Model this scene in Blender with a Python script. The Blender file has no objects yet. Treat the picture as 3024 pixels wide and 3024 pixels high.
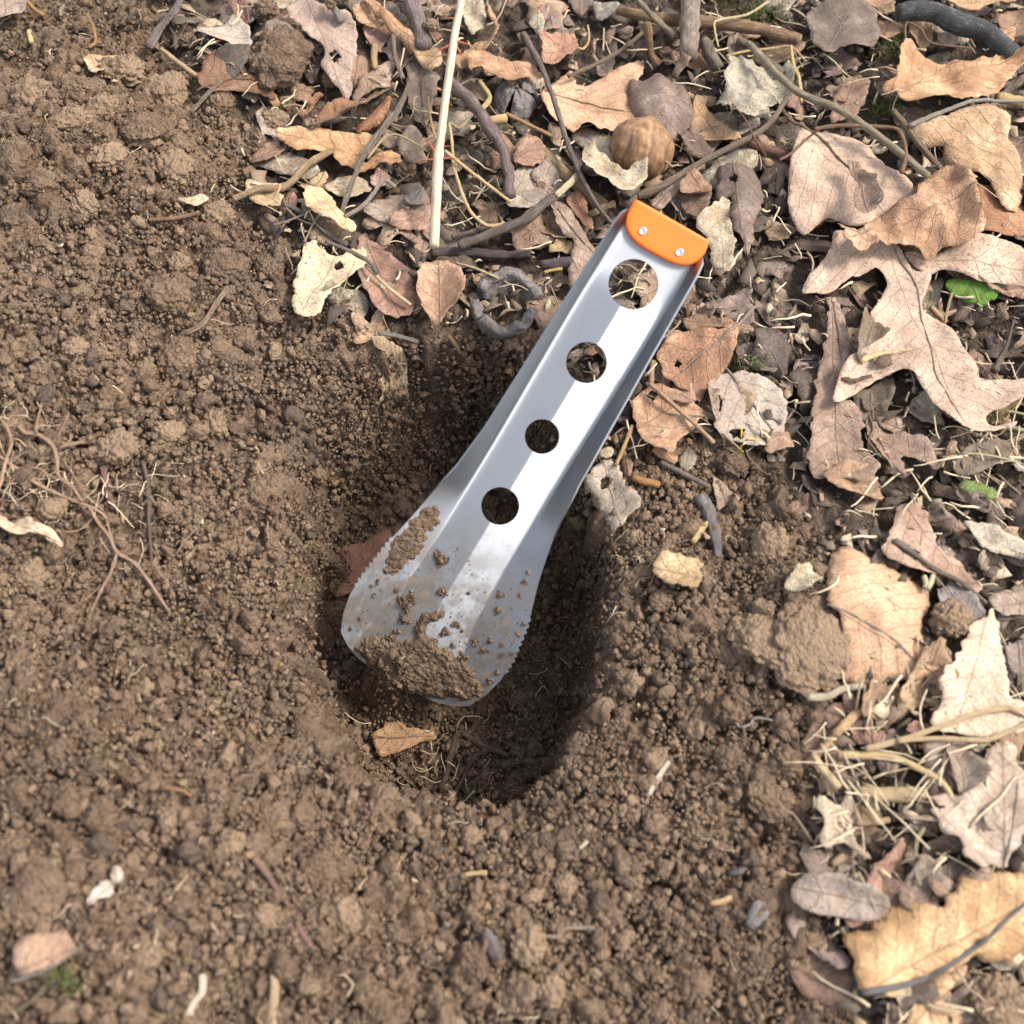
import bpy, math, random
import numpy as np
from mathutils import Vector, Matrix
from mathutils.geometry import delaunay_2d_cdt

random.seed(7)
RNG = np.random.default_rng(11)
SC = bpy.context.scene
COL = SC.collection

# ------------------------------------------------------------------ camera, sky, sun, exposure
PITCH, DIST, FOV = math.radians(65), 0.45, math.radians(50)
CAM = np.array([0.0, -DIST * math.cos(PITCH), DIST * math.sin(PITCH)])
cam_d = bpy.data.cameras.new('camera')
cam = bpy.data.objects.new('camera', cam_d)
COL.objects.link(cam)
cam.location = CAM
cam.rotation_euler = (math.pi / 2 - PITCH, 0, 0)
cam_d.sensor_width = 36
cam_d.angle = FOV
cam_d.clip_start = 0.01
cam_d.clip_end = 200
cam_d.dof.use_dof = True
cam_d.dof.focus_distance = 0.495
cam_d.dof.aperture_fstop = 8.0
SC.camera = cam

SUN_EL, SUN_AZ = math.radians(49), math.radians(80)     # azimuth from +Y towards +X
world = bpy.data.worlds.new('World')
SC.world = world
world.use_nodes = True
wn = world.node_tree.nodes
sky = wn.new('ShaderNodeTexSky')
sky.sky_type = 'NISHITA'
sky.sun_disc = False
sky.sun_elevation = SUN_EL
sky.sun_rotation = SUN_AZ
sky.air_density = 1.0
sky.dust_density = 2.2
haz = wn.new('ShaderNodeHueSaturation')                       # thin high haze: a paler sky
haz.inputs['Saturation'].default_value = 0.42
world.node_tree.links.new(sky.outputs[0], haz.inputs['Color'])
world.node_tree.links.new(haz.outputs[0], wn['Background'].inputs[0])
wn['Background'].inputs[1].default_value = 0.15

sun_d = bpy.data.lights.new('sun', 'SUN')
sun_d.energy = 1.9
sun_d.angle = math.radians(15)
sun_d.color = (1.0, 0.93, 0.84)
sun = bpy.data.objects.new('sun', sun_d)
COL.objects.link(sun)
sdir = Vector((math.cos(SUN_EL) * math.sin(SUN_AZ), math.cos(SUN_EL) * math.cos(SUN_AZ), math.sin(SUN_EL)))
sun.rotation_euler = sdir.to_track_quat('Z', 'Y').to_euler()
sun.location = sdir * 3

SC.view_settings.view_transform = 'Standard'
SC.view_settings.look = 'None'
SC.view_settings.exposure = 1.42
SC.view_settings.gamma = 1.0

# ------------------------------------------------------------------ photo coordinates -> points in the place
FP = 1512 / math.tan(FOV / 2)
FW = np.array([0, math.cos(PITCH), -math.sin(PITCH)])
UPV = np.array([0, math.sin(PITCH), math.cos(PITCH)])
CROPS = {'P': (0, 0, 1.0), 'U': (0, 0, 3024 / 1932), 'A': (800, 0, 800 / 1932), 'B': (1500, 0, 800 / 1932),
         'C': (2224, 0, 800 / 1932), 'D': (2224, 700, 800 / 1932), 'E': (2124, 1500, 900 / 1932),
         'F': (2124, 2124, 900 / 1932), 'G': (1500, 1000, 800 / 1932), 'H': (0, 0, 1000 / 1932),
         'I': (950, 1350, 800 / 1932), 'J': (0, 1000, 900 / 1932), 'K': (0, 2124, 900 / 1932),
         'L': (850, 1900, 1000 / 1932), 'M': (900, 2300, 1300 / 1932), 'N': (900, 1000, 600 / 1932),
         'O': (1150, 300, 350 / 1352), 'Q': (1350, 750, 400 / 1932), 'R': (1850, 750, 400 / 1405),
         'S': (1550, 1350, 600 / 1288)}


def px(crop, pts):
    a, b, k = CROPS[crop]
    p = np.asarray(pts, float).reshape(-1, 2)
    return np.stack([a + p[:, 0] * k, b + p[:, 1] * k], 1)


def rays(p):
    p = np.asarray(p, float).reshape(-1, 2)
    d = FW[None] + np.outer((p[:, 0] - 1512) / FP, [1, 0, 0]) + np.outer((1512 - p[:, 1]) / FP, UPV)
    return d / np.linalg.norm(d, axis=1)[:, None]


def on_z(p, z=0.0):
    d = rays(p)
    return CAM + d * ((z - CAM[2]) / d[:, 2])[:, None]


def on_plane(p, q, n):
    d = rays(p)
    return CAM + d * ((np.dot(q - CAM, n)) / (d @ n))[:, None]


# ------------------------------------------------------------------ noise
def _h(ix, iy, s):
    n = (ix.astype(np.int64) * 374761393 + iy.astype(np.int64) * 668265263 + s * 1442695041) & 0xFFFFFFFF
    n = ((n ^ (n >> 13)) * 1274126177) & 0xFFFFFFFF
    n = ((n ^ (n >> 16)) * 2246822519) & 0xFFFFFFFF
    return ((n ^ (n >> 15)) & 0xFFFFFF) / float(0x1000000)


def vnoise(x, y, s=0):
    x = np.asarray(x, float); y = np.asarray(y, float)
    ix = np.floor(x); iy = np.floor(y)
    fx = x - ix; fy = y - iy
    fx = fx * fx * fx * (fx * (fx * 6 - 15) + 10); fy = fy * fy * fy * (fy * (fy * 6 - 15) + 10)
    a = _h(ix, iy, s); b = _h(ix + 1, iy, s); c = _h(ix, iy + 1, s); d = _h(ix + 1, iy + 1, s)
    return ((a * (1 - fx) + b * fx) * (1 - fy) + (c * (1 - fx) + d * fx) * fy) * 2 - 1


def fbm(x, y, s=0, o=3):
    r = 0; a = 1.0; t = 0
    for k in range(o):
        r = r + a * vnoise(np.asarray(x) * 2 ** k + 17.3 * k, np.asarray(y) * 2 ** k - 9.1 * k, s + 31 * k); t += a; a *= 0.5
    return r / t


def vnoise3(p, s=0):
    return (vnoise(p[:, 0] + 0.37 * p[:, 2], p[:, 1] - 1.31 * p[:, 2], s) + vnoise(p[:, 1] + 5.2 + 0.21 * p[:, 0], p[:, 2] * 1.07 + 3.3, s + 7)
            + vnoise(p[:, 2] - 4.1, p[:, 0] * 0.93 + 8.8 + 0.4 * p[:, 1], s + 13)) / 2.0


def domes(x, y, cell, s, prob=1.0, rmin=0.45, rmax=0.85):
    """height of a bed of round crumbs: largest hemisphere over each point"""
    u = x / cell; v = y / cell
    iu = np.floor(u); iv = np.floor(v)
    best = np.zeros_like(u)
    for di in (-1, 0, 1):
        for dj in (-1, 0, 1):
            ci = iu + di; cj = iv + dj
            ox = ci + 0.1 + 0.8 * _h(ci, cj, s); oy = cj + 0.1 + 0.8 * _h(ci, cj, s + 1)
            r = rmin + (rmax - rmin) * _h(ci, cj, s + 2) ** 1.5
            on = _h(ci, cj, s + 3) < prob
            e = 0.7 + 0.6 * _h(ci, cj, s + 4)
            d2 = ((u - ox) ** 2 * e + (v - oy) ** 2 / e)
            best = np.maximum(best, np.where(on, np.sqrt(np.maximum(r * r - d2, 0)), 0))
    return best * cell


def smooth(x):
    x = np.clip(x, 0, 1)
    return x * x * (3 - 2 * x)


def sdist(poly, x, y):
    """signed distance to a polygon, positive inside"""
    sh = np.shape(x)
    x = np.ravel(x); y = np.ravel(y)
    best = np.full(x.shape, 1e9); ins = np.zeros(x.shape, bool)
    n = len(poly)
    for i in range(n):
        ax, ay = poly[i]; bx, by = poly[(i + 1) % n]
        ex, ey = bx - ax, by - ay
        t = np.clip(((x - ax) * ex + (y - ay) * ey) / (ex * ex + ey * ey + 1e-18), 0, 1)
        best = np.minimum(best, (x - ax - t * ex) ** 2 + (y - ay - t * ey) ** 2)
        c = ((ay > y) != (by > y))
        if ey != 0:
            ins ^= c & (x < ex * (y - ay) / ey + ax)
    return (np.where(ins, 1, -1) * np.sqrt(best)).reshape(sh)


# ------------------------------------------------------------------ the lie of the land
RIM = on_z([(850, 1390), (900, 1220), (1010, 1075), (1200, 1000), (1450, 1000), (1600, 1080), (1680, 1330), (1745, 1480), (1785, 1570),
            (1800, 1650), (1800, 1850), (1775, 2050), (1700, 2220), (1560, 2325), (1400, 2370), (1220, 2355), (1060, 2290),
            (940, 2170), (860, 2010), (825, 1830), (830, 1650), (840, 1520)])[:, :2]
HC = RIM.mean(0)
SOIL = on_z([(-600, -900), (430, -300), (520, 40), (560, 330), (800, 480), (690, 620), (800, 800), (960, 960), (1080, 1010),
             (1250, 985), (1470, 1000), (1600, 1010), (1760, 1330), (1950, 1330), (2250, 1330), (2400, 1480), (2430, 1700),
             (2520, 1880), (2420, 2080), (2450, 2300), (2400, 2500), (2380, 2700), (2480, 2900), (2560, 3300), (2200, 4000),
             (-1200, 4000), (-1500, 1000)])[:, :2]


# the plane the trowel leans in: it rests on the rim of the hole and on the soil at its tip
T_P0 = on_z([(1722, 1425)], 0.007)[0]
_c = on_z([(1560, 1300)], 0.0)[0]
T_N = (CAM - _c) / np.linalg.norm(CAM - _c) + np.array([0.05, -0.07, 0])
T_N /= np.linalg.norm(T_N)
_hp = on_plane([(1870, 840), (1477, 1493)], T_P0, T_N)
T_O = _hp[1]
T_S = (_hp[0] - _hp[1]) / np.linalg.norm(_hp[0] - _hp[1])
T_T = np.cross(T_S, T_N)


def trow(s, t, n=0.0):
    s, t, n = np.broadcast_arrays(np.asarray(s, float), np.asarray(t, float), np.asarray(n, float))
    return T_O + s[..., None] * T_S + t[..., None] * T_T + n[..., None] * T_N


TIP = trow(-0.080, -0.004, -0.0110)
TIPL = trow(-0.070, -0.022)


def ground(x, y):
    x = np.asarray(x, float); y = np.asarray(y, float)
    z = 0.050 * np.exp(-(((x + 0.24) / 0.11) ** 2 + ((y - 0.10) / 0.15) ** 2))
    z = z + 0.031 * np.exp(-(((x + 0.16) / 0.09) ** 2 + ((y + 0.14) / 0.075) ** 2))
    z = z + 0.011 * np.exp(-(((x - 0.125) / 0.05) ** 2 + ((y + 0.055) / 0.045) ** 2))
    z = z + 0.006 * fbm(x / 0.09, y / 0.09, 3, 2) + 0.005 * fbm(x / 0.03, y / 0.03, 5, 3) + 0.009 * fbm(x / 0.045, y / 0.045, 6, 3) * smooth((-0.02 - x) / 0.05)
    d = sdist(RIM, x, y) + 0.0055 * fbm(x / 0.028, y / 0.028, 9, 3)
    ang = np.arctan2(y - HC[1], x - HC[0])
    far = np.exp(-((ang - 1.75) / 0.75) ** 2)
    lft = np.exp(-((np.abs(ang) - 3.0) / 0.7) ** 2)
    near = np.exp(-((ang + 1.6) / 0.7) ** 2)
    w = 0.0135 + 0.020 * far - 0.001 * lft - 0.002 * near
    k = np.clip(d / w, 0, 1)
    dep = 0.076 * (1 - (1 - k) ** 2)
    out = np.clip(-d, 0, None)
    fun = (0.010 * lft + 0.006 * near + 0.001) * np.exp(-out / 0.045)
    soft = 0.002 * smooth((d + 0.006) / 0.006)
    z = z - dep - fun - soft
    for q, top, sg in ((TIP, 0.004, 0.013),):
        b = np.exp(-(((x - q[0]) / sg) ** 2 + ((y - q[1]) / sg) ** 2))
        z = z + b * np.clip(q[2] + top - z, 0, None)
    return z


GX = np.arange(-0.62, 0.6201, 0.002); GY = np.arange(-0.42, 0.6201, 0.002)
GZ = ground(*np.meshgrid(GX, GY, indexing='ij'))


def gz(x, y):
    u = np.clip((np.asarray(x, float) - GX[0]) / 0.002, 0, len(GX) - 1.001)
    v = np.clip((np.asarray(y, float) - GY[0]) / 0.002, 0, len(GY) - 1.001)
    i = u.astype(int); j = v.astype(int); f = u - i; g = v - j
    return (GZ[i, j] * (1 - f) + GZ[i + 1, j] * f) * (1 - g) + (GZ[i, j + 1] * (1 - f) + GZ[i + 1, j + 1] * f) * g


def gn(x, y):
    e = 0.004
    n = np.stack([-(gz(x + e, y) - gz(x - e, y)) / (2 * e), -(gz(x, y + e) - gz(x, y - e)) / (2 * e), np.ones_like(np.asarray(x, float))], -1)
    return n / np.linalg.norm(n, axis=-1, keepdims=True)


def on_ground(p, lift=0.0):
    """where the sight line through a photo point meets the ground (raised by lift)"""
    d = rays(p)
    lift = np.broadcast_to(np.asarray(lift, float), (len(d),))
    t = (0.085 - CAM[2]) / d[:, 2]
    done = np.zeros(len(d), bool)
    for _ in range(140):
        q = CAM + d * t[:, None]
        done |= q[:, 2] <= gz(q[:, 0], q[:, 1]) + lift
        if done.all():
            break
        t = np.where(done, t, t + 0.0016)
    a, b = t - 0.0016, t.copy()
    for _ in range(6):
        m = 0.5 * (a + b)
        q = CAM + d * m[:, None]
        under = q[:, 2] <= gz(q[:, 0], q[:, 1]) + lift
        b = np.where(under, m, b); a = np.where(under, a, m)
    return CAM + d * b[:, None]


# ------------------------------------------------------------------ mesh helpers
def mesh(name, v, f, uv=None, attrs=None, flat=False):
    v = np.ascontiguousarray(v, dtype=np.float32); f = np.ascontiguousarray(f, dtype=np.int32)
    m = bpy.data.meshes.new(name)
    k = f.shape[1]
    m.vertices.add(len(v)); m.vertices.foreach_set('co', v.ravel())
    m.loops.add(f.size); m.loops.foreach_set('vertex_index', f.ravel())
    m.polygons.add(len(f)); m.polygons.foreach_set('loop_start', np.arange(0, f.size, k, dtype=np.int32))
    if uv is not None:
        l = m.uv_layers.new(name='UVMap')
        l.data.foreach_set('uv', np.ascontiguousarray(uv, dtype=np.float32)[f.ravel()].ravel())
    for an, av in (attrs or {}).items():
        a = m.attributes.new(an, 'FLOAT', 'POINT')
        a.data.foreach_set('value', np.ascontiguousarray(av, dtype=np.float32))
    m.update(calc_edges=True)
    if not flat:
        m.polygons.foreach_set('use_smooth', np.ones(len(f), bool))
    m.validate()
    return m


def obj(name, me, mat, parent=None, label=None, cat=None, group=None, kind=None, color=None):
    o = bpy.data.objects.new(name, me)
    COL.objects.link(o)
    if me is not None and mat is not None and not me.materials:
        me.materials.append(mat)
    if parent:
        o.parent = parent
    if label: o['label'] = label
    if cat: o['category'] = cat
    if group: o['group'] = group
    if kind: o['kind'] = kind
    if color is not None:
        o.color = (*color[:3], color[3] if len(color) > 3 else 0.5)
    return o


def vnormals(v, f):
    n = np.zeros_like(v)
    fn = np.cross(v[f[:, 1]] - v[f[:, 0]], v[f[:, 2]] - v[f[:, 0]])
    for k in range(3):
        np.add.at(n, f[:, k], fn)
    return n / (np.linalg.norm(n, axis=1, keepdims=True) + 1e-20)


def thicken(v, f, th, uv=None):
    """closed sheet: second skin th below the first and a wall round the rim"""
    n = vnormals(v, f); N = len(v)
    e = np.concatenate([f[:, [0, 1]], f[:, [1, 2]], f[:, [2, 0]]])
    key = np.sort(e, 1); _, inv, cnt = np.unique(key, axis=0, return_inverse=True, return_counts=True)
    b = e[cnt[inv.ravel()] == 1]
    v2 = np.concatenate([v, v - n * th])
    side = np.concatenate([np.stack([b[:, 1], b[:, 0], b[:, 0] + N], 1), np.stack([b[:, 1], b[:, 0] + N, b[:, 1] + N], 1)])
    f2 = np.concatenate([f, f[:, ::-1] + N, side])
    return v2, f2, (None if uv is None else np.concatenate([uv, uv]))


def ico(sub):
    import bmesh
    bm = bmesh.new(); bmesh.ops.create_icosphere(bm, subdivisions=sub, radius=1.0)
    bm.verts.index_update()
    v = np.array([q.co[:] for q in bm.verts]); f = np.array([[q.index for q in p.verts] for p in bm.faces])
    bm.free()
    return v, f


ICO = {k: ico(k) for k in (1, 2, 3, 4, 5)}


def rot_to(n):
    """rotation taking z to n with a random spin"""
    q = Vector(n).to_track_quat('Z', 'Y').to_matrix() @ Matrix.Rotation(random.uniform(0, 6.283), 3, 'Z')
    return np.array(q)


def rand_rots(n, rng):
    q = rng.normal(size=(n, 4)); q /= np.linalg.norm(q, axis=1)[:, None]
    w, x, y, z = q.T
    return np.stack([np.stack([1 - 2 * (y * y + z * z), 2 * (x * y - z * w), 2 * (x * z + y * w)], -1),
                     np.stack([2 * (x * y + z * w), 1 - 2 * (x * x + z * z), 2 * (y * z - x * w)], -1),
                     np.stack([2 * (x * z - y * w), 2 * (y * z + x * w), 1 - 2 * (x * x + y * y)], -1)], 1)


CR_VAR = {}
for sub in (1, 2, 3):
    CR_VAR[sub] = []
    for k in range(10):
        v, f = ICO[sub]
        a = 1 + 0.42 * vnoise3(v * 1.3 + k * 3.7, k)[:, None] + (0.34 * vnoise3(v * 2.9 + k, k + 40)[:, None] if sub > 1 else 0)
        w = v * a * np.array([1, random.uniform(0.7, 1), random.uniform(0.6, 0.95)])
        CR_VAR[sub].append((w, f))


def crumb_mesh(name, pos, size, rng, sub=2, flat=False):
    """many crumbs in one mesh, each with its own tint"""
    n = len(pos)
    R = rand_rots(n, rng); var = rng.integers(0, 10, n); tint = rng.random(n)
    V, F, T = [], [], []
    off = 0
    for k in range(10):
        ix = np.where(var == k)[0]
        if not len(ix):
            continue
        v0, f0 = CR_VAR[sub][k]
        vv = np.einsum('nij,vj->nvi', R[ix], v0) * size[ix][:, None, None] + pos[ix][:, None]
        nv = len(v0)
        V.append(vv.reshape(-1, 3)); T.append(np.repeat(tint[ix], nv))
        F.append((f0[None] + (off + np.arange(len(ix)) * nv)[:, None, None]).reshape(-1, 3))
        off += nv * len(ix)
    return mesh(name, np.concatenate(V), np.concatenate(F), attrs={'tint': np.concatenate(T)}, flat=flat)


# ------------------------------------------------------------------ materials
class NT:
    def __init__(s, name):
        s.m = bpy.data.materials.new(name); s.m.use_nodes = True
        s.t = s.m.node_tree; s.b = s.t.nodes['Principled BSDF']; s.out = s.t.nodes['Material Output']

    def n(s, kind, **kw):
        o = s.t.nodes.new('ShaderNode' + kind)
        for k, v in kw.items():
            if k[0] == 'i' and k[1:].isdigit():
                s.put(o.inputs[int(k[1:])], v)
            elif hasattr(o, k):
                setattr(o, k, v)
            else:
                s.put(o.inputs[k.replace('_', ' ')], v)
        return o

    def put(s, sock, v):
        if isinstance(v, bpy.types.NodeSocket):
            s.t.links.new(v, sock)
        elif isinstance(v, bpy.types.Node):
            s.t.links.new(v.outputs[0], sock)
        elif isinstance(v, (tuple, list)) and len(v) == 3 and sock.type == 'RGBA':
            sock.default_value = (*v, 1)
        else:
            sock.default_value = v

    def math(s, op, a, b=0.0, c=0.0, clamp=False):
        o = s.n('Math', operation=op, use_clamp=clamp); s.put(o.inputs[0], a); s.put(o.inputs[1], b); s.put(o.inputs[2], c)
        return o.outputs[0]

    def noise(s, vec, scale, detail=4.0, rough=0.55):
        return s.n('TexNoise', Vector=vec, Scale=scale, Detail=detail, Roughness=rough).outputs[0]

    def ramp(s, fac, lo, hi, a=0.0, b=1.0):
        o = s.n('MapRange', interpolation_type='SMOOTHSTEP'); s.put(o.inputs[0], fac)
        for i, v in zip((1, 2, 3, 4), (lo, hi, a, b)): s.put(o.inputs[i], v)
        return o.outputs[0]

    def mix(s, fac, a, b, mode='MIX'):
        o = s.n('Mix', data_type='RGBA', blend_type=mode)
        s.put(o.inputs[0], fac); s.put(o.inputs[6], a); s.put(o.inputs[7], b)
        return o.outputs[2]

    def bump(s, h, dist, strength=1.0, normal=None):
        o = s.n('Bump', Height=h, Distance=dist, Strength=strength)
        if normal is not None: s.put(o.inputs['Normal'], normal)
        return o.outputs[0]

    def set(s, **kw):
        for k, v in kw.items(): s.put(s.b.inputs[k.replace('_', ' ')], v)
        return s.m


def soil_color(t, vec, tint=None):
    big = t.ramp(t.noise(vec, 22, 4, 0.6), 0.35, 0.68)
    mid = t.ramp(t.noise(vec, 130, 5, 0.6), 0.3, 0.72)
    fine = t.ramp(t.noise(vec, 700, 3, 0.6), 0.25, 0.75)
    c = t.mix(big, (0.100, 0.064, 0.041), (0.170, 0.111, 0.071))
    c = t.mix(t.math('MULTIPLY', mid, 0.75), c, (0.215, 0.146, 0.095))
    c = t.mix(t.math('MULTIPLY', t.ramp(fine, 0.0, 0.6, 0.6, 0.0), 1.0), c, (0.050, 0.036, 0.028))
    c = t.mix(t.ramp(t.noise(vec, 9, 3), 0.5, 0.7, 0.0, 0.35), c, (0.150, 0.105, 0.078))
    if tint is not None:
        c = t.mix(t.ramp(tint, 0.55, 1.0, 0.0, 0.55), c, (0.30, 0.208, 0.13))
        c = t.mix(t.ramp(tint, 0.0, 0.3, 0.6, 0.0), c, (0.062, 0.047, 0.039))
    return c, mid, fine


def mat_soil(name='soil'):
    t = NT(name)
    vec = t.n('NewGeometry').outputs['Position']
    tint = t.n('Attribute', attribute_name='tint').outputs['Fac']
    c, mid, fine = soil_color(t, vec, tint)
    vor = t.n('TexVoronoi', Vector=vec, Scale=520.0).outputs['Distance']
    vor2 = t.n('TexVoronoi', Vector=vec, Scale=1150.0).outputs['Distance']
    h = t.math('ADD', t.math('MULTIPLY', fine, 0.6), t.math('SUBTRACT', 0.6, t.math('ADD', vor, t.math('MULTIPLY', vor2, 0.5))))
    return t.set(Base_Color=c, Roughness=0.92, Specular_IOR_Level=0.18, Normal=t.bump(h, 0.0011, 1.0))


def mat_ground():
    t = NT('ground_soil_and_humus')
    vec = t.n('NewGeometry').outputs['Position']
    soil = t.n('Attribute', attribute_name='soil').outputs['Fac']
    c, mid, fine = soil_color(t, vec, t.noise(vec, 260, 2))
    hum = t.mix(mid, (0.038, 0.027, 0.02), (0.10, 0.072, 0.05))
    hum = t.mix(t.ramp(t.noise(vec, 60, 3), 0.5, 0.7, 0, 0.5), hum, (0.16, 0.12, 0.085))
    vor = t.n('TexVoronoi', Vector=vec, Scale=480.0).outputs['Distance']
    vor2 = t.n('TexVoronoi', Vector=vec, Scale=1150.0).outputs['Distance']
    h = t.math('ADD', t.math('MULTIPLY', fine, 0.6), t.math('SUBTRACT', 0.6, t.math('ADD', vor, t.math('MULTIPLY', vor2, 0.5))))
    return t.set(Base_Color=t.mix(soil, hum, c), Roughness=0.93, Specular_IOR_Level=0.18, Normal=t.bump(h, 0.0011, 1.0))


def mat_leaf(name='dry_leaf', vein=1.0, net=1.0, crust=0.0, mott=1.0):
    t = NT(name)
    oi = t.n('ObjectInfo')
    uv = t.n('UVMap').outputs[0]
    sx = t.n('SeparateXYZ', Vector=uv)
    u, v = sx.outputs[0], sx.outputs[1]
    rnd = t.math('MULTIPLY', oi.outputs['Random'], 37.0)
    vec = t.n('CombineXYZ', i0=u, i1=v, i2=rnd).outputs[0]
    wob = t.math('MULTIPLY', t.math('SUBTRACT', t.noise(vec, 1.4, 2), 0.5), 0.5)
    av = t.math('ABSOLUTE', v)
    q = t.math('ADD', t.math('SUBTRACT', u, t.math('MULTIPLY', av, 0.85)), wob)
    fr = t.math('ABSOLUTE', t.math('SUBTRACT', t.math('FRACT', t.math('MULTIPLY', q, 1.25)), 0.5))
    side = t.ramp(fr, 0.0, 0.055, 1.0, 0.0)
    mid = t.ramp(t.math('ABSOLUTE', t.math('ADD', v, t.math('MULTIPLY', wob, 0.12))), 0.015, 0.05, 1.0, 0.0)
    v1 = t.math('MAXIMUM', mid, t.math('MULTIPLY', side, 0.8))
    wv = t.n('VectorMath', operation='ADD'); t.put(wv.inputs[0], vec)
    nz = t.n('TexNoise', Vector=vec, Scale=3.0, Detail=2.0).outputs[1]
    sc = t.n('VectorMath', operation='SCALE'); t.put(sc.inputs[0], nz); sc.inputs['Scale'].default_value = 0.25
    t.put(wv.inputs[1], sc.outputs[0])
    vo = t.n('TexVoronoi', feature='DISTANCE_TO_EDGE', Vector=wv.outputs[0], Scale=4.6).outputs['Distance']
    n1 = t.ramp(vo, 0.0, 0.09, 1.0, 0.0)
    vo2 = t.n('TexVoronoi', feature='DISTANCE_TO_EDGE', Vector=wv.outputs[0], Scale=13.0).outputs['Distance']
    n2 = t.ramp(vo2, 0.0, 0.10, 1.0, 0.0)
    blot = t.noise(vec, 0.55, 5, 0.62)
    fine = t.noise(vec, 9.0, 5, 0.65)
    base = oi.outputs['Color']
    dark = t.mix(1.0, base, (0.43, 0.36, 0.32), 'MULTIPLY')
    lite = t.mix(0.5, base, (0.70, 0.62, 0.53))
    c = t.mix(t.ramp(blot, 0.40, 0.62, 0.75 * mott, 0.0), base, dark)
    c = t.mix(t.ramp(blot, 0.52, 0.75, 0.0, 0.6 * mott), c, lite)
    warm = t.noise(vec, 1.1, 3)
    c = t.mix(t.ramp(warm, 0.5, 0.72, 0.0, 0.30 * mott), c, t.mix(1.0, base, (1.05, 0.72, 0.5), 'MULTIPLY'))
    c = t.mix(t.ramp(fine, 0.33, 0.62, 0.5, 0.0), c, dark)
    c = t.mix(t.ramp(t.noise(vec, 3.6, 4, 0.65), 0.38, 0.6, 0.45 * mott, 0.0), c, dark)
    speck = t.noise(vec, 16.0, 2, 0.5)
    c = t.mix(t.ramp(speck, 0.61, 0.67, 0.0, 0.8), c, (0.055, 0.035, 0.025))
    spot = t.noise(vec, 2.6, 2, 0.5)
    c = t.mix(t.ramp(spot, 0.70, 0.76, 0.0, 0.65), c, (0.09, 0.055, 0.035))
    c = t.mix(t.math('MULTIPLY', n1, 0.17 * net), c, dark)
    c = t.mix(t.math('MULTIPLY', n2, 0.14 * net), c, lite)
    c = t.mix(t.math('MULTIPLY', v1, 0.6 * vein), c, t.mix(0.5, dark, (0.30, 0.19, 0.12)))
    if crust:
        cr = t.ramp(t.noise(vec, 3.5, 6, 0.7), 0.52, 0.6, 0.0, crust)
        c = t.mix(cr, c, (0.50, 0.46, 0.36))
        c = t.mix(t.ramp(t.noise(vec, 11.0, 3, 0.7), 0.55, 0.62, 0.0, 0.7 * crust), c, (0.10, 0.085, 0.055))
    h = t.math('ADD', t.math('MULTIPLY', v1, 0.9 * vein), t.math('MULTIPLY', fine, 0.9))
    h = t.math('ADD', h, t.math('ADD', t.math('MULTIPLY', n1, 0.2 * net), t.math('MULTIPLY', t.noise(vec, 2.5, 3), 1.4)))
    nor = t.bump(h, 0.0005, 0.85)
    t.set(Base_Color=c, Roughness=t.ramp(blot, 0.3, 0.7, 0.72, 0.5), Specular_IOR_Level=0.32, Normal=nor)
    tr = t.n('BsdfTranslucent', Color=c, Normal=nor)
    mx = t.n('MixShader'); mx.inputs[0].default_value = 0.22
    t.t.links.new(t.b.outputs[0], mx.inputs[1]); t.t.links.new(tr.outputs[0], mx.inputs[2])
    t.t.links.new(mx.outputs[0], t.out.inputs[0])
    return t.m


def mat_bark(name, streak=1.0, patch=0.5):
    t = NT(name)
    oi = t.n('ObjectInfo')
    uv = t.n('UVMap').outputs[0]
    sx = t.n('SeparateXYZ', Vector=uv)
    rnd = t.math('MULTIPLY', oi.outputs['Random'], 37.0)
    vec = t.n('CombineXYZ', i0=sx.outputs[0], i1=t.math('MULTIPLY', sx.outputs[1], 3.0), i2=rnd).outputs[0]
    st = t.n('CombineXYZ', i0=t.math('MULTIPLY', sx.outputs[0], 1.2), i1=t.math('MULTIPLY', sx.outputs[1], 26.0), i2=rnd).outputs[0]
    base = oi.outputs['Color']
    dark = t.mix(1.0, base, (0.42, 0.38, 0.36), 'MULTIPLY')
    lite = t.mix(0.4, base, (0.6, 0.55, 0.48))
    s1 = t.noise(st, 1.0, 4, 0.6); b1 = t.noise(vec, 1.6, 4, 0.6); f1 = t.noise(vec, 14.0, 3)
    c = t.mix(t.ramp(b1, 0.45, 0.62, patch, 0.0), base, dark)
    c = t.mix(t.ramp(b1, 0.55, 0.72, 0.0, patch), c, lite)
    c = t.mix(t.ramp(s1, 0.35, 0.55, 0.6 * streak, 0.0), c, dark)
    c = t.mix(t.ramp(f1, 0.6, 0.7, 0.0, 0.6), c, dark)
    c = t.mix(t.ramp(t.noise(vec, 5.0, 4, 0.7), 0.42, 0.6, 0.75 * patch + 0.05, 0.0), c, dark)
    h = t.math('ADD', t.math('MULTIPLY', s1, 1.6 * streak), t.math('ADD', f1, t.noise(vec, 5.0, 3)))
    return t.set(Base_Color=c, Roughness=0.72, Specular_IOR_Level=0.25, Normal=t.bump(h, 0.0012, 0.95))


def mat_plain(name, col, rough=0.6, nscale=300.0, amt=0.3, bump=0.0003, spec=0.3):
    t = NT(name)
    vec = t.n('TexCoord').outputs['Object']
    n1 = t.noise(vec, nscale, 4, 0.6)
    c = t.mix(t.ramp(n1, 0.3, 0.7, amt, 0.0), col, tuple(x * 0.45 for x in col))
    return t.set(Base_Color=c, Roughness=rough, Specular_IOR_Level=spec, Normal=t.bump(n1, bump, 0.8))


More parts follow.
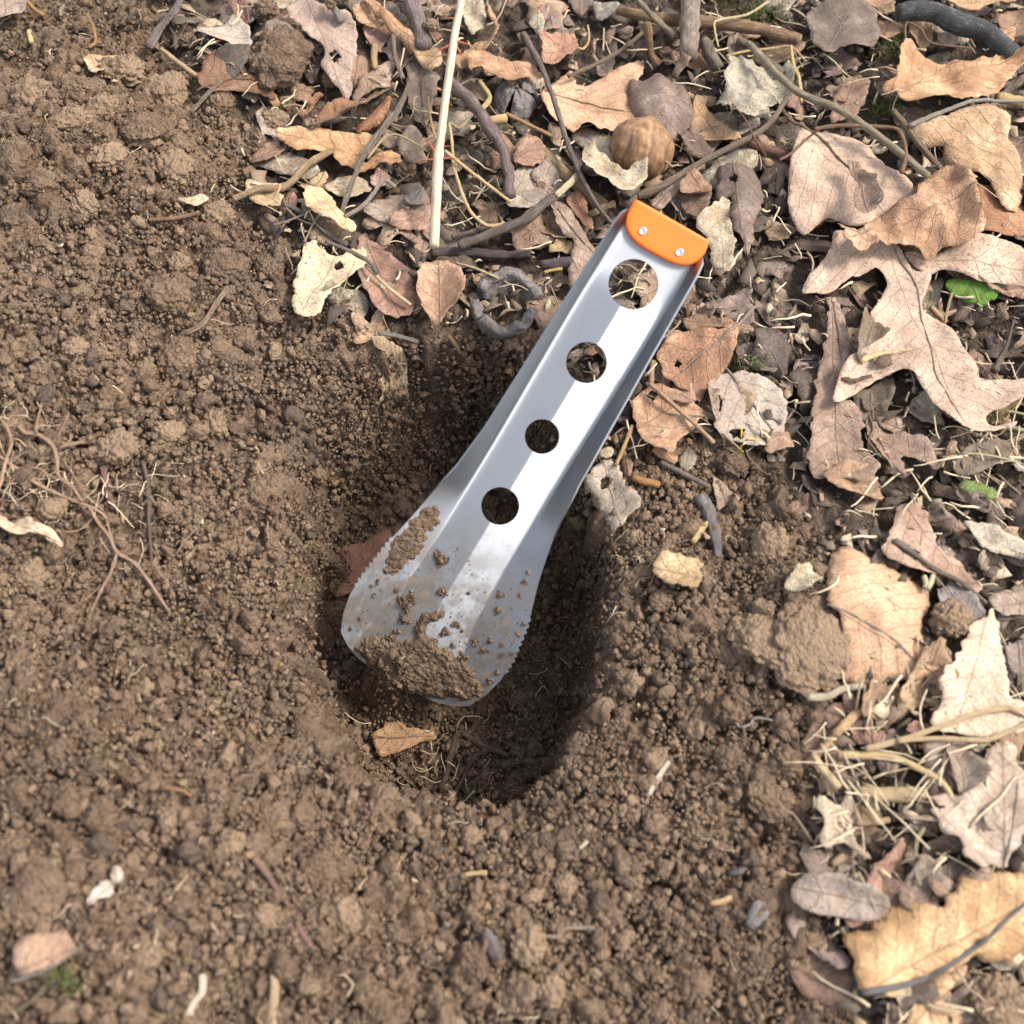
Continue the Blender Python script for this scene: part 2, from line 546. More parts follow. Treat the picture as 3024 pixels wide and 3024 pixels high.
M_SOIL = mat_soil()
M_GROUND = mat_ground()
M_LEAF = mat_leaf()
M_SMOOTH = mat_leaf('smooth_dry_leaf', vein=0.75, net=0.55, mott=0.55)
M_CRUST = mat_leaf('weathered_leaf', vein=0.5, net=1.2, crust=0.75)
M_LACE = mat_leaf('netted_leaf', vein=1.1, net=1.9, mott=1.2)
M_BARK = mat_bark('bark')
M_STRAW = mat_bark('straw', streak=0.7, patch=0.1)
M_ROOT = mat_bark('root', streak=0.25, patch=0.5)

# ------------------------------------------------------------------ ground sheet
g1 = np.geomspace(0.002, 8.0, 44)
xs = np.concatenate([(-0.40 - np.cumsum(g1))[::-1], np.arange(-0.40, -0.335, 0.0018), np.arange(-0.335, 0.15, 0.00092), np.arange(0.155, 0.4001, 0.0018), 0.40 + np.cumsum(g1)])
ys = np.concatenate([(-0.235 - np.cumsum(g1))[::-1], np.arange(-0.235, -0.205, 0.0018), np.arange(-0.205, 0.30, 0.00092), np.arange(0.30, 0.3601, 0.0018), 0.36 + np.cumsum(g1)])
X, Y = np.meshgrid(xs, ys, indexing='ij')
inner = (np.abs(X) < 0.62) & (Y > -0.42) & (Y < 0.62)
Z = np.where(inner, gz(X, Y), 0.0)
edge = smooth((0.60 - np.abs(X)) / 0.1) * smooth((0.60 - Y) / 0.1) * smooth((Y + 0.40) / 0.08)
Z = Z * edge + (1 - edge) * 0.03 * fbm(X / 0.8, Y / 0.8, 77, 2)
wx = X + 0.0016 * vnoise(X / 0.004, Y / 0.004, 21) + 0.0008 * vnoise(X / 0.0017, Y / 0.0017, 23)
wy = Y + 0.0016 * vnoise(X / 0.004, Y / 0.004, 22) + 0.0008 * vnoise(X / 0.0017, Y / 0.0017, 24)
SM = smooth(0.5 + (sdist(SOIL, X, Y) + 0.016 * fbm(X / 0.035, Y / 0.035, 61, 3)) / 0.012)
nz_ = np.clip(0.5 + 1.0 * fbm(X / 0.04, Y / 0.04, 33, 2), 0, 1)
rel = (domes(wx, wy, 0.0115, 101, 0.30, 0.35, 0.62) * (0.35 + 0.6 * nz_) + domes(wx, wy, 0.0052, 111, 0.6) * (0.35 + 0.6 * nz_)
       + domes(wx, wy, 0.0029, 121, 0.85, 0.4, 0.75) * 0.9 + 0.0006 * fbm(X / 0.0016, Y / 0.0016, 51, 2))
ero = 0.006 * np.clip(fbm(wx / 0.006, wy / 0.006, 71, 3) - 0.10, 0, 1) * 2
inhole = smooth(sdist(RIM, X, Y) / 0.01)
rel = (rel - ero) * (1 - 0.35 * inhole)
hum = 0.6 * domes(wx, wy, 0.006, 131, 0.6) + 0.004 * fbm(X / 0.012, Y / 0.012, 53, 3)
REL = (SM * rel + (1 - SM) * hum) * edge
e = 0.00092
nx = -(gz(X + 0.003, Y) - gz(X - 0.003, Y)) / 0.006; ny = -(gz(X, Y + 0.003) - gz(X, Y - 0.003)) / 0.006
nl = np.sqrt(nx * nx + ny * ny + 1)
PX = X + REL * nx / nl; PY = Y + REL * ny / nl; PZ = Z + REL / nl
nxs, nys = X.shape
idx = np.arange(nxs * nys).reshape(nxs, nys)
quads = np.stack([idx[:-1, :-1], idx[1:, :-1], idx[1:, 1:], idx[:-1, 1:]], -1).reshape(-1, 4)
obj('ground', mesh('ground', np.stack([PX, PY, PZ], -1).reshape(-1, 3), quads, attrs={'soil': SM.ravel()}), M_GROUND, kind='structure',
    label='bare brown forest soil with a dug hole, dark humus under the leaves', cat='ground')


def soilmask(x, y):
    return smooth(0.5 + (sdist(SOIL, x, y) + 0.016 * fbm(x / 0.035, y / 0.035, 61, 3)) / 0.012)

# ------------------------------------------------------------------ trowel
def mat_metal():
    t = NT('brushed_steel')
    vec = t.n('TexCoord').outputs['Object']                  # x along the blade (m), y across
    sx = t.n('SeparateXYZ', Vector=vec)
    st_ = t.n('Mapping', Vector=vec); st_.inputs['Scale'].default_value = (60, 900, 60)
    scr = t.noise(st_.outputs[0], 3.0, 3)
    grain = t.noise(vec, 2600.0, 2)
    cloud = t.noise(vec, 60.0, 4)
    rough = t.math('ADD', t.math('MULTIPLY', grain, 0.10), t.math('MULTIPLY', cloud, 0.14))
    low = t.ramp(sx.outputs[0], -0.055, 0.012, 1.0, 0.0)      # worn, soiled working end
    wear = t.n('Mapping', Vector=vec); wear.inputs['Scale'].default_value = (160, 620, 300); wear.inputs['Rotation'].default_value = (0, 0, 0.25)
    sm = t.noise(wear.outputs[0], 1.6, 5, 0.65)
    smear = t.math('MULTIPLY', t.ramp(sm, 0.50, 0.66), low)
    film = t.math('MULTIPLY', t.ramp(t.noise(vec, 95.0, 5, 0.6), 0.36, 0.6), low)
    dirt = t.math('MULTIPLY', t.ramp(t.noise(vec, 210.0, 5, 0.65), 0.555, 0.65), low)
    c = t.mix(t.math('MULTIPLY', cloud, 0.3), (0.34, 0.35, 0.365), (0.27, 0.28, 0.295))
    nor = t.bump(t.math('ADD', t.math('MULTIPLY', grain, 0.5), t.math('MULTIPLY', scr, 0.25)), 0.00006, 0.5)
    lng = t.n('Mapping', Vector=vec); lng.inputs['Scale'].default_value = (25, 1400, 40); lng.inputs['Rotation'].default_value = (0, 0, 0.5)
    hair = t.ramp(t.noise(lng.outputs[0], 1.0, 2), 0.66, 0.72, 0.0, 0.25)
    tan = t.n('VectorTransform', vector_type='VECTOR', convert_from='OBJECT', convert_to='WORLD'); tan.inputs[0].default_value = (1, 0, 0)
    t.set(Base_Color=c, Metallic=1.0, Roughness=t.math('ADD', t.math('ADD', 0.33, rough), hair), Normal=nor, Anisotropic=0.83, Tangent=tan.outputs[0])
    d = t.n('BsdfPrincipled', Base_Color=t.mix(dirt, t.mix(smear, (0.12, 0.10, 0.078), (0.18, 0.165, 0.145)), (0.19, 0.13, 0.085)), Roughness=0.7)
    mx = t.n('MixShader')
    smud = t.math('MULTIPLY', t.ramp(t.noise(vec, 42.0, 5, 0.7), 0.48, 0.72), 0.28)
    spk = t.ramp(t.noise(vec, 1500.0, 2), 0.74, 0.78, 0.0, 0.6)
    fac = t.math('MAXIMUM', t.math('MAXIMUM', t.math('MULTIPLY', film, 0.85), t.math('MULTIPLY', smear, 0.65)), t.math('MAXIMUM', dirt, t.math('MAXIMUM', smud, spk)), clamp=True)
    t.put(mx.inputs[0], fac)
    t.t.links.new(t.b.outputs[0], mx.inputs[1]); t.t.links.new(d.outputs[0], mx.inputs[2]); t.t.links.new(mx.outputs[0], t.out.inputs[0])
    return t.m


MM = 0.001
W_S = np.array([-88.5, -87.5, -85.5, -81, -72, -63, -53, -36, -22, -7, 6, 25, 48, 80, 105, 119, 123.8, 126.8, 128.3])
W_W = np.array([17, 20.5, 25, 30.5, 33.8, 35.3, 34.9, 32.6, 29.2, 26.2, 23.4, 21.6, 20.9, 20.1, 19.4, 19.1, 18.6, 17.4, 15.6])
F_S = np.array([-82, -62, -48, -20, 14, 80, 140]); F_F = np.array([22, 19.5, 16.6, 15.2, 15.6, 16.4, 16.0])


def tw(s): return np.interp(s, W_S, W_W)
def tf(s): return np.interp(s, F_S, F_F)


def trowel_n(s, t):
    a = np.abs(t); f = tf(s)
    tan = 0.34 + 1.75 * smooth((s + 22) / 60)
    x = a - f
    fl = 0.5 * (x + np.sqrt(x * x + 0.5)) * tan * smooth((130 - s) / 8 + 0.35)
    k = 0.135 * smooth((107 - s) / 14) * smooth((s + 95) / 50)
    return fl + k * np.clip(f - a, 0, None) - 0.0018 * np.clip(-2 - s, 0, None) ** 2


out = []
srow = np.concatenate([np.arange(-88.5, -60, 1.0), np.arange(-60, -33, 0.45), np.arange(-33, 119, 2.0), np.arange(119, 128.4, 0.93)])
def teeth(s):
    ph = ((s + 60) / 2.7) % 1.0
    return np.where((s > -60) & (s < -33.2), 1.25 * np.where(ph < 0.75, ph / 0.75, (1 - ph) / 0.25) - 0.3, 0)
right = [(s, tw(s) + teeth(s) - 1.2 * smooth(-s / 50)) for s in srow]
left = [(s, -tw(s) - teeth(s) - 2.6 * smooth(-s / 50)) for s in srow][::-1]
bottom = [(-88.5 - 0.5 * math.sin(math.pi * (q + 17) / 34), q) for q in np.linspace(-17, 17, 14)[1:-1]]
topq = [(128.3, q) for q in np.linspace(15.6, -15.6, 12)[1:-1]]
outl = right + topq + left + bottom
HOLES = [(103.5, 10.0), (67.4, 8.2), (32.9, 7.0), (0.0, 7.7)]
pts = [Vector(p) for p in outl]; edges = [(i, (i + 1) % len(outl)) for i in range(len(outl))]
for c, r in HOLES:
    b = len(pts)
    for k in range(64):
        pts.append(Vector((c + r * math.cos(k * math.pi / 32), r * math.sin(k * math.pi / 32))))
    edges += [(b + k, b + (k + 1) % 64) for k in range(64)]
inn = []
for s in np.arange(-87, 128, 1.6):
    f = tf(s); w = tw(s)
    ts = [0, 0.5, -0.5, 1.4, -1.4] + [sg * (f + dq) for sg in (1, -1) for dq in (-2.4, -1.2, -0.5, 0, 0.5, 1.2, 2.4)]
    ts += [sg * q for sg in (1, -1) for q in np.arange(3.2, f - 2.6, 2.2)]
    ts += [sg * q for sg in (1, -1) for q in np.arange(f + 4.2, w - 0.6, 2.0)]
    for q in ts:
        if -w - 1.9 * smooth(-s / 50) + 0.7 < q < w - 1.9 * smooth(-s / 50) - 0.7 and all((s - c) ** 2 + q * q > (r + 0.6) ** 2 for c, r in HOLES):
            inn.append((s, q))
pts += [Vector(p) for p in inn]
cv, ce, cf, *_ = delaunay_2d_cdt(pts, edges, [], 1, 1e-4)
cv = np.array([p[:] for p in cv]); cf = np.array([t for t in cf if len(t) == 3])
cen = cv[cf].mean(1)
keep = np.ones(len(cf), bool)
for c, r in HOLES:
    keep &= (cen[:, 0] - c) ** 2 + cen[:, 1] ** 2 > (r - 0.02) ** 2
cf = cf[keep]
loc = np.stack([cv[:, 0], cv[:, 1], trowel_n(cv[:, 0], cv[:, 1])], 1) * MM
nr = vnormals(loc, cf)
if nr[:, 2].mean() < 0:
    cf = cf[:, ::-1]
v2, f2, _ = thicken(loc, cf, 0.95 * MM)
trowel = bpy.data.objects.new('trowel', None)
COL.objects.link(trowel)
# local axes: x along handle, y across, z out of the scoop
trowel.matrix_world = Matrix(((T_S[0], T_T[0], -T_N[0] if False else T_N[0], T_O[0]), (T_S[1], T_T[1], T_N[1], T_O[1]),
                              (T_S[2], T_T[2], T_N[2], T_O[2]), (0, 0, 0, 1))) if np.dot(np.cross(T_S, T_T), T_N) > 0 else \
    Matrix(((T_S[0], -T_T[0], T_N[0], T_O[0]), (T_S[1], -T_T[1], T_N[1], T_O[1]), (T_S[2], -T_T[2], T_N[2], T_O[2]), (0, 0, 0, 1)))
trowel['label'] = 'steel digging trowel with four round holes and an orange handle cap, leaning in the hole'
trowel['category'] = 'trowel'
M_METAL = mat_metal()
bme = mesh('blade', v2, f2)
obj('blade', bme, M_METAL, trowel)
if hasattr(bme, 'set_sharp_from_angle'):
    bme.set_sharp_from_angle(angle=math.radians(50))

# cap: soft plastic folded over the handle end
def mat_orange():
    t = NT('orange_plastic')
    vec = t.n('TexCoord').outputs['Object']
    n1 = t.noise(vec, 900, 3); n2 = t.noise(vec, 120, 3)
    c = t.mix(t.ramp(n2, 0.3, 0.7, 0.0, 0.25), (0.86, 0.150, 0.006), (0.92, 0.185, 0.010))
    c = t.mix(t.ramp(t.noise(vec, 420, 5, 0.7), 0.56, 0.68, 0.0, 0.35), c, (0.33, 0.10, 0.03))
    c = t.mix(t.ramp(t.noise(vec, 1500, 3), 0.66, 0.72, 0.0, 0.5), c, (0.22, 0.13, 0.075))
    return t.set(Base_Color=c, Roughness=t.math('ADD', 0.36, t.math('MULTIPLY', n2, 0.2)), Normal=t.bump(n1, 0.00005, 0.4),
                 Subsurface_Weight=0.15, Subsurface_Radius=(0.002, 0.0006, 0.0002), Subsurface_Scale=0.5)


def rounded_slab(poly, n0, n1, bev, name, mat, parent, sgn=1):
    """a slab between two heights with rounded upper and lower edges"""
    poly = np.asarray(poly, float)
    # resample smoothly
    m = len(poly); q = np.linspace(0, m, 120, endpoint=False); i = q.astype(int); fr = (q - i)[:, None]
    p0, p1, p2, p3 = poly[(i - 1) % m], poly[i % m], poly[(i + 1) % m], poly[(i + 2) % m]
    c = 0.5 * (2 * p1 + (p2 - p0) * fr + (2 * p0 - 5 * p1 + 4 * p2 - p3) * fr ** 2 + (3 * p1 - p0 - 3 * p2 + p3) * fr ** 3)
    tg = np.roll(c, -1, 0) - np.roll(c, 1, 0); tg /= np.linalg.norm(tg, axis=1)[:, None]
    nrm = np.stack([tg[:, 1], -tg[:, 0]], 1)
    area = 0.5 * np.sum(c[:, 0] * np.roll(c[:, 1], -1) - np.roll(c[:, 0], -1) * c[:, 1])
    if area < 0: nrm = -nrm
    rings = []
    for a in np.linspace(0, math.pi / 2, 5):
        rings.append((c - nrm * bev * (1 - math.cos(math.pi / 2 - a)), n0 + bev * (1 - math.sin(math.pi / 2 - a))))
    rings = [(c - nrm * bev * (1 - math.sin(a)), n0 + bev * (1 - math.cos(a))) for a in np.linspace(0, math.pi / 2, 5)]
    rings += [(c - nrm * bev * (1 - math.cos(a)), n1 - bev * (1 - math.sin(a))) for a in np.linspace(0, math.pi / 2, 6)]
    mid = c.mean(0)
    for k in (0.8, 0.55, 0.3):
        rings.append((mid + (c - nrm * bev - mid) * k, n1))
    V = np.concatenate([np.concatenate([r, np.full((len(r), 1), z)], 1) for r, z in rings] + [np.array([[*mid, n1]]), np.array([[*mid, n0]])])
    N = len(c); F = []
    for r in range(len(rings) - 1):
        for k in range(N):
            a, b = r * N + k, r * N + (k + 1) % N
            F += [(a, b, b + N), (a, b + N, a + N)]
    top = len(rings) * N
    for k in range(N):
        F.append(((len(rings) - 1) * N + k, (len(rings) - 1) * N + (k + 1) % N, top))
        F.append(((k + 1) % N, k, top + 1))
    return obj(name, mesh(name, V * MM, np.array(F)), mat, parent)


cap_px = [(1868, 604), (1878, 590), (1890, 592), (1930, 614), (2000, 654), (2080, 700), (2094, 712), (2091, 730), (2080, 752), (2058, 774), (2024, 783),
          (1982, 773), (1940, 752), (1898, 728), (1866, 700), (1850, 668), (1852, 635)]
cw = on_plane(cap_px, T_P0 + T_N * 0.003, T_N) - T_O
cap_st = np.stack([cw @ T_S, cw @ T_T * (1 if np.dot(np.cross(T_S, T_T), T_N) > 0 else -1)], 1) * 1000
cap = rounded_slab(cap_st, -1.9, 2.7, 1.1, 'handle_cap', mat_orange(), trowel)
M_RIVET = mat_plain('rivet_steel', (0.7, 0.7, 0.72), 0.25, 800, 0.15, 0.00003)
M_RIVET.node_tree.nodes['Principled BSDF'].inputs['Metallic'].default_value = 1.0
rw = on_plane([(1898, 682), (2007, 745)], T_P0 + T_N * 0.003, T_N) - T_O
for k in range(2):
    s0 = rw[k] @ T_S; t0 = rw[k] @ T_T * (1 if np.dot(np.cross(T_S, T_T), T_N) > 0 else -1)
    prof = [(0.0, 0.25), (0.75, 0.2), (1.0, 0.55), (1.25, 0.75), (1.5, 0.62), (1.65, 0.2), (1.65, -0.6)]
    V = []; F = []
    NS = 24
    for r, z in prof:
        for j in range(NS):
            V.append((s0 / MM + r * math.cos(j * 2 * math.pi / NS), t0 / MM + r * math.sin(j * 2 * math.pi / NS), 2.6 + z))
    for r in range(len(prof) - 1):
        for j in range(NS):
            a, b = r * NS + j, r * NS + (j + 1) % NS
            F += [(a, a + NS, b + NS), (a, b + NS, b)]
    obj('rivet', mesh('rivet', np.array(V) * MM, np.array(F)), M_RIVET, cap)

# soil sticking to the blade
def in_poly_px(crop, poly, n, rng):
    p = px(crop, poly); lo = p.min(0); hi = p.max(0)
    q = lo + rng.random((n * 4, 2)) * (hi - lo)
    d = sdist(p, q[:, 0], q[:, 1])
    ok = d > 0
    return q[ok][:n], d[ok][:n]


rng = np.random.default_rng(5)
CP, CSZ = [], []
def blade_pos(q, h):
    w = on_plane(q, T_P0, T_N) - T_O
    s = w @ T_S / MM; t = w @ T_T / MM
    for _ in range(3):                                       # sight line meets the curved face, not the plane
        nn = trowel_n(s, t)
        w = on_plane(q, T_P0, T_N)
        d = rays(q)
        w = w - d * (nn * MM / (-(d @ T_N)))[:, None] - T_O
        s = w @ T_S / MM; t = w @ T_T / MM
    return trow(s * MM, t * MM, trowel_n(s, t) * MM + h)
crust_polys = [('I', [(250, 1345), (300, 1320), (420, 1325), (560, 1350), (640, 1330), (640, 1220), (700, 1140), (670, 1100), (800, 1105), (890, 1110),
                      (900, 1165), (840, 1180), (760, 1190), (750, 1290), (880, 1390), (900, 1430), (1040, 1480), (1100, 1560), (1170, 1670), (1130, 1725),
                      (1050, 1785), (860, 1790), (800, 1795), (650, 1750), (480, 1680), (300, 1560), (215, 1440)], 2500, 2.6),
               ('I', [(510, 600), (640, 430), (740, 345), (860, 360), (850, 430), (760, 520), (740, 640), (620, 760), (560, 830), (440, 830), (430, 760)], 1000, 1.1),
               ('I', [(1090, 1370), (1190, 1370), (1195, 1410), (1110, 1430)], 40, 0.6)]
CRUST_SHEETS = crust_polys
for x, y, r in [(600, 1040, 75), (640, 1000, 45), (850, 730, 60), (830, 700, 40), (860, 960, 42), (1270, 980, 32), (1090, 1320, 36), (1000, 1430, 45), (780, 510, 18), (930, 1340, 22),
                (540, 950, 20), (1200, 1310, 22), (960, 1190, 30), (880, 1250, 38), (1260, 1090, 30), (1450, 890, 25), (580, 1150, 40), (610, 1170, 25), (500, 1290, 42), (540, 1240, 26),
                (1250, 1540, 25), (1190, 1600, 30), (1000, 1240, 14), (740, 580, 22), (400, 890, 22), (370, 990, 16), (360, 920, 14), (1290, 1340, 18), (1290, 1410, 18), (1470, 820, 20),
                (1440, 1190, 18), (1400, 1260, 20), (1360, 1400, 16), (1040, 970, 14), (270, 1150, 14), (210, 1220, 12), (1410, 980, 16)]:
    n = max(4, int(r * r / 30))
    a = rng.random(n) * 6.283; rr = np.sqrt(rng.random(n)) * r * (0.75 + 0.3 * np.sin(a * 3 + x))
    q = px('I', np.stack([x + rr * np.cos(a), y + rr * np.sin(a)], 1))
    h = np.clip(1 - rr / r, 0, 1) * min(0.0022, r * 0.000030) * rng.random(n)
    CP.append(blade_pos(q, h)); CSZ.append(0.00035 + 0.00055 * rng.random(n) ** 1.5)
n = 220                                                      # loose grains
q, d = in_poly_px('I', [(140, 1200), (700, 600), (900, 560), (1250, 900), (1500, 800), (1560, 1000), (1280, 1550), (1000, 1500), (700, 1200), (300, 1320)], n, rng)
CP.append(blade_pos(q, np.zeros(len(q)))); CSZ.append(0.00016 + 0.0003 * rng.random(len(q)) ** 2)
obj('soil_crust', crumb_mesh('soil_crust', np.concatenate(CP), np.concatenate(CSZ), rng, 2), M_SOIL, kind='stuff',
    label='damp brown soil stuck to the steel trowel blade', cat='soil')

# ------------------------------------------------------------------ loose crumbs of the dug soil
rng = np.random.default_rng(3)
def scatter_soil(n, smin, smax, power, embed, hole_fac=1.0, seedshift=0):
    p = np.stack([rng.uniform(-60, 3084, n), rng.uniform(-60, 3084, n)], 1)
    w = on_ground(p)
    x, y = w[:, 0], w[:, 1]
    m = soilmask(x, y)
    cl = np.clip((0.75 if seedshift == 9 else 0.55) + 0.9 * fbm(x / 0.02, y / 0.02, 200 + seedshift, 2), 0.08, 1)
    ok = rng.random(n) < m * cl * np.where(sdist(RIM, x, y) > 0.003, hole_fac, 1)
    x, y = x[ok], y[ok]
    sz = smin + (smax - smin) * rng.random(len(x)) ** power
    z = gz(x, y); nn = gn(x, y)
    return np.stack([x, y, z], 1) + nn * (0.0022 + sz[:, None] * embed), sz


p1, s1 = scatter_soil(15000, 0.0013, 0.0026, 2.0, 0.3)
obj('soil_crumbs', crumb_mesh('soil_crumbs', p1, s1, rng, 2), M_SOIL, kind='stuff', label='loose crumbs of freshly dug brown soil', cat='soil')
p3, s3 = scatter_soil(75000, 0.0006, 0.0014, 1.3, 0.35, 1.0, 9)
obj('soil_grains', crumb_mesh('soil_grains', p3, s3, rng, 1, True), M_SOIL, kind='stuff', label='fine grains of freshly dug brown soil', cat='soil')
p2, s2 = scatter_soil(1300, 0.0024, 0.0052, 2.0, 0.1, 0.25, 5)
obj('soil_lumps', crumb_mesh('soil_lumps', p2, s2, rng, 3), M_SOIL, kind='stuff', label='loose pea-sized lumps of freshly dug brown soil', cat='soil')

# ------------------------------------------------------------------ leaves
def resample_poly(p, step):
    out = []
    n = len(p)
    for i in range(n):
        a, b = p[i], p[(i + 1) % n]
        k = max(1, int(round(np.linalg.norm(b - a) / step)))
        for j in range(k):
            out.append(a + (b - a) * j / k)
    return np.array(out)


def chaikin(p, it=1):
    for _ in range(it):
        q = np.roll(p, -1, 0)
        p = np.stack([0.78 * p + 0.22 * q, 0.22 * p + 0.78 * q], 1).reshape(-1, 2)
    return p


def sheet(poly, step, seed, rough=0.0006, tooth=0.0, tooth_len=0.004, holes=()):
    """triangulated 2-D sheet inside a ragged outline (metres)"""
    p = resample_poly(chaikin(poly, 1), min(step * 0.75, 0.0012))
    L = np.cumsum(np.linalg.norm(np.roll(p, -1, 0) - p, axis=1))
    tg = np.roll(p, -1, 0) - np.roll(p, 1, 0); tg /= np.linalg.norm(tg, axis=1)[:, None] + 1e-12
    nr = np.stack([tg[:, 1], -tg[:, 0]], 1)
    if 0.5 * np.sum(p[:, 0] * np.roll(p[:, 1], -1) - np.roll(p[:, 0], -1) * p[:, 1]) < 0:
        nr = -nr
    off = rough * (vnoise(L / 0.003, L * 0 + seed, seed) + 0.6 * vnoise(L / 0.0013, L * 0 + seed, seed + 1))
    if tooth:
        ph = (L / tooth_len + 0.3 * vnoise(L / 0.02, L * 0, seed + 5)) % 1.0
        off = off + tooth * (np.where(ph < 0.7, ph / 0.7, (1 - ph) / 0.3) - 0.5)
    p = p + nr * off[:, None]
    lo, hi = p.min(0), p.max(0)
    gx, gy = np.meshgrid(np.arange(lo[0], hi[0], step), np.arange(lo[1], hi[1], step * 0.87), indexing='ij')
    g = np.stack([gx + 0.5 * step * (np.arange(gx.shape[1]) % 2)[None], gy], -1).reshape(-1, 2)
    rs = np.random.default_rng(seed)
    g = g + rs.uniform(-0.22, 0.22, g.shape) * step
    g = g[sdist(p, g[:, 0], g[:, 1]) > step * 0.45]
    pts = [Vector(q * 100) for q in p]; edges = [(i, (i + 1) % len(p)) for i in range(len(p))]
    hh = []
    for (cx, cy, r) in holes:
        b = len(pts); k = 14
        ring = np.array([[cx + r * (0.4 + 0.9 * rs.random()) * math.cos(a), cy + r * (0.4 + 0.9 * rs.random()) * math.sin(a)] for a in np.linspace(0, 6.283, k, endpoint=False)])
        hh.append(ring)
        g = g[sdist(ring, g[:, 0], g[:, 1]) < -0.0003] if len(g) else g
        pts += [Vector(q * 100) for q in ring]; edges += [(b + i, b + (i + 1) % k) for i in range(k)]
    pts += [Vector(q * 100) for q in g]
    cv, _e, cf, *_ = delaunay_2d_cdt(pts, edges, [], 1, 1e-5)
    v = np.array([q[:] for q in cv]) / 100; f = np.array([t for t in cf if len(t) == 3])
    c = v[f].mean(1)
    ok = sdist(p, c[:, 0], c[:, 1]) > -1e-5
    for ring in hh:
        ok &= sdist(ring, c[:, 0], c[:, 1]) < 1e-5
    f = f[ok]
    a = v[f[:, 1]] - v[f[:, 0]]; b = v[f[:, 2]] - v[f[:, 0]]
    fl = a[:, 0] * b[:, 1] - a[:, 1] * b[:, 0] < 0
    f[fl] = f[fl][:, ::-1]
    used = np.unique(f); mp = -np.ones(len(v), int); mp[used] = np.arange(len(used))
    return v[used], mp[f], p


SEED = [100]
LEAVES = []
MARKS = []                                                    # (short name, x, y) of things one can find


def short(label):
    import re
    return re.split(r' (?:with|lying|on|beside|under|behind|in|half|partly|near|at|between|below|above|over|against|along|hanging|across|around|standing|peeking|among|poking|curling|leaning|running|rolled|draped|just|deep|left|to|by|next|resting|the|pointing|bending|curving|crossing|joined|looping|passing|stuck|tucked|showing|wedged|touching|right|close|beneath|clinging|exposed|crossed) ', label)[0]



def relief(x, y, u, v, hw, d, cup, bow, crump, curl, seed, fold=0.0):
    """height of a dry leaf over its resting surface"""
    z = cup * (v / hw) ** 2 + bow * u ** 2
    z = z + 1.3 * crump * (fbm(x / 0.022, y / 0.022, seed, 2) + 0.55 * (1 - 2 * np.abs(vnoise(x / 0.011, y / 0.011, seed + 3))) + 0.22 * (1 - 2 * np.abs(vnoise(x / 0.005, y / 0.005, seed + 4))))
    z = z + 1.5 * curl * np.exp(-np.clip(d, 0, None) / 0.005) * (0.55 + 0.75 * vnoise(x / 0.018, y / 0.018, seed + 9))
    if fold:
        z = z + fold * np.abs(((u * 2.6 + 0.25 * v / hw) % 1.0) - 0.5)
    return z


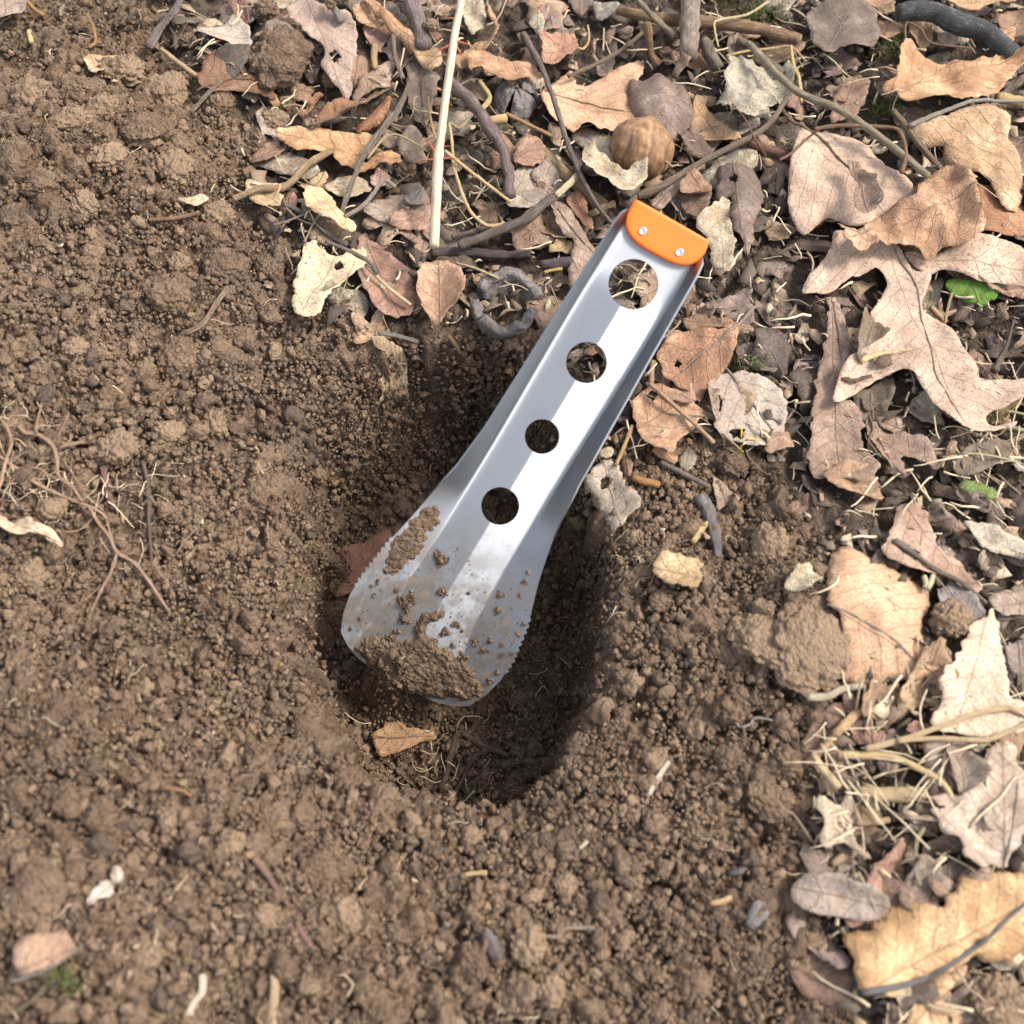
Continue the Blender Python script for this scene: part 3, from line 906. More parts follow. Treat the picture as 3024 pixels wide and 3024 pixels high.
def leaf(crop, pts, color, lift, label, axis=None, cup=0.0, bow=0.0, crump=0.0010, curl=0.0015, tooth=0.0, tooth_len=0.004, rough=0.0006, mat=None, tilt=(0, 0),
         rib=None, rib_r=0.0006, rib_col=None, name='dry_leaf', cat='leaf', flat=None, holes=(), fold=0.0, th=0.00022, step=0.0021, group=None):
    SEED[0] += 17; sd = SEED[0]
    color = warm(color)
    p = px(crop, pts)
    lift = lift * MM
    cc = p.mean(0)
    if flat is not None:                                     # lies on its own tilted plane (hole wall)
        c0 = on_ground([cc], lift)[0]; fn = np.array(flat, float); fn /= np.linalg.norm(fn)
        surf = lambda x, y: c0[2] - (fn[0] * (x - c0[0]) + fn[1] * (y - c0[1])) / fn[2]
        w = on_plane(p, c0, fn)
    else:
        c0 = on_ground([cc], lift)[0]
        surf = lambda x, y: gz(x, y) + lift + tilt[0] * (x - c0[0]) + tilt[1] * (y - c0[1])
        w = on_ground(p, lift)
        for _ in range(2):
            w = on_ground(p, lift + tilt[0] * (w[:, 0] - c0[0]) + tilt[1] * (w[:, 1] - c0[1]))
    poly = w[:, :2]
    keep = [0]
    for i in range(1, len(poly)):
        if np.linalg.norm(poly[i] - poly[keep[-1]]) > 0.0008: keep.append(i)
    poly = poly[keep]
    hs = []
    for (hx, hy, hr) in holes:
        q = on_ground(px(crop, [(hx, hy)]), lift)[0]; hs.append((q[0], q[1], hr * CROPS[crop][2] / FP * 0.47))
    v2, f, rim = sheet(poly, step, sd, rough, tooth, tooth_len, hs)
    if axis is None:
        m = poly - poly.mean(0); ev, evec = np.linalg.eigh(m.T @ m); ax = evec[:, 1]; o = poly.mean(0)
    else:
        q = on_ground(px(crop, axis), lift)[:, :2]; ax = q[-1] - q[0]; ax /= np.linalg.norm(ax); o = q[0]
    du = (v2 - o) @ ax; dv = (v2 - o) @ np.array([-ax[1], ax[0]])
    uL = np.ptp(du) + 1e-9; hw = np.abs(dv).max() + 1e-9
    un = (du - du.min()) / uL - 0.5
    d = sdist(rim, v2[:, 0], v2[:, 1])
    z = surf(v2[:, 0], v2[:, 1]) + relief(v2[:, 0], v2[:, 1], un, dv, hw, d, cup * MM, bow * MM, crump, curl, sd, fold * MM)
    V = np.concatenate([v2, z[:, None]], 1)
    uv = np.stack([du, dv], 1) * 100
    tv, tf_, tuv = thicken(V, f, th, uv)
    org = np.array([*v2.mean(0), V[:, 2].min()])
    if rib is None:
        o_ = obj(name, mesh(name, tv - org, tf_, tuv), mat or M_LEAF, label=label, cat=cat, group=group, color=color)
    else:
        o_ = obj(name, None, None, label=label, cat=cat, group=group)
        obj('leaf_blade', mesh('leaf_blade', tv - org, tf_, tuv), mat or M_LEAF, o_, color=color)
    o_.location = org
    LEAVES.append((o_, V, rim))
    MARKS.append((short(label), org[0], org[1], hw))
    if rib is not None:
        rp = on_ground(px(crop, rib), lift)
        k = max(2, int(np.linalg.norm(np.diff(rp, axis=0), axis=1).sum() / 0.002))
        rp = curve(rp, k)
        dd = ((rp[:, None, :2] - v2[None]) ** 2).sum(2); near = dd.argmin(1); far_ = dd.min(1) > (step * 1.3) ** 2
        rz = V[near, 2] + 0.0002
        if far_.any() and not far_.all():                    # petiole: runs on from the blade
            idx = np.where(~far_)[0]
            for i in np.where(far_)[0]:
                j = idx[np.abs(idx - i).argmin()]; rz[i] = V[near[j], 2] - 0.0002 * abs(i - j) * 0.6
        rp[:, 2] = rz
        rr = np.linspace(rib_r, rib_r * 0.45, len(rp))
        vv, ff, uu = tube(rp, rr, 6, sd)
        obj('midrib', mesh('midrib', vv - org, ff, uu), M_STRAW, o_, color=rib_col or tuple(c * 0.8 for c in color))
    return o_


def warm(c):
    return (min(c[0] * 1.30, 0.82), min(c[1] * 1.25, 0.74), min(c[2] * 1.14, 0.64))


def curve(p, n):
    p = np.asarray(p, float); m = len(p)
    if m < 3:
        return p[0] + (p[-1] - p[0]) * np.linspace(0, 1, max(n, 2))[:, None]
    q = np.linspace(0, m - 1, max(n, m)); i = np.minimum(q.astype(int), m - 2); f = (q - i)[:, None]
    e = np.concatenate([2 * p[:1] - p[1:2], p, 2 * p[-1:] - p[-2:-1]])
    a, b, c, d = e[i], e[i + 1], e[i + 2], e[i + 3]
    return 0.5 * (2 * b + (c - a) * f + (2 * a - 5 * b + 4 * c - d) * f ** 2 + (3 * b - a - 3 * c + d) * f ** 3)


def tube(p, r, sides=8, seed=0, bumpy=0.0, square=0.0, blunt=True):
    """closed tapering tube along a path; uv = (cm along, 0..1 round)"""
    p = np.asarray(p, float); n = len(p)
    t = np.gradient(p, axis=0); t /= np.linalg.norm(t, axis=1)[:, None] + 1e-12
    up = np.array([0.13, 0.21, 0.97])
    a = np.cross(t, up); a /= np.linalg.norm(a, axis=1)[:, None] + 1e-12
    b = np.cross(a, t)
    L = np.concatenate([[0], np.cumsum(np.linalg.norm(np.diff(p, axis=0), axis=1))])
    th = np.linspace(0, 2 * math.pi, sides, endpoint=False)
    rr = np.asarray(r)[:, None] * np.ones((1, sides))
    if bumpy:
        rr = rr * (1 + bumpy * vnoise(L[:, None] / 0.004 + 0 * th[None], np.cos(th)[None] * 1.4 + seed + 0 * L[:, None], seed) + 0.5 * bumpy * vnoise(L[:, None] / 0.0016 + 0 * th[None], np.sin(th)[None] * 2.4 + seed + 0 * L[:, None], seed + 2))
    if square:
        rr = rr * (1 + square * np.cos(4 * th)[None])
    V = p[:, None] + rr[..., None] * (np.cos(th)[None, :, None] * a[:, None] + np.sin(th)[None, :, None] * b[:, None])
    V = np.concatenate([V.reshape(-1, 3), [p[0] - t[0] * r[0] * 0.3, p[-1] + t[-1] * r[-1] * 0.3]])
    F = []
    i, j = np.meshgrid(np.arange(n - 1), np.arange(sides), indexing='ij')
    q0 = i * sides + j; q1 = i * sides + (j + 1) % sides
    F = np.concatenate([np.stack([q0, q0 + sides, q1 + sides], -1).reshape(-1, 3), np.stack([q0, q1 + sides, q1], -1).reshape(-1, 3)])
    k = np.arange(sides); N = n * sides
    F = np.concatenate([F, np.stack([k, (k + 1) % sides, np.full(sides, N)], 1), np.stack([N - sides + (k + 1) % sides, N - sides + k, np.full(sides, N + 1)], 1)])
    tri = np.abs(th / math.pi - 1)
    uv = np.concatenate([np.stack([np.repeat(L * 100, sides), np.tile(tri, n)], 1), [[0, 0.5], [L[-1] * 100, 0.5]]])
    return V, F, uv


def pathpts(crop, pts, lift):
    p = px(crop, pts)
    lf = np.interp(np.linspace(0, 1, len(p)), np.linspace(0, 1, len(lift)), lift) * MM if isinstance(lift, (list, tuple)) else np.full(len(p), lift * MM)
    w = on_ground(p, lf)
    return w


def stick(name, crop, pts, wpx, color, lift, label, cat, mat=None, taper=(1, 1), bumpy=0.12, parent=None, group=None, sides=9, square=0.0, straight=False):
    """a twig, stem or root: wpx is its width in photo pixels of that crop"""
    SEED[0] += 17
    if label: color = (color[0] * 1.12, color[1] * 1.06, color[2] * 0.94)
    bumpy = bumpy * 1.5
    if mat is M_STRAW: color = tuple(min(c * 1.25, 0.85) for c in color)
    w = pathpts(crop, pts, lift)
    if straight:                                            # rigid: keep the ends, smooth the height between
        t = np.concatenate([[0], np.cumsum(np.linalg.norm(np.diff(w[:, :2], axis=0), axis=1))]); k = np.polyfit(t, w[:, 2], 1); zz = np.polyval(k, t)
        zz += max(0, (gz(w[:, 0], w[:, 1]) + 0.004 - zz).max())
        w[:, 2] = zz
    else:
        zs = w[:, 2].copy()
        for _ in range(2):
            zs[1:-1] = np.maximum(zs[1:-1] * 0.5 + 0.25 * (zs[:-2] + zs[2:]), zs[1:-1] - 0.002)
        w[:, 2] = zs
    Ln = np.linalg.norm(np.diff(w, axis=0), axis=1).sum()
    dist = np.linalg.norm(w.mean(0) - CAM)
    r = 0.5 * wpx * CROPS[crop][2] * dist / FP
    n = int(np.clip(Ln / max(0.0013, r * 0.6), 6, 160))
    c = curve(w, n)
    rr = r * np.interp(np.linspace(0, 1, len(c)), np.linspace(0, 1, len(taper)), taper)
    v, f, uv = tube(c, rr, sides, SEED[0], bumpy, square)
    org = np.zeros(3) if parent else np.array([*c.mean(0)[:2], v[:, 2].min()])
    if parent is not None:
        org = np.array(parent.matrix_world.translation) if parent.matrix_world.translation.length > 0 else np.array(parent.location)
    o = obj(name, mesh(name, v - org, f, uv), mat or M_BARK, parent, label=label, cat=cat, group=group, color=color)
    if parent is None:
        o.location = org
    return o, c, rr


# caked soil on the blade: uneven sheets thickest towards the tip
for kq, (cr_, poly_, n_, hm_) in enumerate(CRUST_SHEETS):
    q_ = on_plane(px(cr_, poly_), T_P0, T_N) - T_O
    st2 = np.stack([q_ @ T_S, q_ @ T_T], 1)
    v2, f, rim = sheet(st2, 0.00062, 700 + kq, 0.0012)
    d = sdist(rim, v2[:, 0], v2[:, 1])
    h = smooth(d / 0.0028) * hm_ * MM * (0.45 + 0.4 * fbm(v2[:, 0] / 0.006, v2[:, 1] / 0.006, 15, 2)) + np.clip(d / 0.0015, 0, 1) * (0.8 * domes(v2[:, 0], v2[:, 1], 0.0016, 301, 0.9) + 0.4 * domes(v2[:, 0], v2[:, 1], 0.0009, 311, 0.9)) - 0.00012
    P_ = trow(v2[:, 0], v2[:, 1], trowel_n(v2[:, 0] / MM, v2[:, 1] / MM) * MM + h)
    Pb = trow(v2[:, 0], v2[:, 1], trowel_n(v2[:, 0] / MM, v2[:, 1] / MM) * MM - 0.0003)
    if np.dot(np.cross(P_[f[:, 1]] - P_[f[:, 0]], P_[f[:, 2]] - P_[f[:, 0]]).mean(0), T_N) < 0:
        f = f[:, ::-1]
    obj('soil_crust', mesh('soil_crust', P_, f, attrs={'tint': np.full(len(P_), 0.6)}), M_SOIL, kind='stuff', cat='soil',
        label=('thick cake of damp soil along the tip of the blade', 'thin soil smear on the side wing of the blade', 'small soil smudge near the blade tip')[kq])

# ---- single leaves, outlines followed on the ground they lie on
PINK = (0.50, 0.385, 0.315); TAN = (0.50, 0.33, 0.21); GOLD = (0.60, 0.41, 0.23); GREY = (0.34, 0.275, 0.235); DGREY = (0.21, 0.165, 0.145)
RUST = (0.36, 0.19, 0.105); CREAM = (0.62, 0.52, 0.37); BROWN = (0.37, 0.25, 0.18); PALE = (0.56, 0.46, 0.37)

# by the oak leaf, upper part of the litter
leaf('C', [(1560, 1330), (1700, 1380), (1932, 1500), (2000, 1600), (1932, 1690), (1850, 1700), (1600, 1640), (1540, 1500)], RUST, 6,
     'russet brown leaf half hidden behind the crumpled tan leaf', crump=0.0008, mat=M_SMOOTH)
leaf('D', [(560, -20), (545, 110), (440, 240), (390, 270), (330, 410), (430, 400), (520, 420), (590, 380), (640, 330), (760, 280), (850, 245), (910, 265), (945, 330), (940, 400),
           (880, 480), (820, 570), (850, 640), (900, 720), (850, 800), (690, 860), (610, 960), (580, 1080), (550, 1200), (620, 1200), (760, 1110), (920, 1010), (1040, 960), (1120, 960),
           (1180, 1030), (1210, 1110), (1290, 1190), (1390, 1290), (1500, 1380), (1600, 1405), (1720, 1395), (1850, 1370), (1870, 1330), (1780, 1350), (1690, 1375), (1650, 1330), (1650, 1280), (1720, 1250),
           (1850, 1200), (1980, 1110), (1980, 1010), (1830, 1040), (1700, 1050), (1560, 1040), (1580, 940), (1540, 880), (1480, 830), (1440, 740), (1370, 650), (1290, 590), (1190, 520),
           (1210, 430), (1250, 330), (1250, 280), (1130, 260), (1090, 180), (1060, 110), (1000, 60), (900, 30), (800, 10), (640, -20)], PINK, 13,
     'large pinkish beige deeply lobed oak leaf lying on the litter', axis=[(960, 90), (1500, 1330)], crump=0.0011, curl=0.0022, mat=M_SMOOTH,
     rib=[(970, 60), (1130, 300), (1180, 480), (1215, 650), (1280, 930), (1380, 1120), (1500, 1330)], rib_r=0.00045, rib_col=(0.56, 0.43, 0.34), rough=0.0003)
leaf('D', [(1060, 110), (1330, 130), (1480, 20), (1560, -40), (1700, -10), (1840, 20), (1932, 70), (1990, 200), (1960, 370), (1800, 340), (1650, 320), (1500, 270), (1400, 245), (1330, 245),
           (1260, 275), (1180, 250), (1110, 200)], (0.60, 0.45, 0.35), 12, 'pale peach leaf with wavy edge beside the lobed oak leaf', crump=0.0010, curl=0.002, mat=M_SMOOTH, rough=0.0003,
     axis=[(1080, 140), (1932, 240)])
leaf('C', [(340, 900), (300, 1000), (265, 1150), (258, 1300), (262, 1450), (300, 1540), (370, 1635), (430, 1610), (530, 1520), (600, 1540), (720, 1600), (850, 1600), (950, 1560), (1080, 1480), (1160, 1320),
           (1080, 1230), (960, 1190), (900, 1110), (800, 1000), (720, 950), (600, 930), (480, 910), (400, 905)], (0.55, 0.42, 0.335), 15,
     'smooth pinkish tan oval leaf with dark stalk and a torn flap', axis=[(330, 890), (800, 1330)], crump=0.0008, curl=-0.0016, cup=-3, mat=M_SMOOTH, rough=0.0002,
     rib=[(225, 735), (290, 830), (390, 905), (520, 1030), (640, 1160), (770, 1300)], rib_r=0.0009, rib_col=(0.34, 0.22, 0.15))
leaf('C', [(640, 1180), (720, 1190), (770, 1240), (850, 1330), (900, 1490), (840, 1560), (680, 1560), (700, 1400), (750, 1370), (700, 1300)], (0.30, 0.22, 0.18), 19,
     'small grey brown torn leaf flap curling up from the oval leaf', crump=0.0016, curl=0.003, cup=4, mat=M_LACE)
leaf('C', [(600, 1540), (640, 1640), (620, 1750), (700, 1850), (820, 1810), (950, 1780), (1180, 1790), (1310, 1840), (1330, 1730), (1480, 1720), (1580, 1660), (1690, 1590), (1560, 1440), (1540, 1330), (1590, 1280),
           (1530, 1280), (1450, 1200), (1350, 1180), (1290, 1240), (1180, 1320), (1130, 1440), (960, 1470), (860, 1560), (820, 1640), (740, 1700), (680, 1620)], (0.52, 0.34, 0.22), 20,
     'crumpled tan orange leaf rolled over the pale oak leaves', crump=0.0030, curl=0.004, cup=-7, mat=M_LACE, rough=0.0008)
leaf('C', [(1010, 520), (1040, 340), (1110, 350), (1180, 430), (1330, 480), (1500, 450), (1700, 430), (1830, 410), (1932, 395), (1990, 420), (1960, 480), (1880, 520), (1800, 620), (1720, 720), (1500, 750),
           (1280, 780), (1150, 750), (1030, 700), (920, 690), (910, 640), (1000, 620)], (0.58, 0.37, 0.215), 16, 'broad golden brown leaf with brown blotches and curled tip near the black stick',
     axis=[(920, 690), (1700, 470)], crump=0.0018, curl=0.003, cup=5, rib=[(900, 710), (1100, 650), (1350, 500), (1480, 460)], rib_r=0.0004, rib_col=(0.66, 0.5, 0.34))
leaf('C', [(1150, 860), (1300, 830), (1500, 790), (1700, 760), (1820, 790), (1850, 830), (1840, 960), (1870, 1020), (1932, 1060), (1990, 1200), (1970, 1400), (1850, 1390), (1760, 1290), (1720, 1220), (1600, 1180), (1480, 1160),
           (1390, 1080), (1400, 990), (1330, 980), (1220, 1010), (1160, 930)], (0.58, 0.42, 0.27), 18, 'golden tan leaf with a thick pale straw midrib along its edge',
     axis=[(1150, 850), (1932, 745)], crump=0.0013, curl=-0.003, cup=-8, rib=[(1130, 860), (1400, 785), (1660, 745), (1980, 742)], rib_r=0.0013, rib_col=(0.50, 0.44, 0.35))
leaf('C', [(360, 90), (500, 30), (650, -10), (740, 10), (870, 100), (890, 150), (910, 250), (880, 320), (780, 350), (640, 370), (520, 420), (460, 340), (400, 230)], (0.23, 0.19, 0.165), 14,
     'dark grey fan-shaped weathered leaf between the black stick and the brown stick', crump=0.0018, curl=0.003, cup=-6, axis=[(500, 410), (700, 40)], fold=2.2)
leaf('C', [(530, 900), (570, 720), (640, 590), (700, 580), (830, 590), (800, 720), (720, 860), (620, 880)], (0.34, 0.23, 0.175), 10, 'brown ribbed leaf piece under the long pale stem', fold=2.0, axis=[(600, 900), (720, 580)], crump=0.0006)
leaf('C', [(885, 130), (1000, 160), (1060, 250), (930, 290), (880, 280)], TAN, 9, 'small tan leaf scrap beside the dark fan-shaped leaf', crump=0.0014)
leaf('C', [(1080, 200), (1200, 160), (1270, 180), (1260, 330), (1180, 360), (1110, 300)], (0.47, 0.31, 0.19), 8, 'small folded tan leaf scrap under the black stick', crump=0.0020, cup=4)
leaf('C', [(1290, 190), (1370, 170), (1500, 230), (1540, 310), (1400, 330), (1320, 310)], PALE, 9, 'pale ragged leaf scrap tucked under the black stick', crump=0.0020, mat=M_CRUST)
leaf('C', [(1310, -30), (1932, -60), (1900, 0), (1700, 40), (1560, 110), (1480, 90), (1400, 40)], (0.55, 0.38, 0.22), 13, 'golden brown leaf behind the black stick, next to the small orange scrap', crump=0.0016)
leaf('C', [(740, -40), (1060, -40), (1030, 10), (930, 60), (850, 80), (790, 40)], (0.46, 0.29, 0.21), 11, 'reddish tan leaf tip beside the fan-shaped leaf', crump=0.001)
leaf('C', [(1700, 190), (1800, 110), (1932, 70), (2000, 200), (1932, 290), (1830, 290), (1760, 230)], (0.30, 0.20, 0.13), 10, 'brown curled leaf behind the black stick', crump=0.002, cup=5)
leaf('C', [(1700, 240), (1830, 195), (1890, 220), (1840, 300), (1760, 290)], (0.55, 0.36, 0.22), 13, 'small orange tan leaf scrap behind the black stick', crump=0.0015)

# right side, beside and below the oak leaf
leaf('D', [(520, 430), (600, 440), (660, 560), (650, 700), (680, 800), (640, 930), (600, 1180), (700, 1200), (800, 1340), (760, 1430), (830, 1540), (900, 1640), (860, 1690), (800, 1730), (690, 1720), (560, 1670),
           (520, 1740), (400, 1720), (385, 1600), (400, 1400), (420, 1200), (440, 1050), (490, 830), (540, 640), (535, 520)], (0.33, 0.245, 0.20), 9,
     'long grey brown leaf partly under the lobed oak leaf', axis=[(560, 430), (640, 1720)], crump=0.0012, curl=0.002, rib=[(570, 470), (600, 700), (625, 900)], rib_r=0.0005, rough=0.0009)
leaf('D', [(800, 1280), (900, 1420), (1090, 1420), (1260, 1460), (1270, 1550), (1330, 1650), (1290, 1690), (1170, 1600), (1040, 1580), (1050, 1650), (1085, 1760), (1000, 1700), (930, 1620), (850, 1520), (790, 1400)],
     (0.34, 0.25, 0.205), 7, 'torn grey brown lobed leaf below the oak leaf', crump=0.0014, curl=0.002, rib=[(810, 1290), (900, 1500), (1030, 1720)], rib_r=0.0005)
leaf('D', [(850, 1300), (960, 1310), (1060, 1340), (1040, 1420), (900, 1400)], (0.30, 0.23, 0.19), 5, 'small dark grey leaf scrap below the oak leaf', crump=0.001)
leaf('D', [(735, 1140), (830, 1080), (980, 1000), (1010, 1110), (900, 1200), (800, 1270)], (0.22, 0.18, 0.155), 6, 'dark leaf showing between the lobes of the oak leaf', crump=0.0012)
leaf('D', [(730, 900), (740, 700), (780, 540), (820, 600), (940, 680), (940, 730), (850, 760), (790, 870)], (0.20, 0.155, 0.11), 15, 'dark pointed leaf flake standing on the oak leaf', crump=0.0015, cup=5)
leaf('D', [(750, 860), (900, 810), (1100, 795), (1170, 785), (1010, 825), (880, 860), (790, 905)], (0.66, 0.48, 0.27), 17, 'pale yellow wood splinter lying on the oak leaf', name='wood_splinter', cat='wood', mat=M_STRAW, crump=0.0003, curl=0, th=0.0008)
leaf('D', [(620, 1015), (680, 1000), (760, 1000), (860, 995), (780, 1030), (690, 1040)], (0.13, 0.085, 0.055), 15.5, 'small dark bark flake on the pointed oak lobe', name='bark_flake', cat='bark', crump=0.0006)
leaf('D', [(840, 910), (900, 860), (975, 860), (980, 920), (900, 940)], (0.14, 0.09, 0.06), 16, 'dark crumbly bark flake at the base of the yellow splinter', name='bark_flake', cat='bark', crump=0.001)
leaf('E', [(1130, -40), (1290, 0), (1340, 120), (1400, 270), (1480, 330), (1660, 520), (1600, 570), (1450, 440), (1300, 420), (1160, 370), (1010, 300), (1060, 190), (1110, 90)], (0.43, 0.31, 0.25), 8,
     'pinkish brown leaf beside the bright tan leaf on the soil edge', axis=[(1180, -20), (1600, 560)], crump=0.0013, curl=0.002)
leaf('E', [(1360, 540), (1450, 470), (1540, 500), (1620, 600), (1680, 700), (1600, 730), (1500, 760), (1400, 640)], (0.27, 0.25, 0.25), 8, 'bluish grey leaf behind the round soil clod', crump=0.0012, cup=3, mat=M_SMOOTH)
leaf('E', [(1690, 550), (1850, 530), (2000, 540), (2000, 690), (1850, 690), (1750, 700)], (0.38, 0.31, 0.27), 9, 'grey leaf behind the pale ribbed leaf', crump=0.0012)
leaf('E', [(1800, 870), (1932, 830), (2000, 900), (2000, 1100), (1930, 1090), (1850, 1050), (1800, 980)], (0.29, 0.24, 0.22), 10, 'dark grey leaf pressed against the pale ribbed leaf', crump=0.0012, cup=3)
leaf('E', [(1500, 100), (1700, 90), (1900, 200), (2000, 320), (1932, 330), (1800, 300), (1680, 280), (1600, 180)], (0.55, 0.50, 0.43), 9, 'whitish weathered leaf near the green seedling', mat=M_CRUST, crump=0.0014)
leaf('E', [(1720, 640), (1740, 700), (1780, 770), (1790, 830), (1780, 900), (1800, 960), (1790, 1040), (1830, 1200), (1900, 1260), (2000, 1300), (2000, 1400), (1700, 1460), (1560, 1450), (1350, 1410), (1340, 1340), (1400, 1200),
           (1380, 1060), (1500, 960), (1550, 860), (1590, 730), (1680, 710)], (0.60, 0.49, 0.39), 11, 'pale beige ribbed leaf beside the round soil clod', axis=[(1700, 640), (1500, 1420)], fold=1.6, crump=0.0009, curl=0.002, mat=M_SMOOTH, rough=0.0009)
leaf('E', [(750, 235), (840, 215), (920, 260), (990, 300), (1060, 350), (1160, 380), (1220, 420), (1270, 470), (1330, 530), (1355, 600), (1300, 680), (1290, 780), (1320, 860), (1400, 930), (1380, 1030), (1290, 1090),
           (1220, 1070), (1100, 1060), (980, 1110), (860, 1110), (790, 1080), (800, 900), (780, 700), (740, 640), (690, 610), (700, 430), (715, 330)], (0.58, 0.385, 0.26), 8,
     'bright tan toothed leaf with thin pale midrib on the soil edge', axis=[(700, 610), (1360, 1040)], crump=0.0010, curl=-0.002, tooth=0.0008, tooth_len=0.0045, mat=M_SMOOTH,
     rib=[(690, 605), (850, 680), (1080, 810), (1200, 910), (1360, 1040)], rib_r=0.00045, rib_col=(0.55, 0.48, 0.38))
leaf('E', [(390, 510), (430, 440), (500, 380), (570, 375), (620, 430), (640, 480), (560, 520), (470, 570)], (0.56, 0.52, 0.38), 7, 'small pale yellowish leaf curl on the soil near the tan toothed leaf', crump=0.002, cup=6, mat=M_CRUST)
leaf('E', [(780, 1160), (880, 1140), (920, 1260), (980, 1400), (1080, 1440), (1000, 1520), (880, 1500), (800, 1400), (800, 1260)], (0.40, 0.26, 0.22), 5, 'mauve brown leaf strip under the straw stems', crump=0.0016, cup=-3)
leaf('E', [(1170, 1380), (1240, 1345), (1340, 1390), (1300, 1440), (1180, 1440)], (0.45, 0.28, 0.24), 6, 'small pinkish leaf scrap under the straw stems', crump=0.0015)
leaf('F', [(1200, 1700), (1380, 1630), (1500, 1570), (1580, 1560), (1480, 1700), (1400, 1800), (1500, 1830), (1540, 1850), (1500, 1990), (1180, 1990), (1220, 1800)], (0.60, 0.43, 0.27), 6,
     'golden tan leaf hanging below the broad golden leaf', crump=0.0016, cup=-4, curl=0.002)
leaf('F', [(815, 1345), (900, 1330), (960, 1340), (1000, 1280), (1060, 1250), (1070, 1190), (1170, 1170), (1230, 1110), (1290, 1150), (1380, 1200), (1450, 1180), (1480, 1110), (1530, 1060), (1550, 980), (1680, 955),
           (1932, 945), (2050, 1000), (2050, 1400), (1932, 1500), (1880, 1540), (1700, 1540), (1640, 1500), (1560, 1560), (1480, 1600), (1350, 1640), (1200, 1690), (1180, 1740), (1110, 1765), (1040, 1730), (930, 1730),
           (900, 1690), (870, 1600), (850, 1480)], (0.63, 0.435, 0.24), 14, 'broad golden toothed leaf with a long grey midrib', axis=[(930, 1730), (1932, 1180)], crump=0.0013, curl=-0.002, cup=-5,
     tooth=0.0010, tooth_len=0.008, rib=[(925, 1732), (1200, 1680), (1400, 1600), (1650, 1430), (1800, 1290), (1980, 1140)], rib_r=0.0013, rib_col=(0.27, 0.25, 0.235))
leaf('F', [(1160, 740), (1190, 790), (1200, 900), (1150, 1030), (1100, 1150), (1040, 1220), (960, 1280), (880, 1330), (820, 1330), (740, 1180), (830, 1180), (900, 1110), (940, 1020), (990, 910), (1070, 860), (1100, 800)],
     (0.40, 0.255, 0.205), 9, 'rolled brown leaf leaning against the broad golden leaf', axis=[(1160, 740), (820, 1300)], cup=-11, crump=0.0012, curl=0.001, mat=M_SMOOTH)
leaf('F', [(1670, 200), (1800, 130), (1880, 170), (1900, 300), (1960, 350), (1990, 500), (1960, 700), (1880, 790), (1830, 860), (1790, 950), (1640, 940), (1510, 860), (1560, 810), (1390, 690), (1370, 640), (1320, 560),
           (1460, 560), (1310, 500), (1400, 470), (1480, 500), (1560, 480), (1600, 440), (1660, 360), (1680, 280)], (0.52, 0.44, 0.375), 10, 'pale grey pointed maple leaf above the broad golden leaf',
     axis=[(1790, 950), (1800, 150)], crump=0.0012, curl=0.002, rib=[(1780, 945), (1850, 700), (1890, 400)], rib_r=0.0004, tooth=0.0012, tooth_len=0.009)
leaf('F', [(1410, 180), (1560, 180), (1660, 330), (1600, 440), (1520, 480), (1490, 420), (1430, 330)], (0.40, 0.35, 0.30), 9, 'crumpled grey leaf beside the pale maple leaf', crump=0.0028, cup=4)
leaf('F', [(1310, 620), (1180, 590), (1150, 615), (1230, 640), (1340, 660), (1420, 640)], (0.62, 0.56, 0.46), 7, 'small whitish leaf shred beside the rolled brown leaf', crump=0.001)
leaf('F', [(735, 690), (760, 620), (820, 640), (900, 690), (1140, 685), (1000, 705), (840, 715)], (0.38, 0.21, 0.13), 4, 'narrow reddish leaf strip under the woody straw', crump=0.001)
leaf('F', [(620, 1060), (760, 1030), (880, 1060), (870, 1120), (740, 1110), (640, 1090)], (0.30, 0.23, 0.19), 3, 'grey brown leaf scrap beside the rolled brown leaf', crump=0.0015)

# middle and left of the litter
leaf('A', [(110, 130), (170, 10), (260, -20), (340, 50), (470, 80), (600, 150), (620, 340), (600, 450), (560, 560), (590, 620), (545, 735), (480, 640), (400, 560), (345, 480), (400, 420), (350, 330), (250, 270), (200, 200)],
     (0.385, 0.30, 0.26), 12, 'large mauve grey lobed leaf with a soil crumb on it', axis=[(250, 0), (545, 735)], crump=0.0011, curl=0.0018, holes=[(465, 420, 45)], mat=M_SMOOTH)
leaf('A', [(-60, 150), (60, 160), (130, 210), (220, 280), (260, 350), (200, 340), (100, 300), (-20, 280)], (0.36, 0.31, 0.28), 10, 'grey leaf edge beside the large mauve lobed leaf', crump=0.001)
leaf('A', [(640, -20), (730, -30), (790, 100), (880, 130), (960, 160), (1060, 260), (1060, 300), (1010, 360), (930, 290), (820, 190), (740, 110)], (0.46, 0.285, 0.165), 14, 'orange brown curled leaf hanging over the grey sticks',
     crump=0.0014, cup=-5, axis=[(660, -20), (1040, 320)])
leaf('A', [(580, 60), (690, 20), (760, 120), (830, 170), (760, 205), (620, 180)], (0.48, 0.30, 0.19), 11, 'small tan leaf under the orange brown curled leaf', crump=0.0014)
leaf('A', [(580, 690), (660, 570), (740, 490), (860, 450), (920, 440), (860, 530), (850, 640), (700, 660), (640, 720), (600, 790)], (0.40, 0.31, 0.25), 9, 'grey brown pleated leaf behind the rolled brown leaf', crump=0.0012, axis=[(590, 780), (910, 445)], fold=1.0)
leaf('A', [(600, 940), (640, 850), (740, 760), (850, 700), (870, 760), (790, 850), (700, 930), (630, 965)], RUST, 10, 'reddish brown leaf strip below the rolled brown leaf', crump=0.0014, cup=-4)
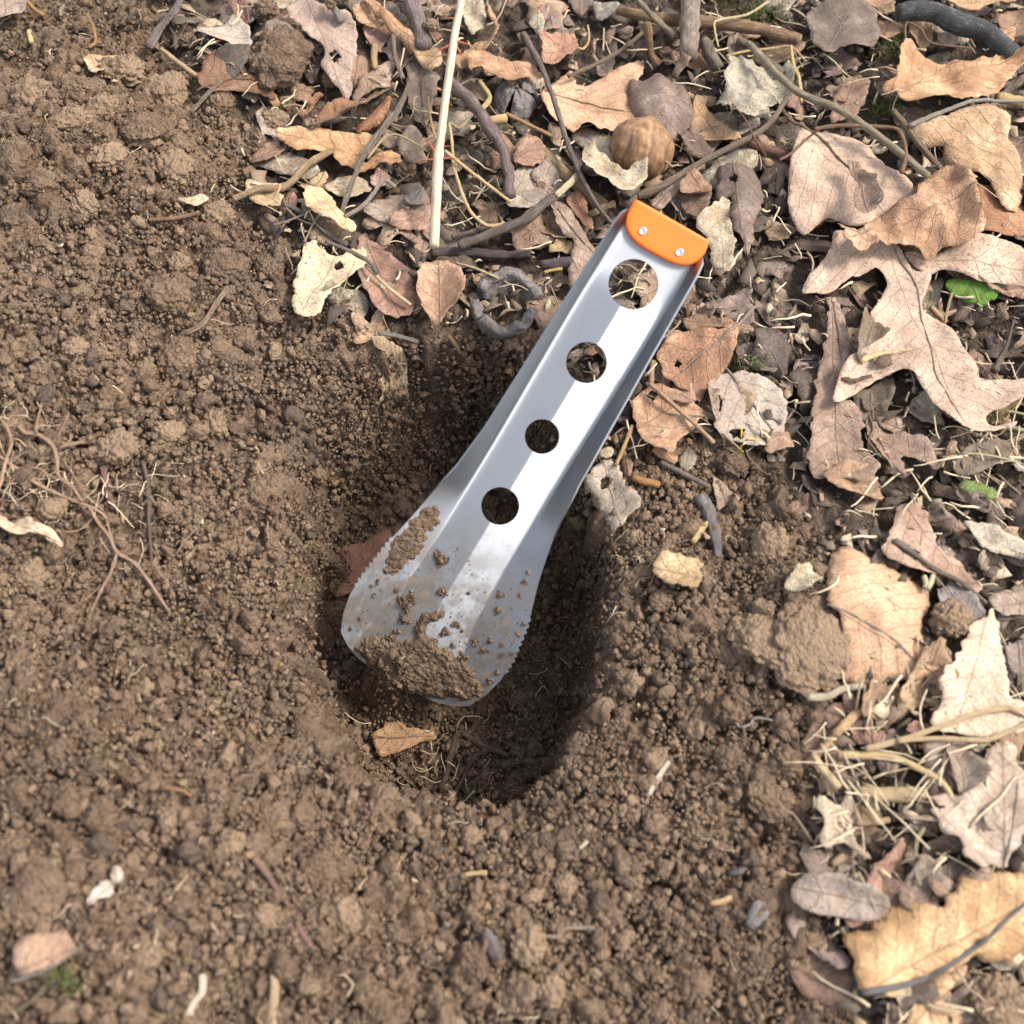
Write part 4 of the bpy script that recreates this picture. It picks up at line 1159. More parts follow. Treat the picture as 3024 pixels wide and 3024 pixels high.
leaf('A', [(290, 890), (380, 810), (500, 760), (600, 740), (740, 680), (830, 660), (760, 730), (650, 800), (550, 860), (420, 890)], (0.38, 0.21, 0.125), 15, 'narrow rolled brown leaf with a straw-coloured midrib',
     axis=[(290, 890), (830, 660)], cup=6, crump=0.0008, rib=[(290, 895), (480, 885), (650, 810), (840, 665)], rib_r=0.0008, rib_col=(0.36, 0.28, 0.20))
leaf('A', [(215, 830), (270, 780), (290, 710), (380, 650), (375, 730), (310, 790), (270, 880)], (0.34, 0.19, 0.12), 9, 'small curled russet leaf on the soil edge', crump=0.002, cup=5)
leaf('A', [(960, 450), (1080, 480), (1210, 560), (1180, 660), (1150, 760), (1110, 920), (1040, 880), (980, 760), (970, 600)], (0.30, 0.245, 0.215), 8, 'dark grey leaf beneath the pale thorny stalk', crump=0.0014, axis=[(1080, 470), (1080, 920)], rib=[(1050, 480), (1080, 700), (1100, 900)], rib_r=0.0004)
leaf('A', [(1010, 370), (1110, 340), (1200, 360), (1230, 470), (1120, 510), (1040, 450)], (0.50, 0.36, 0.23), 12, 'small tan leaf against the pale thorny stalk', crump=0.0014, cup=-3)
leaf('A', [(1300, 480), (1400, 370), (1480, 310), (1580, 285), (1600, 200), (1540, 110), (1570, 100), (1630, 200), (1620, 300), (1540, 380), (1440, 460), (1380, 500)], (0.44, 0.31, 0.19), 13, 'tan leaf strip curling upward beside the thorny stalk',
     crump=0.0012, cup=5)
leaf('A', [(1410, 400), (1560, 400), (1740, 480), (1850, 520), (1840, 580), (1720, 630), (1620, 580), (1520, 560), (1500, 520), (1410, 570)], (0.50, 0.32, 0.20), 14, 'orange tan crinkled leaf above the dark split husk', crump=0.0020, curl=0.002)
leaf('A', [(1380, 0), (1480, -20), (1530, 60), (1540, 130), (1490, 240), (1440, 270), (1390, 200), (1370, 120), (1300, 60)], (0.52, 0.47, 0.36), 10, 'pale lichen-coated leaf beside the thorny stalk', mat=M_CRUST, crump=0.0026)
leaf('A', [(20, 940), (150, 920), (300, 950), (440, 970), (600, 960), (760, 980), (700, 1080), (640, 1140), (700, 1170), (850, 1080), (920, 1140), (940, 1210), (800, 1190), (680, 1230), (560, 1220), (480, 1180), (440, 1100),
           (330, 1090), (200, 1080), (80, 1020)], (0.63, 0.40, 0.225), 10, 'bright orange tan torn leaf on the edge of the soil', crump=0.0016, curl=0.002, mat=M_LACE, rough=0.001)
leaf('A', [(905, 980), (960, 920), (1020, 900), (1080, 980), (1100, 1100), (1130, 1150), (1040, 1180), (920, 1110)], (0.42, 0.345, 0.285), 10, 'grey rounded leaf piece beside the stalk thorns', crump=0.0008, axis=[(905, 1060), (1120, 1070)], mat=M_SMOOTH)
leaf('A', [(640, 1490), (800, 1420), (940, 1390), (1100, 1440), (1130, 1560), (960, 1620), (820, 1600), (740, 1560)], (0.31, 0.255, 0.215), 7, 'grey brown leaf beside the stalk foot', crump=0.0014)
leaf('A', [(955, 1400), (1030, 1340), (1110, 1350), (1130, 1430), (1040, 1480), (970, 1470)], (0.26, 0.25, 0.24), 11, 'small slate grey leaf piece beside the thorny stalk', crump=0.0008)
leaf('A', [(820, 1600), (960, 1480), (1090, 1520), (1150, 1600), (1110, 1660), (940, 1650)], (0.43, 0.29, 0.23), 9, 'reddish toothed leaf tip beside the stalk foot', crump=0.0010, tooth=0.001)
leaf('A', [(710, 1280), (760, 1210), (830, 1240), (860, 1310), (800, 1350), (720, 1360)], (0.42, 0.29, 0.27), 9, 'small pinkish leaf tip by the pale curved rootlet', crump=0.001)
leaf('A', [(380, 1340), (520, 1280), (680, 1300), (740, 1390), (600, 1440), (480, 1420), (400, 1380)], (0.52, 0.42, 0.29), 7, 'pale yellowish crumbling leaf on the soil edge', mat=M_CRUST, crump=0.0014)
leaf('A', [(240, 1440), (270, 1350), (360, 1340), (420, 1400), (470, 1480), (520, 1560), (630, 1650), (600, 1700), (540, 1680), (440, 1600), (330, 1560), (250, 1500)], (0.62, 0.47, 0.30), 10, 'pale tan lobed leaf piece at the edge of the dug soil', crump=0.0012, curl=0.002, mat=M_SMOOTH)
leaf('H', [(1410, 1040), (1500, 1060), (1610, 1060), (1600, 1120), (1625, 1150), (1610, 1210), (1560, 1190), (1500, 1205), (1430, 1150)], (0.62, 0.47, 0.30), 8, 'pale tan leaf chip beneath the short pale stick', crump=0.0012, mat=M_SMOOTH)
leaf('H', [(1700, 1060), (1800, 980), (1870, 980), (1870, 1020), (1800, 1080), (1740, 1070)], (0.55, 0.42, 0.27), 9, 'small yellowish leaf shred by the short pale stick', crump=0.0014, tooth=0.001)
leaf('H', [(1590, 1290), (1620, 1120), (1690, 1100), (1700, 1200), (1660, 1270)], (0.33, 0.21, 0.16), 4, 'small dark red leaf scrap beneath the pale tan pieces', crump=0.001)
leaf('U', [(575, 470), (595, 456), (608, 480), (645, 492), (660, 470), (690, 465), (690, 512), (650, 542), (622, 555), (600, 605), (568, 598), (552, 582), (558, 520)], (0.66, 0.55, 0.395), 11,
     'cream-coloured lobed leaf with dark cracks on the dug soil', crump=0.0012, curl=0.002, rough=0.0009, rib=[(640, 600 - 30), (672, 500)], rib_r=0.0003, mat=M_SMOOTH, holes=[(641, 508, 9)])
leaf('U', [(680, 436), (720, 470), (780, 520), (785, 590), (740, 612), (690, 562), (670, 500)], (0.34, 0.215, 0.175), 7, 'dull reddish leaf between the cream leaf and brown leaf', crump=0.001, axis=[(690, 450), (760, 610)])
leaf('U', [(795, 505), (830, 485), (880, 525), (875, 570), (850, 600), (820, 642), (808, 600), (785, 560)], (0.46, 0.31, 0.215), 11, 'brown leaf curl hanging above the hole', crump=0.0024, curl=0.003, cup=4)
leaf('N', [(640, 40), (720, 30), (880, 90), (960, 160), (990, 300), (980, 480), (990, 590), (880, 640), (840, 560), (760, 640), (710, 690), (700, 640), (760, 560), (700, 440), (750, 400), (720, 290), (660, 150)], (0.52, 0.42, 0.29), 5,
     'pale curled leaf draped over the rim of the hole next to the litter', crump=0.0022, curl=0.002, cup=3, mat=M_LACE, axis=[(680, 40), (940, 600)])
leaf('H', [(1100, 180), (1240, 150), (1330, 90), (1420, 150), (1440, 230), (1420, 330), (1340, 280), (1200, 220)], (0.42, 0.36, 0.32), 9, 'silver grey pointed leaf half buried in the soil', crump=0.0012, curl=0.002, axis=[(1100, 180), (1440, 220)], mat=M_SMOOTH)
leaf('H', [(1120, 500), (1180, 310), (1320, 290), (1440, 360), (1520, 460), (1580, 560), (1530, 570), (1400, 520), (1250, 540)], (0.20, 0.11, 0.065), 8, 'wet dark red-brown leaf half buried in the soil', crump=0.0010, curl=0.002, cup=-3,
     axis=[(1130, 560), (1520, 450)], rib=[(1130, 540), (1300, 470), (1450, 465), (1560, 500)], rib_r=0.0005, rib_col=(0.3, 0.2, 0.12))
leaf('H', [(-60, -60), (150, -40), (175, 50), (60, 110), (-20, 125), (-80, 60)], (0.33, 0.27, 0.24), 10, 'grey brown leaf lying alone on the soil mound', crump=0.0008)
leaf('H', [(490, 340), (610, 340), (690, 325), (660, 360), (570, 440), (510, 420)], (0.56, 0.44, 0.30), 4, 'small pale leaf chip on the dug soil mound', crump=0.001)
leaf('H', [(1020, 1150), (1160, 1120), (1220, 1140), (1130, 1190), (1060, 1180)], (0.62, 0.54, 0.40), 5, 'small whitish leaf chip on the dug soil', crump=0.001, mat=M_CRUST)
leaf('H', [(1290, -30), (1680, -40), (1690, 20), (1560, 50), (1420, 25)], (0.52, 0.45, 0.33), 7, 'pale yellow weathered leaf on the edge of the soil mound', crump=0.0014, mat=M_CRUST)
leaf('H', [(1535, 520), (1575, 540), (1610, 620), (1550, 610)], (0.40, 0.25, 0.11), 5, 'small amber leaf chip beside the wet brown leaf', crump=0.001)

# round the nut and the handle end
leaf('B', [(320, 590), (380, 560), (455, 505), (470, 560), (480, 620), (560, 640), (620, 600), (700, 560), (800, 520), (960, 440), (975, 470), (950, 550), (900, 650), (900, 750), (930, 860), (870, 900), (780, 920), (740, 960),
           (700, 940), (650, 960), (600, 920), (540, 930), (500, 960), (470, 1000), (430, 960), (380, 930), (330, 900), (280, 830), (240, 740), (230, 670), (290, 640)], (0.56, 0.37, 0.255), 9,
     'broad tan lobed leaf behind the round nut', axis=[(260, 660), (960, 860)], crump=0.0010, curl=0.0022, rib=[(270, 670), (500, 715), (750, 780), (900, 810)], rib_r=0.0004, mat=M_SMOOTH)
leaf('B', [(1320, 680), (1460, 665), (1400, 790), (1530, 870), (1680, 990), (1600, 1010), (1400, 990), (1290, 950), (1280, 870), (1310, 780)], (0.50, 0.335, 0.205), 8, 'tan pointed leaf lobe beside the dark curled leaf', crump=0.0009, cup=-3, mat=M_SMOOTH)
leaf('B', [(870, 530), (960, 540), (1080, 530), (1130, 560), (1250, 570), (1310, 640), (1350, 740), (1350, 800), (1310, 870), (1260, 920), (1180, 960), (1120, 960), (1080, 880), (980, 850), (910, 820), (880, 740), (850, 660)],
     (0.225, 0.17, 0.15), 14, 'dark grey curled leaf with pleats beside the nut', axis=[(880, 690), (1340, 720)], crump=0.0014, curl=-0.0035, cup=-4, fold=3.0)
leaf('B', [(1500, 600), (1600, 480), (1720, 440), (1760, 500), (1900, 520), (2010, 470), (2050, 600), (2000, 700), (1900, 740), (1840, 780), (1880, 840), (1760, 850), (1740, 910), (1600, 900), (1530, 830), (1470, 780), (1530, 700)], (0.42, 0.40, 0.33), 11,
     'greenish grey crumpled leaf coated with lichen', crump=0.0032, curl=0.003, mat=M_CRUST, rough=0.001)
leaf('B', [(530, 1080), (600, 1050), (640, 1080), (720, 1120), (770, 1190), (830, 1270), (880, 1230), (1000, 1200), (990, 1300), (930, 1380), (850, 1440), (780, 1440), (720, 1380), (640, 1370), (560, 1300), (520, 1200)],
     (0.64, 0.565, 0.43), 13, 'cream crinkled leaf in front of the round nut', crump=0.0026, curl=0.003, cup=5, mat=M_CRUST)
leaf('B', [(1490, 1180), (1560, 1130), (1680, 1130), (1770, 1180), (1820, 1260), (1840, 1400), (1790, 1500), (1740, 1600), (1760, 1680), (1710, 1840), (1670, 1730), (1600, 1620), (1590, 1500), (1600, 1400), (1540, 1400), (1480, 1420),
           (1470, 1320), (1500, 1280)], (0.225, 0.175, 0.16), 13, 'dark purplish brown leaf with a tapering tail beside the orange cap', axis=[(1600, 1130), (1710, 1840)], crump=0.0014, curl=-0.002, cup=-5, holes=[(1610, 1280, 40)], tooth=0.0006)
leaf('B', [(1310, 1610), (1400, 1530), (1550, 1410), (1590, 1480), (1580, 1600), (1620, 1700), (1600, 1800), (1620, 1900), (1560, 1960), (1450, 1900), (1440, 1720)], (0.57, 0.495, 0.375), 10, 'pale net-veined leaf behind the orange handle cap', crump=0.0018, curl=0.002, mat=M_CRUST)
leaf('B', [(1200, 1370), (1290, 1290), (1400, 1310), (1460, 1350), (1400, 1420), (1250, 1420)], (0.37, 0.25, 0.18), 12, 'curled brown leaf edge above the orange cap', crump=0.0022, cup=6)
leaf('B', [(1000, 1480), (1090, 1390), (1200, 1300), (1290, 1260), (1230, 1380), (1130, 1470), (1060, 1520)], (0.34, 0.27, 0.23), 9, 'grey brown leaf strip just above the cap', crump=0.0018)
leaf('B', [(1200, 1430), (1330, 1420), (1440, 1430), (1420, 1520), (1340, 1600), (1230, 1540)], (0.20, 0.13, 0.10), 6, 'dark shrivelled leaf just above the cap', crump=0.003)
leaf('B', [(270, 1390), (330, 1440), (420, 1500), (480, 1560), (540, 1650), (640, 1790), (640, 1850), (600, 1932), (560, 2060), (430, 2080), (430, 1932), (440, 1800), (480, 1720), (380, 1680), (330, 1580), (310, 1480)], (0.31, 0.235, 0.195), 10,
     'long grey brown veined leaf beside the trowel handle', axis=[(290, 1400), (540, 2040)], crump=0.0012, curl=0.002, cup=-3, rib=[(280, 1400), (400, 1580), (500, 1700), (620, 1800)], rib_r=0.0005)
leaf('B', [(400, 1450), (480, 1370), (530, 1380), (590, 1560), (620, 1690), (560, 1650), (480, 1550)], (0.37, 0.215, 0.14), 8, 'russet leaf strip beside the long grey veined leaf', crump=0.0014)
leaf('B', [(30, 1160), (70, 1060), (170, 980), (250, 1020), (270, 1120), (240, 1190), (160, 1215), (60, 1190)], (0.40, 0.27, 0.21), 10, 'reddish brown toothed leaf near the bent purple twig', axis=[(30, 1160), (240, 1010)], crump=0.0010, rib=[(40, 1160), (180, 1080)], rib_r=0.0003, tooth=0.0007)
leaf('B', [(50, 1230), (140, 1200), (260, 1270), (300, 1340), (240, 1460), (100, 1500), (0, 1490), (-40, 1400), (0, 1310)], (0.42, 0.385, 0.34), 8, 'ash grey veined leaf below the reddish toothed leaf', axis=[(0, 1400), (290, 1340)], crump=0.0010)
leaf('B', [(220, 300), (330, 280), (460, 250), (510, 300), (490, 360), (430, 410), (330, 470), (230, 450), (250, 370)], (0.47, 0.285, 0.205), 12, 'crumpled rosy brown leaf beside the thin dark twig', crump=0.0028, curl=0.003)
leaf('B', [(160, 170), (260, 110), (280, 40), (330, 60), (400, 130), (370, 220), (280, 240), (200, 260)], (0.39, 0.29, 0.245), 11, 'dull pinkish brown leaf above the crumpled rosy leaf', crump=0.0016)
leaf('B', [(150, 170), (210, 105), (260, 120), (270, 200), (220, 260), (180, 220)], (0.50, 0.45, 0.36), 14, 'small pale weathered leaf flake above the crumpled rosy leaf', crump=0.0014, mat=M_CRUST)
leaf('B', [(0, 500), (90, 470), (170, 480), (230, 540), (260, 590), (80, 600), (10, 635), (-30, 560)], (0.50, 0.325, 0.215), 11, 'tan leaf above the dark split husk', crump=0.0014)
leaf('B', [(280, 920), (320, 880), (380, 940), (390, 1060), (330, 1060), (290, 990)], (0.34, 0.26, 0.21), 8, 'small brown curled leaf crossed by the thin dark twig', crump=0.0016)
leaf('B', [(300, 1780), (380, 1690), (450, 1750), (460, 1830), (360, 1820), (290, 1830)], (0.42, 0.34, 0.20), 7, 'small olive yellow leaf scrap beside the handle', crump=0.0020)
leaf('B', [(1190, 960), (1290, 940), (1430, 1040), (1480, 1150), (1380, 1120), (1280, 1080)], (0.19, 0.14, 0.125), 8, 'dark shredded leaf to the side of the nut', crump=0.003)
leaf('B', [(600, 20), (790, 10), (800, 90), (720, 120), (640, 150), (620, 80)], (0.36, 0.345, 0.31), 9, 'greyish green lichen-covered leaf near the horizontal stick', mat=M_CRUST, crump=0.0014)

# beside the handle and along the rim
leaf('R', [(440, 830), (600, 800), (780, 790), (900, 790), (1000, 800), (1130, 760), (1180, 740), (1130, 880), (1130, 980), (1100, 1080), (1040, 1210), (960, 1270), (900, 1330), (820, 1370), (810, 1480), (770, 1560), (700, 1480), (600, 1420), (520, 1400),
           (480, 1330), (360, 1300), (370, 1180), (300, 1090), (360, 980)], (0.48, 0.295, 0.19), 9, 'rusty orange net-veined leaf with white stalk beside the handle', axis=[(1180, 730), (500, 1300)], crump=0.0013, curl=0.0018, mat=M_LACE,
     rib=[(1390, 555), (1310, 580), (1190, 720), (1000, 880), (700, 1100), (560, 1230)], rib_r=0.0008, rib_col=(0.50, 0.38, 0.29), holes=[(530, 1150, 45)])
leaf('R', [(570, 680), (700, 640), (900, 600), (1010, 640), (1080, 720), (1200, 760), (1330, 830), (1200, 860), (1000, 800), (800, 780), (640, 800)], (0.36, 0.245, 0.165), 7, 'olive brown leaf behind the rusty orange leaf', crump=0.0012, cup=-3)
leaf('R', [(800, 510), (950, 510), (1100, 460), (1240, 370), (1310, 420), (1260, 520), (1320, 600), (1300, 760), (1190, 730), (1060, 690), (900, 590), (830, 600)], (0.25, 0.20, 0.19), 7, 'dark mauve leaf behind the white leaf stalk', crump=0.0016)
leaf('R', [(20, 1580), (150, 1450), (300, 1360), (430, 1405), (570, 1430), (680, 1520), (740, 1590), (840, 1640), (760, 1740), (680, 1830), (540, 1932), (480, 2110), (380, 2080), (200, 1990), (110, 1830)], (0.54, 0.355, 0.24), 9,
     'mottled orange leaf on the rim of the hole beside the blade', axis=[(140, 1820), (640, 1480)], crump=0.0014, curl=0.002, mat=M_LACE, holes=[(250, 1480, 70)])
leaf('G', [(1410, 340), (1500, 280), (1700, 250), (1932, 330), (2000, 500), (1960, 760), (1800, 790), (1650, 750), (1530, 720), (1440, 620), (1510, 560), (1520, 450), (1430, 430)], (0.43, 0.37, 0.33), 7,
     'grey papery leaf with a long stem beside the rusty leaf', axis=[(1560, 250), (1900, 760)], crump=0.0012, curl=0.002, fold=0.8, rib=[(1550, 240), (1700, 420), (1840, 590), (1930, 740)], rib_r=0.0006, holes=[(1640, 680, 60)], mat=M_SMOOTH)
leaf('G', [(1410, 340), (1470, 360), (1510, 380), (1500, 480), (1525, 580), (1470, 600), (1440, 480)], (0.36, 0.29, 0.25), 10, 'narrow folded grey leaf beside the mottled orange leaf', crump=0.0012, cup=4)
leaf('G', [(1620, 60), (1780, 20), (1900, 60), (1932, 250), (1800, 260), (1660, 180)], (0.22, 0.185, 0.185), 6, 'dark slate leaf beneath the moss tuft', crump=0.0012)
leaf('G', [(520, 1080), (620, 920), (700, 860), (760, 880), (800, 930), (820, 1000), (850, 1080), (920, 1090), (965, 1190), (850, 1280), (740, 1400), (690, 1370), (690, 1280), (610, 1220), (590, 1140)], (0.47, 0.405, 0.34), 6,
     'pale grey torn leaf poking over the hole beside the blade', crump=0.0011, curl=0.0018, tooth=0.0008, holes=[(690, 1030, 45)], mat=M_SMOOTH)
leaf('G', [(640, 850), (670, 800), (720, 780), (750, 810), (735, 870), (690, 860)], (0.58, 0.50, 0.36), 9, 'small cream leaf scrap beside the blade', crump=0.001, mat=M_CRUST)
leaf('G', [(1020, 1680), (1080, 1560), (1200, 1530), (1330, 1570), (1410, 1660), (1380, 1760), (1310, 1810), (1240, 1760), (1150, 1790), (1090, 1760)], (0.60, 0.46, 0.28), 6.5, 'soil-stained yellow leaf piece on the dug soil beside the hole', crump=0.0016, mat=M_LACE, rough=0.001)
leaf('G', [(1210, 920), (1250, 800), (1310, 790), (1340, 900), (1290, 960)], (0.26, 0.24, 0.19), 4, 'small olive grey leaf chip on the soil by the orange leaf', crump=0.001)
leaf('G', [(1450, 960), (1520, 1000), (1600, 1080), (1660, 1160), (1560, 1180), (1490, 1240), (1480, 1100)], (0.38, 0.31, 0.25), 5, 'greyish leaf strip on the soil beside the grey root', crump=0.0014)
leaf('G', [(800, 880), (860, 850), (895, 900), (880, 980), (820, 970)], (0.30, 0.18, 0.13), 5, 'small red-brown leaf scrap by the wood chip', crump=0.001)

# in the hole and on the open soil
leaf('I', [(50, 650), (190, 640), (330, 610), (440, 520), (490, 520), (520, 620), (470, 760), (400, 860), (300, 960), (180, 990), (70, 1000), (90, 880), (200, 780), (130, 700)], (0.30, 0.155, 0.115), 6,
     'dark red-brown pointed leaf deep in the hole behind the blade', flat=(0.30, -0.05, 1.0), crump=0.0009, curl=0.001, axis=[(80, 940), (490, 560)])
leaf('L', [(470, 520), (555, 480), (560, 420), (620, 430), (700, 490), (830, 490), (850, 540), (780, 560), (700, 600), (600, 640), (530, 650), (490, 590)], (0.52, 0.35, 0.215), 7,
     'bright tan leaf scrap on the floor of the hole', flat=(0.0, -0.25, 1.0), crump=0.0010, curl=0.001, rib=[(475, 525), (640, 545), (840, 500)], rib_r=0.0003)
leaf('K', [(90, 1400), (230, 1360), (380, 1320), (450, 1370), (480, 1420), (500, 1480), (300, 1590), (130, 1650), (90, 1560)], (0.52, 0.375, 0.285), 8, 'pinkish tan leaf scrap lying on the open soil', crump=0.0012, curl=0.003, cup=-3, axis=[(90, 1620), (500, 1440)],
     rib=[(80, 1670), (300, 1590), (540, 1430)], rib_r=0.0006, rib_col=(0.42, 0.36, 0.31))
leaf('J', [(-40, 1060), (70, 1170), (150, 1160), (230, 1160), (290, 1210), (350, 1240), (410, 1320), (380, 1340), (280, 1240), (170, 1270), (80, 1250), (-40, 1170)], (0.53, 0.45, 0.33), 7, 'pale curled leaf strip on the soil by the orange roots',
     crump=0.0016, cup=4, curl=0.002, mat=M_SMOOTH)
leaf('K', [(640, 1040), (720, 1030), (745, 1090), (690, 1130), (630, 1150), (570, 1190), (560, 1150)], (0.70, 0.66, 0.58), 5, 'small chalk-white chip on the open soil', name='white_chip', cat='chip', crump=0.0008, th=0.001)
leaf('K', [(715, 980), (740, 930), (790, 950), (780, 1030), (730, 1040)], (0.48, 0.44, 0.40), 5, 'small greyish white chip beside the chalk-white chip', name='white_chip', cat='chip', crump=0.0006, th=0.001)
leaf('M', [(780, 660), (800, 640), (860, 720), (880, 780), (840, 805), (785, 760)], (0.10, 0.09, 0.095), 6, 'dark blue-grey seed husk wedged in the open soil', name='seed_husk', cat='seed', crump=0.0004, cup=-3, th=0.001, mat=M_SMOOTH)
leaf('F', [(160, 1260), (230, 1150), (300, 1160), (310, 1260), (230, 1330), (180, 1330)], (0.20, 0.20, 0.215), 4, 'dark bluish flake in the soil near the golden leaf', name='bark_flake', cat='bark', crump=0.0008, th=0.0008, mat=M_SMOOTH)
leaf('F', [(50, 960), (120, 925), (190, 950), (140, 980), (80, 985)], (0.13, 0.135, 0.15), 4, 'small dark slate flake in the soil', name='bark_flake', cat='bark', crump=0.0006, th=0.0008)
GREEN = (0.13, 0.27, 0.035)
leaf('D', [(1380, 330), (1400, 270), (1560, 270), (1760, 340), (1765, 380), (1740, 430), (1700, 425), (1690, 455), (1640, 475), (1600, 440), (1570, 452), (1510, 430), (1490, 395), (1450, 410), (1420, 370)], GREEN, 11,
     'fresh green scalloped seedling leaf peeking from under the pale leaf', name='green_leaf', crump=0.0010, curl=-0.002, axis=[(1560, 260), (1640, 475)], mat=mat_leaf('green_leaf', vein=0.9, net=0.5, mott=0.4), rough=0.0001)
leaf('D', [(1450, 1770), (1550, 1700), (1640, 1750), (1700, 1780), (1780, 1830), (1690, 1860), (1620, 1810), (1560, 1820)], (0.15, 0.21, 0.05), 13, 'small green seedling leaf among grey leaf scraps', name='green_leaf', crump=0.0012, curl=-0.002,
     mat=bpy.data.materials['green_leaf'])

# ------------------------------------------------------------------ sticks, stems, stalk, roots
def S(*a, **k):
    return stick(*a, **k)[0]


GB = (0.26, 0.215, 0.185); PB = (0.25, 0.19, 0.185); TB = (0.40, 0.285, 0.19); STRAW = (0.60, 0.47, 0.29); PSTRAW = (0.66, 0.58, 0.43); DK = (0.13, 0.115, 0.105)
S('stick', 'B', [(780, 70), (1050, 118), (1350, 150), (1700, 205), (2000, 262), (2080, 290)], 82, (0.36, 0.25, 0.165), 12, 'thick brown stick lying behind the upright broken stick', 'stick', taper=(0.7, 1, 1, 0.9), bumpy=0.10)
S('stick', 'B', [(1305, -60), (1300, 100), (1290, 260), (1285, 400)], 128, (0.33, 0.285, 0.25), (24, 16), 'grey stick with split bark crossing the brown stick', 'stick', taper=(0.95, 1, 0.95), bumpy=0.14)
S('stick', 'B', [(1275, 385), (1240, 450), (1185, 545)], 78, (0.42, 0.33, 0.25), (17, 10), 'broken pale tip of wood below the grey stick', 'stick', taper=(1, 0.9, 0.55), bumpy=0.2)
S('stick', 'B', [(985, 165), (1005, 280), (1020, 380), (1070, 460)], 52, (0.36, 0.245, 0.15), (26, 10), 'short brown twig with a knobbly top', 'twig', taper=(1.35, 0.8, 0.8, 1.2), bumpy=0.22)
S('stick', 'B', [(900, -30), (1010, 90), (1110, 190), (1190, 260)], 40, (0.40, 0.33, 0.27), (20, 15), 'weathered grey splinter leaning on the brown stick', 'stick', taper=(0.8, 1, 1.3), bumpy=0.15)
S('twig', 'B', [(430, 545), (600, 485), (760, 390), (900, 290), (960, 235)], 26, (0.36, 0.28, 0.21), 14, 'thin brown twig behind the broad tan leaf', 'twig')
S('twig', 'B', [(110, 245), (230, 450), (330, 700), (420, 1000), (520, 1250), (620, 1450), (740, 1590)], 38, (0.25, 0.21, 0.195), (14, 20, 18, 14), 'thin dark grey twig running down to the trowel handle', 'twig', taper=(1.5, 0.95, 0.9, 0.9, 0.7))
S('twig', 'B', [(930, 1400), (1100, 1315), (1400, 1150), (1700, 990), (1860, 880), (1990, 700)], 44, (0.33, 0.26, 0.205), (13, 18, 20), 'slender brown twig curving past the front of the nut', 'twig', taper=(1.2, 1.0, 0.9, 0.75))
S('twig', 'B', [(590, 1530), (680, 1480), (760, 1450)], 46, TB, 12, 'short brown stub beside the orange cap', 'twig')
S('stick', 'B', [(120, 980), (300, 1150), (480, 1320), (680, 1470)], 90, (0.42, 0.31, 0.21), 7, 'pale brown bare stick under the thin dark twig', 'stick', bumpy=0.12, straight=True)
S('stick', 'Q', [(1200, 165), (1420, 140), (1640, 110)], 170, (0.16, 0.13, 0.15), 9, 'short dark purple stick with a split yellow edge', 'stick', taper=(0.8, 1, 1), bumpy=0.16)
S('wood_splinter', 'Q', [(1240, 265), (1350, 235), (1500, 210)], 45, (0.66, 0.44, 0.18), 11, 'yellow torn wood along the dark purple stick', 'wood', mat=M_STRAW)
S('twig', 'A', [(985, 555), (900, 780), (760, 1000), (640, 1250), (480, 1490)], 40, (0.30, 0.265, 0.23), (20, 19, 15, 12), 'straight grey twig leaning across the orange tan leaf', 'twig', taper=(0.9, 1.1, 1, 0.9), bumpy=0.14, straight=True)
S('stick', 'A', [(1270, 590), (1430, 720), (1540, 870), (1640, 1020), (1690, 1200), (1705, 1400)], 82, (0.25, 0.20, 0.205), (16, 18, 14), 'bent purplish grey twig curving down beside the thorny stalk', 'twig', taper=(1.15, 1, 1.05, 0.85, 0.95), bumpy=0.14)
S('stick', 'A', [(985, -60), (1030, 80), (1070, 220), (1095, 340)], 112, (0.27, 0.225, 0.23), 15, 'thick purple grey twig beside the thorny stalk', 'twig', bumpy=0.08)
S('twig', 'A', [(400, -20), (450, 60), (510, 150)], 52, (0.40, 0.375, 0.345), (20, 15), 'pale grey twig tip touching the mauve lobed leaf', 'twig', taper=(0.5, 0.8, 1.3))
S('stem', 'A', [(740, 320), (735, 400), (745, 490)], 42, (0.44, 0.32, 0.19), (13, 10), 'short upright yellow brown stem end', 'stem', mat=M_STRAW)
S('stem', 'A', [(870, 250), (880, 360), (905, 470), (940, 560)], 32, (0.37, 0.30, 0.25), 13, 'thin grey stem between the thick purple twig and pleated leaf', 'stem')
S('twig', 'A', [(1340, 1745), (1500, 1700), (1700, 1615), (1850, 1530), (1990, 1420), (2080, 1380)], 62, (0.22, 0.195, 0.175), 13, 'dark grey twig beside the foot of the thorny stalk', 'twig', bumpy=0.15)
S('twig', 'A', [(1290, 1690), (1450, 1650), (1620, 1590)], 34, (0.24, 0.21, 0.19), 9, 'thinner dark twig lying along the dark grey twig', 'twig')
S('stick', 'A', [(1150, 1800), (1400, 1812), (1650, 1822), (1850, 1810)], 62, (0.15, 0.125, 0.13), 6, 'blackish stick just below the foot of the stalk', 'stick', bumpy=0.16)
S('stem', 'A', [(1240, 1075), (1400, 1200), (1600, 1370), (1710, 1440)], 24, (0.58, 0.44, 0.25), (17, 14), 'yellow straw crossing behind the stalk thorns', 'straw', mat=M_STRAW)
S('stem', 'A', [(1275, 880), (1290, 1000), (1310, 1200), (1400, 1480), (1490, 1580), (1570, 1612), (1665, 1590)], 24, STRAW, (15, 15, 12), 'curved yellow grass stem close beside the thorny stalk', 'straw', mat=M_STRAW)
S('stem', 'A', [(1285, 880), (1350, 905), (1420, 840)], 22, (0.50, 0.42, 0.25), 14, 'short bent grass blade joined near the stalk', 'straw', mat=M_STRAW)
S('stem', 'A', [(1120, 690), (1135, 830), (1165, 950), (1180, 990)], 18, (0.56, 0.40, 0.22), 14, 'thin yellow stem close behind the stalk', 'straw', mat=M_STRAW)
